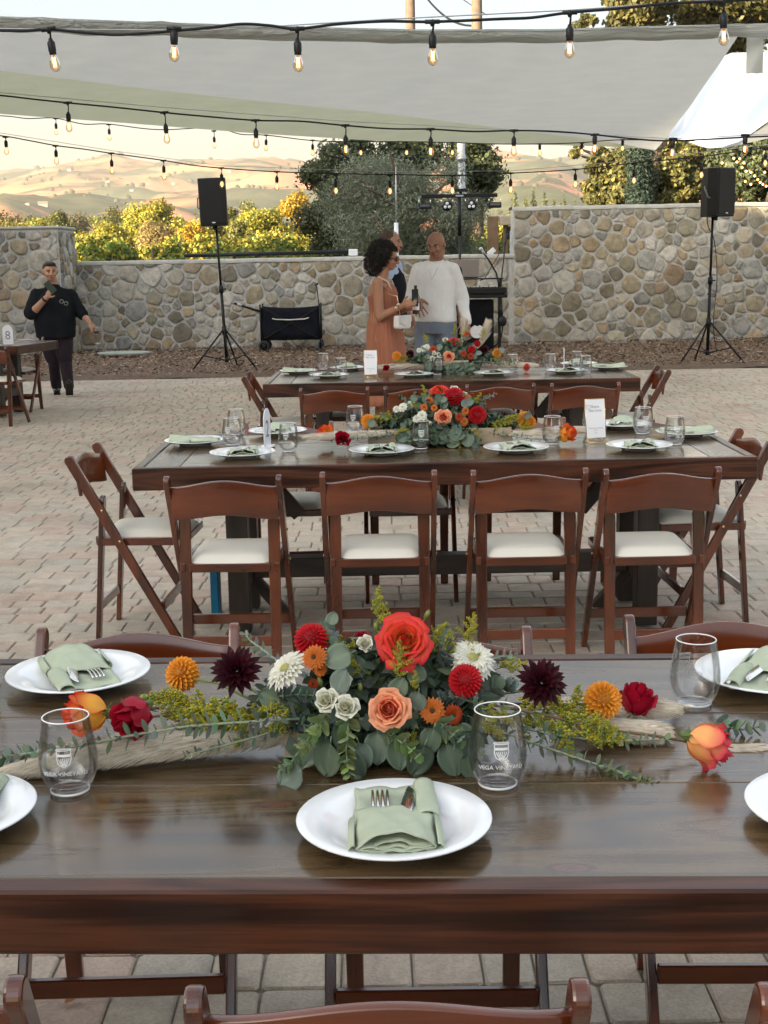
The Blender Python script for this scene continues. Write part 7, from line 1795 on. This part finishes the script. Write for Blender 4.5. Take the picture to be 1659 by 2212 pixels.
ph = thing('phone', 'dark phone held up by the woman in the terracotta dress', 'phone', W2 @ Vector((-.085, -.315, 1.215)), radians(40)); mb = MB(); mb.box((0, 0, 0), (.075, .010, .15), .006); mb.build('case', M['black'], ph); mb = MB(); mb.lathe([(.014, 0), (.017, .002), (.014, .004)], 18, M=T(.0, -.007, -.02) @ Rx(pi / 2)); mb.build('ring_holder', M['steel'], ph)
bt = thing('bottle', 'dark brown bottle held in the far hand of the woman in the terracotta dress', 'bottle', W2 @ Vector((.03, -.30, 1.07))); mb = MB(); mb.lathe([(0, 0), (.030, 0), (.031, .004), (.031, .13), (.026, .155), (.013, .19), (.0125, .235), (.0145, .237), (.0145, .25), (0, .25)], 24); mb.build('glass_body', mat('brown_glass', (.04, .018, .008), .08, spec=.8, var=0), bt); mb = MB(); mb.lathe([(.0315, .035), (.0315, .095)], 24); mb.build('label', M['paper'], bt)
hb = thing('handbag', 'small white handbag hanging at the hip of the woman in the terracotta dress', 'handbag', at(869, 695, 11.55), .9); mb = MB(); mb.prism([(-.085, -.06), (.085, -.06), (.095, -.04), (.088, .055), (-.088, .055), (-.095, -.04)], -.03, .03, 'y'); b_ = mb.build('bag', mat('white_leather', (.66, .63, .60), .45, var=.03), hb); bev(b_, .012)
mb = MB(); mb.prism([(-.085, .058), (.085, .058), (.088, .0), (0, -.035), (-.088, .0)], -.037, -.031, 'y'); mb.build('flap', mat('bag_flap', (.58, .55, .52), .4), hb)
o_ = hb.matrix_basis.inverted(); bpy.context.view_layer.update(); inv_ = hb.matrix_world.inverted()
mb = MB(); mb.tube([inv_ @ q for q in (W2 @ Vector((-.12, .02, 1.40)), W2 @ Vector((-.17, -.10, 1.25)), at(858, 640, 11.5), at(864, 684, 11.53))], .004, 5); mb.build('strap', M['gold'], hb)

# --- older man in blue shirt and dark vest behind her
t = thing('person', 'man in light blue shirt and dark vest behind the woman in the dress', 'person', (.09, 13.35, 0), radians(72)); t['group'] = 'guests standing by the wall'
hp, H = head_parts((0, -.03, 1.715), radians(0), radians(4), 1.05, 1.1, 1.0)
sA, sB = Vector((-.21, 0, 1.46)), Vector((.21, 0, 1.46)); eA, wA = Vector((-.25, .08, 1.17)), Vector((-.23, -.10, .98)); eB, wB = Vector((.25, .02, 1.17)), Vector((.23, -.15, 1.0))
legs = [('c', (-.09, 0, .92), .10, (-.10, -.02, .50), .065), ('c', (-.10, -.02, .50), .062, (-.10, .03, .08), .042), ('c', (.09, 0, .92), .10, (.10, 0, .50), .065), ('c', (.10, 0, .50), .062, (.10, .03, .08), .042)]
shell(hp + [('c', (0, -.01, 1.63), .064, (0, .0, 1.48), .072), ('r', [((0, 0, z), a, b) for z, a, b in ((.90, .17, .13), (1.15, .17, .13), (1.42, .185, .11), (1.48, .12, .08))]), ('c', sA, .06, eA, .045), ('c', eA, .043, wA, .028), ('c', sB, .06, eB, .045), ('c', eB, .043, wB, .028)] + legs + hand_parts(wA, (0, -.2, -1), (-1, 0, 0), 1, .4, .05) + hand_parts(wB, (0, -.2, -1), (1, 0, 0), 1, .4, .05, thumb=-1), .0068, 'body', SK_L, t, 3)
face(H, t, LIP, HAIRB)
shell([('e', (0, .020, .040), (.0775, .092, .0765), H), ('e', (0, .048, .0), (.0765, .062, .07), H)], .005, 'hair', HAIRB, t, 2)
SHB = mat('blue_shirt', (.42, .50, .68), .9, var=.04, bmp=.3, bs=30)
shell([('r', [((0, 0, z), a, b) for z, a, b in ((.93, .205, .16), (1.15, .20, .165), (1.3, .215, .16), (1.42, .20, .13), (1.50, .10, .085))]), ('c', sA, .085, eA, .070), ('c', eA, .068, wA + Vector((0, .03, .03)), .045), ('c', sB, .085, eB, .070), ('c', eB, .068, wB + Vector((0, .03, .03)), .045)], .010, 'shirt', SHB, t, 3, .012, 9)
shell([('r', [((0, 0, z), a, b) for z, a, b in ((.94, .215, .17), (1.15, .212, .175), (1.3, .222, .170), (1.40, .19, .145), (1.47, .12, .105))])], .010, 'vest', mat('dark_vest', (.012, .013, .018), .9, spec=.08), t, 2, .006, 9)
shell([('r', [((0, 0, z), a, b) for z, a, b in ((.86, .185, .14), (.98, .19, .15))])] + [(k, a, r0 + .015, b, r1 + .018) for k, a, r0, b, r1 in legs], .011, 'trousers', mat('dark_trousers', (.02, .02, .03), .9), t, 2, .008, 8)
for x in (-.1, .1): mb = MB(); mb.ell((x, -.04, .04), (.045, .13, .04), 12, 8); mb.build('shoe', M['black'], t)

# --- person hidden behind the man in the sweater
t = thing('person', 'person in black mostly hidden behind the bald man', 'person', (.66, 14.9, 0), radians(20)); t['group'] = 'guests standing by the wall'
hp, H = head_parts((-.02, -.03, 1.64), radians(0), radians(8), 1.02, 1.05, 1.0)
shell(hp + [('c', (0, -.01, 1.56), .06, (0, .0, 1.42), .07), ('r', [((0, 0, z), a, b) for z, a, b in ((.88, .16, .13), (1.1, .16, .13), (1.36, .175, .11), (1.43, .12, .08))]), ('c', (-.2, 0, 1.40), .058, (-.24, 0, 1.12), .045), ('c', (-.24, 0, 1.12), .043, (-.2, -.12, .92), .028), ('c', (.2, 0, 1.40), .058, (.24, 0, 1.12), .045), ('c', (.24, 0, 1.12), .043, (.2, -.12, .92), .028)] + hand_parts((-.2, -.12, .92), (0, -.3, -1), (-1, 0, 0)) + hand_parts((.2, -.12, .92), (0, -.3, -1), (1, 0, 0), thumb=-1) + [(k, (a[0], a[1], a[2] * .96), r0, (b[0], b[1], b[2] * .96), r1) for k, a, r0, b, r1 in legs], .0072, 'body', SK_L, t, 3)
face(H, t, LIP, HAIRB)
shell([('e', (0, .022, .045), (.080, .092, .078), H)], .007, 'hair', HAIRD, t, 2)
shell([('r', [((0, 0, z), a, b) for z, a, b in ((.88, .20, .16), (1.1, .20, .165), (1.28, .21, .155), (1.38, .195, .125), (1.45, .10, .085))]), ('c', (-.2, 0, 1.40), .082, (-.24, 0, 1.12), .065), ('c', (.2, 0, 1.40), .082, (.24, 0, 1.12), .065)], .010, 'shirt', mat('black_shirt', (.018, .018, .022), .9), t, 3, .010, 9)
shell([('r', [((0, 0, z), a, b) for z, a, b in ((.83, .185, .14), (.94, .19, .15))])] + [(k, (a[0], a[1], a[2] * .96), r0 + .015, (b[0], b[1], b[2] * .96), r1 + .018) for k, a, r0, b, r1 in legs], .011, 'trousers', mat('black_trousers', (.02, .02, .025), .9), t, 2, .008, 8)
for x in (-.1, .1): mb = MB(); mb.ell((x, -.04, .04), (.045, .13, .04), 12, 8); mb.build('shoe', M['black'], t)

# --- walking woman in black at the left, phone at her mouth, wine in her lowered hand
t = thing('person', 'woman all in black walking at the left with a phone and red wine', 'person', (-3.93, 16.0, 0), radians(14)); t['group'] = 'guests standing by the wall'
hp, H = head_parts((-.02, -.05, 1.475), radians(8), radians(2), 1.04, 1.10, 1.06)
shL, shR = Vector((-.195, 0, 1.205)), Vector((.195, .0, 1.205)); elL, wrL = Vector((-.275, -.12, .985)), Vector((-.075, -.29, 1.19)); elR, wrR = Vector((.30, -.02, 1.00)), Vector((.405, -.16, .865))
lg = [('c', (-.10, 0, .78), .118, (-.05, .02, .44), .070), ('c', (-.05, .02, .44), .066, (-.03, .20, .10), .042), ('c', (.09, 0, .78), .118, (.09, -.12, .44), .070), ('c', (.09, -.12, .44), .066, (.11, -.24, .13), .042)]
body = hp + [('c', (-.01, -.02, 1.39), .066, (0, .0, 1.26), .078), ('r', [((0, -.01, z), a, b) for z, a, b in ((.74, .20, .17), (.88, .205, .185), (1.02, .205, .18), (1.13, .20, .155), (1.20, .17, .12), (1.26, .09, .08))]), ('c', shL, .070, elL, .056), ('c', elL, .054, wrL, .031), ('c', shR, .070, elR, .054), ('c', elR, .052, wrR, .030)] + lg
body += hand_parts(wrL, (.45, -.35, .75), (-.6, -.7, 0), .98, .5, .04, thumb=1) + hand_parts(wrR, (.35, -.35, -.75), (.4, -.8, .4), .98, .6, .05, thumb=-1)
shell(body, .0065, 'body', SK_L, t, 3)
face(H, t, LIP, HAIRD)
shell([('e', (0, .024, .052), (.082, .094, .074), H), ('e', (0, .052, .01), (.080, .062, .07), H), ('e', (.005, -.045, .092), (.060, .040, .028), H)], .006, 'hair', mat('short_brown_hair', (.035, .022, .016), .6, bmp=.6, bs=200), t, 2)
BLK = mat('black_cotton', (.012, .013, .016), .9, bmp=.3, bs=40, spec=.08)
shell([('r', [((0, -.01, z), a, b) for z, a, b in ((.70, .235, .205), (.78, .245, .215), (.90, .245, .222), (1.02, .238, .212), (1.12, .230, .182), (1.19, .195, .148), (1.25, .12, .10), (1.335, .078, .078))]), ('c', shL, .082, elL.lerp(shL, .12), .084), ('c', shR, .080, elR.lerp(shR, .05), .078), ('c', shL, .075, (0, 0, 1.245), .07), ('c', shR, .075, (0, 0, 1.245), .07), ('c', elR.lerp(shR, .05), .084, elR.lerp(wrR, .25), .070), ('c', elL.lerp(shL, .12), .09, elL.lerp(wrL, .06), .078)], .010, 'shirt', BLK, t, 3, .012, 8)
shell([('r', [((0, -.01, z), a, b) for z, a, b in ((.70, .215, .18), (.84, .22, .19))])] + [(k, a, r0 + .012, b, r1 + .020) for k, a, r0, b, r1 in lg], .011, 'trousers', mat('plum_black_trousers', (.018, .010, .016), .85, bmp=.3, bs=40), t, 2, .008, 8)
mb = MB(); mb.ell((-.03, .15, .045), (.046, .13, .045), 14, 8); mb.box((-.03, .15, .012), (.085, .26, .024), .01); mb.build('shoe', mat('polished_shoe', (.012, .012, .013), .2), t)
mb = MB(); Ms = T(.115, -.28, .10) @ Rx(radians(-38)); mb.ell((0, -.05, 0), (.047, .135, .043), 14, 8, M=Ms); mb.box((0, -.05, -.036), (.09, .27, .026), .01, M=Ms); mb.build('shoe', mat('shoe_brown_black', (.03, .024, .018), .6), t)
mb = MB()
for s in (-1, 1): mb.lathe([(.022 + .0018 * cos(a), .0018 * sin(a)) for a in [2 * pi * k / 6 for k in range(7)]], 18, M=T(.115 + s * .025, -.19, 1.12 + s * -.012) @ Rx(radians(80)))
mb.build('hanging_spectacles', M['steel'], t)
mb = MB(); mb.lathe([(.034, -.014), (.038, 0), (.034, .014)], 18, M=T(wrL.lerp(elL, .12)) @ aim(wrL - elL)); mb.build('watch', M['black'], t)
bpy.context.view_layer.update(); W3 = t.matrix_basis
ph = thing('phone', 'grey green phone held in front of the mouth of the walking woman', 'phone', W3 @ (wrL + Vector((.045, -.065, .115))), radians(20)); ph.rotation_euler = (0, radians(-38), radians(20)); mb = MB(); mb.box((0, 0, 0), (.078, .010, .155), .006); mb.build('case', mat('green_phone', (.05, .075, .06), .3), ph)
g = thing('wine_glass', 'glass of red wine held low by the walking woman in black', 'glass', W3 @ (wrR + Vector((.075, -.085, -.15)))); stem_glass(g, 0, mat('red_wine', (.045, .003, .006), .05, var=0))

# fallen leaf on the paving
mb = MB(); petal(mb, .3, .1, .05, .014, 0, (.40, .16, .03), (.30, .10, .02), cup=.5, curve=.5, nu=2, nv=5, pt=1)
o = mb.build('fallen_leaf', M['petal'], loc=gp(140, 2168, .004)); tag(o, 'small dry orange leaf lying on the pavers at the bottom left', 'leaf')
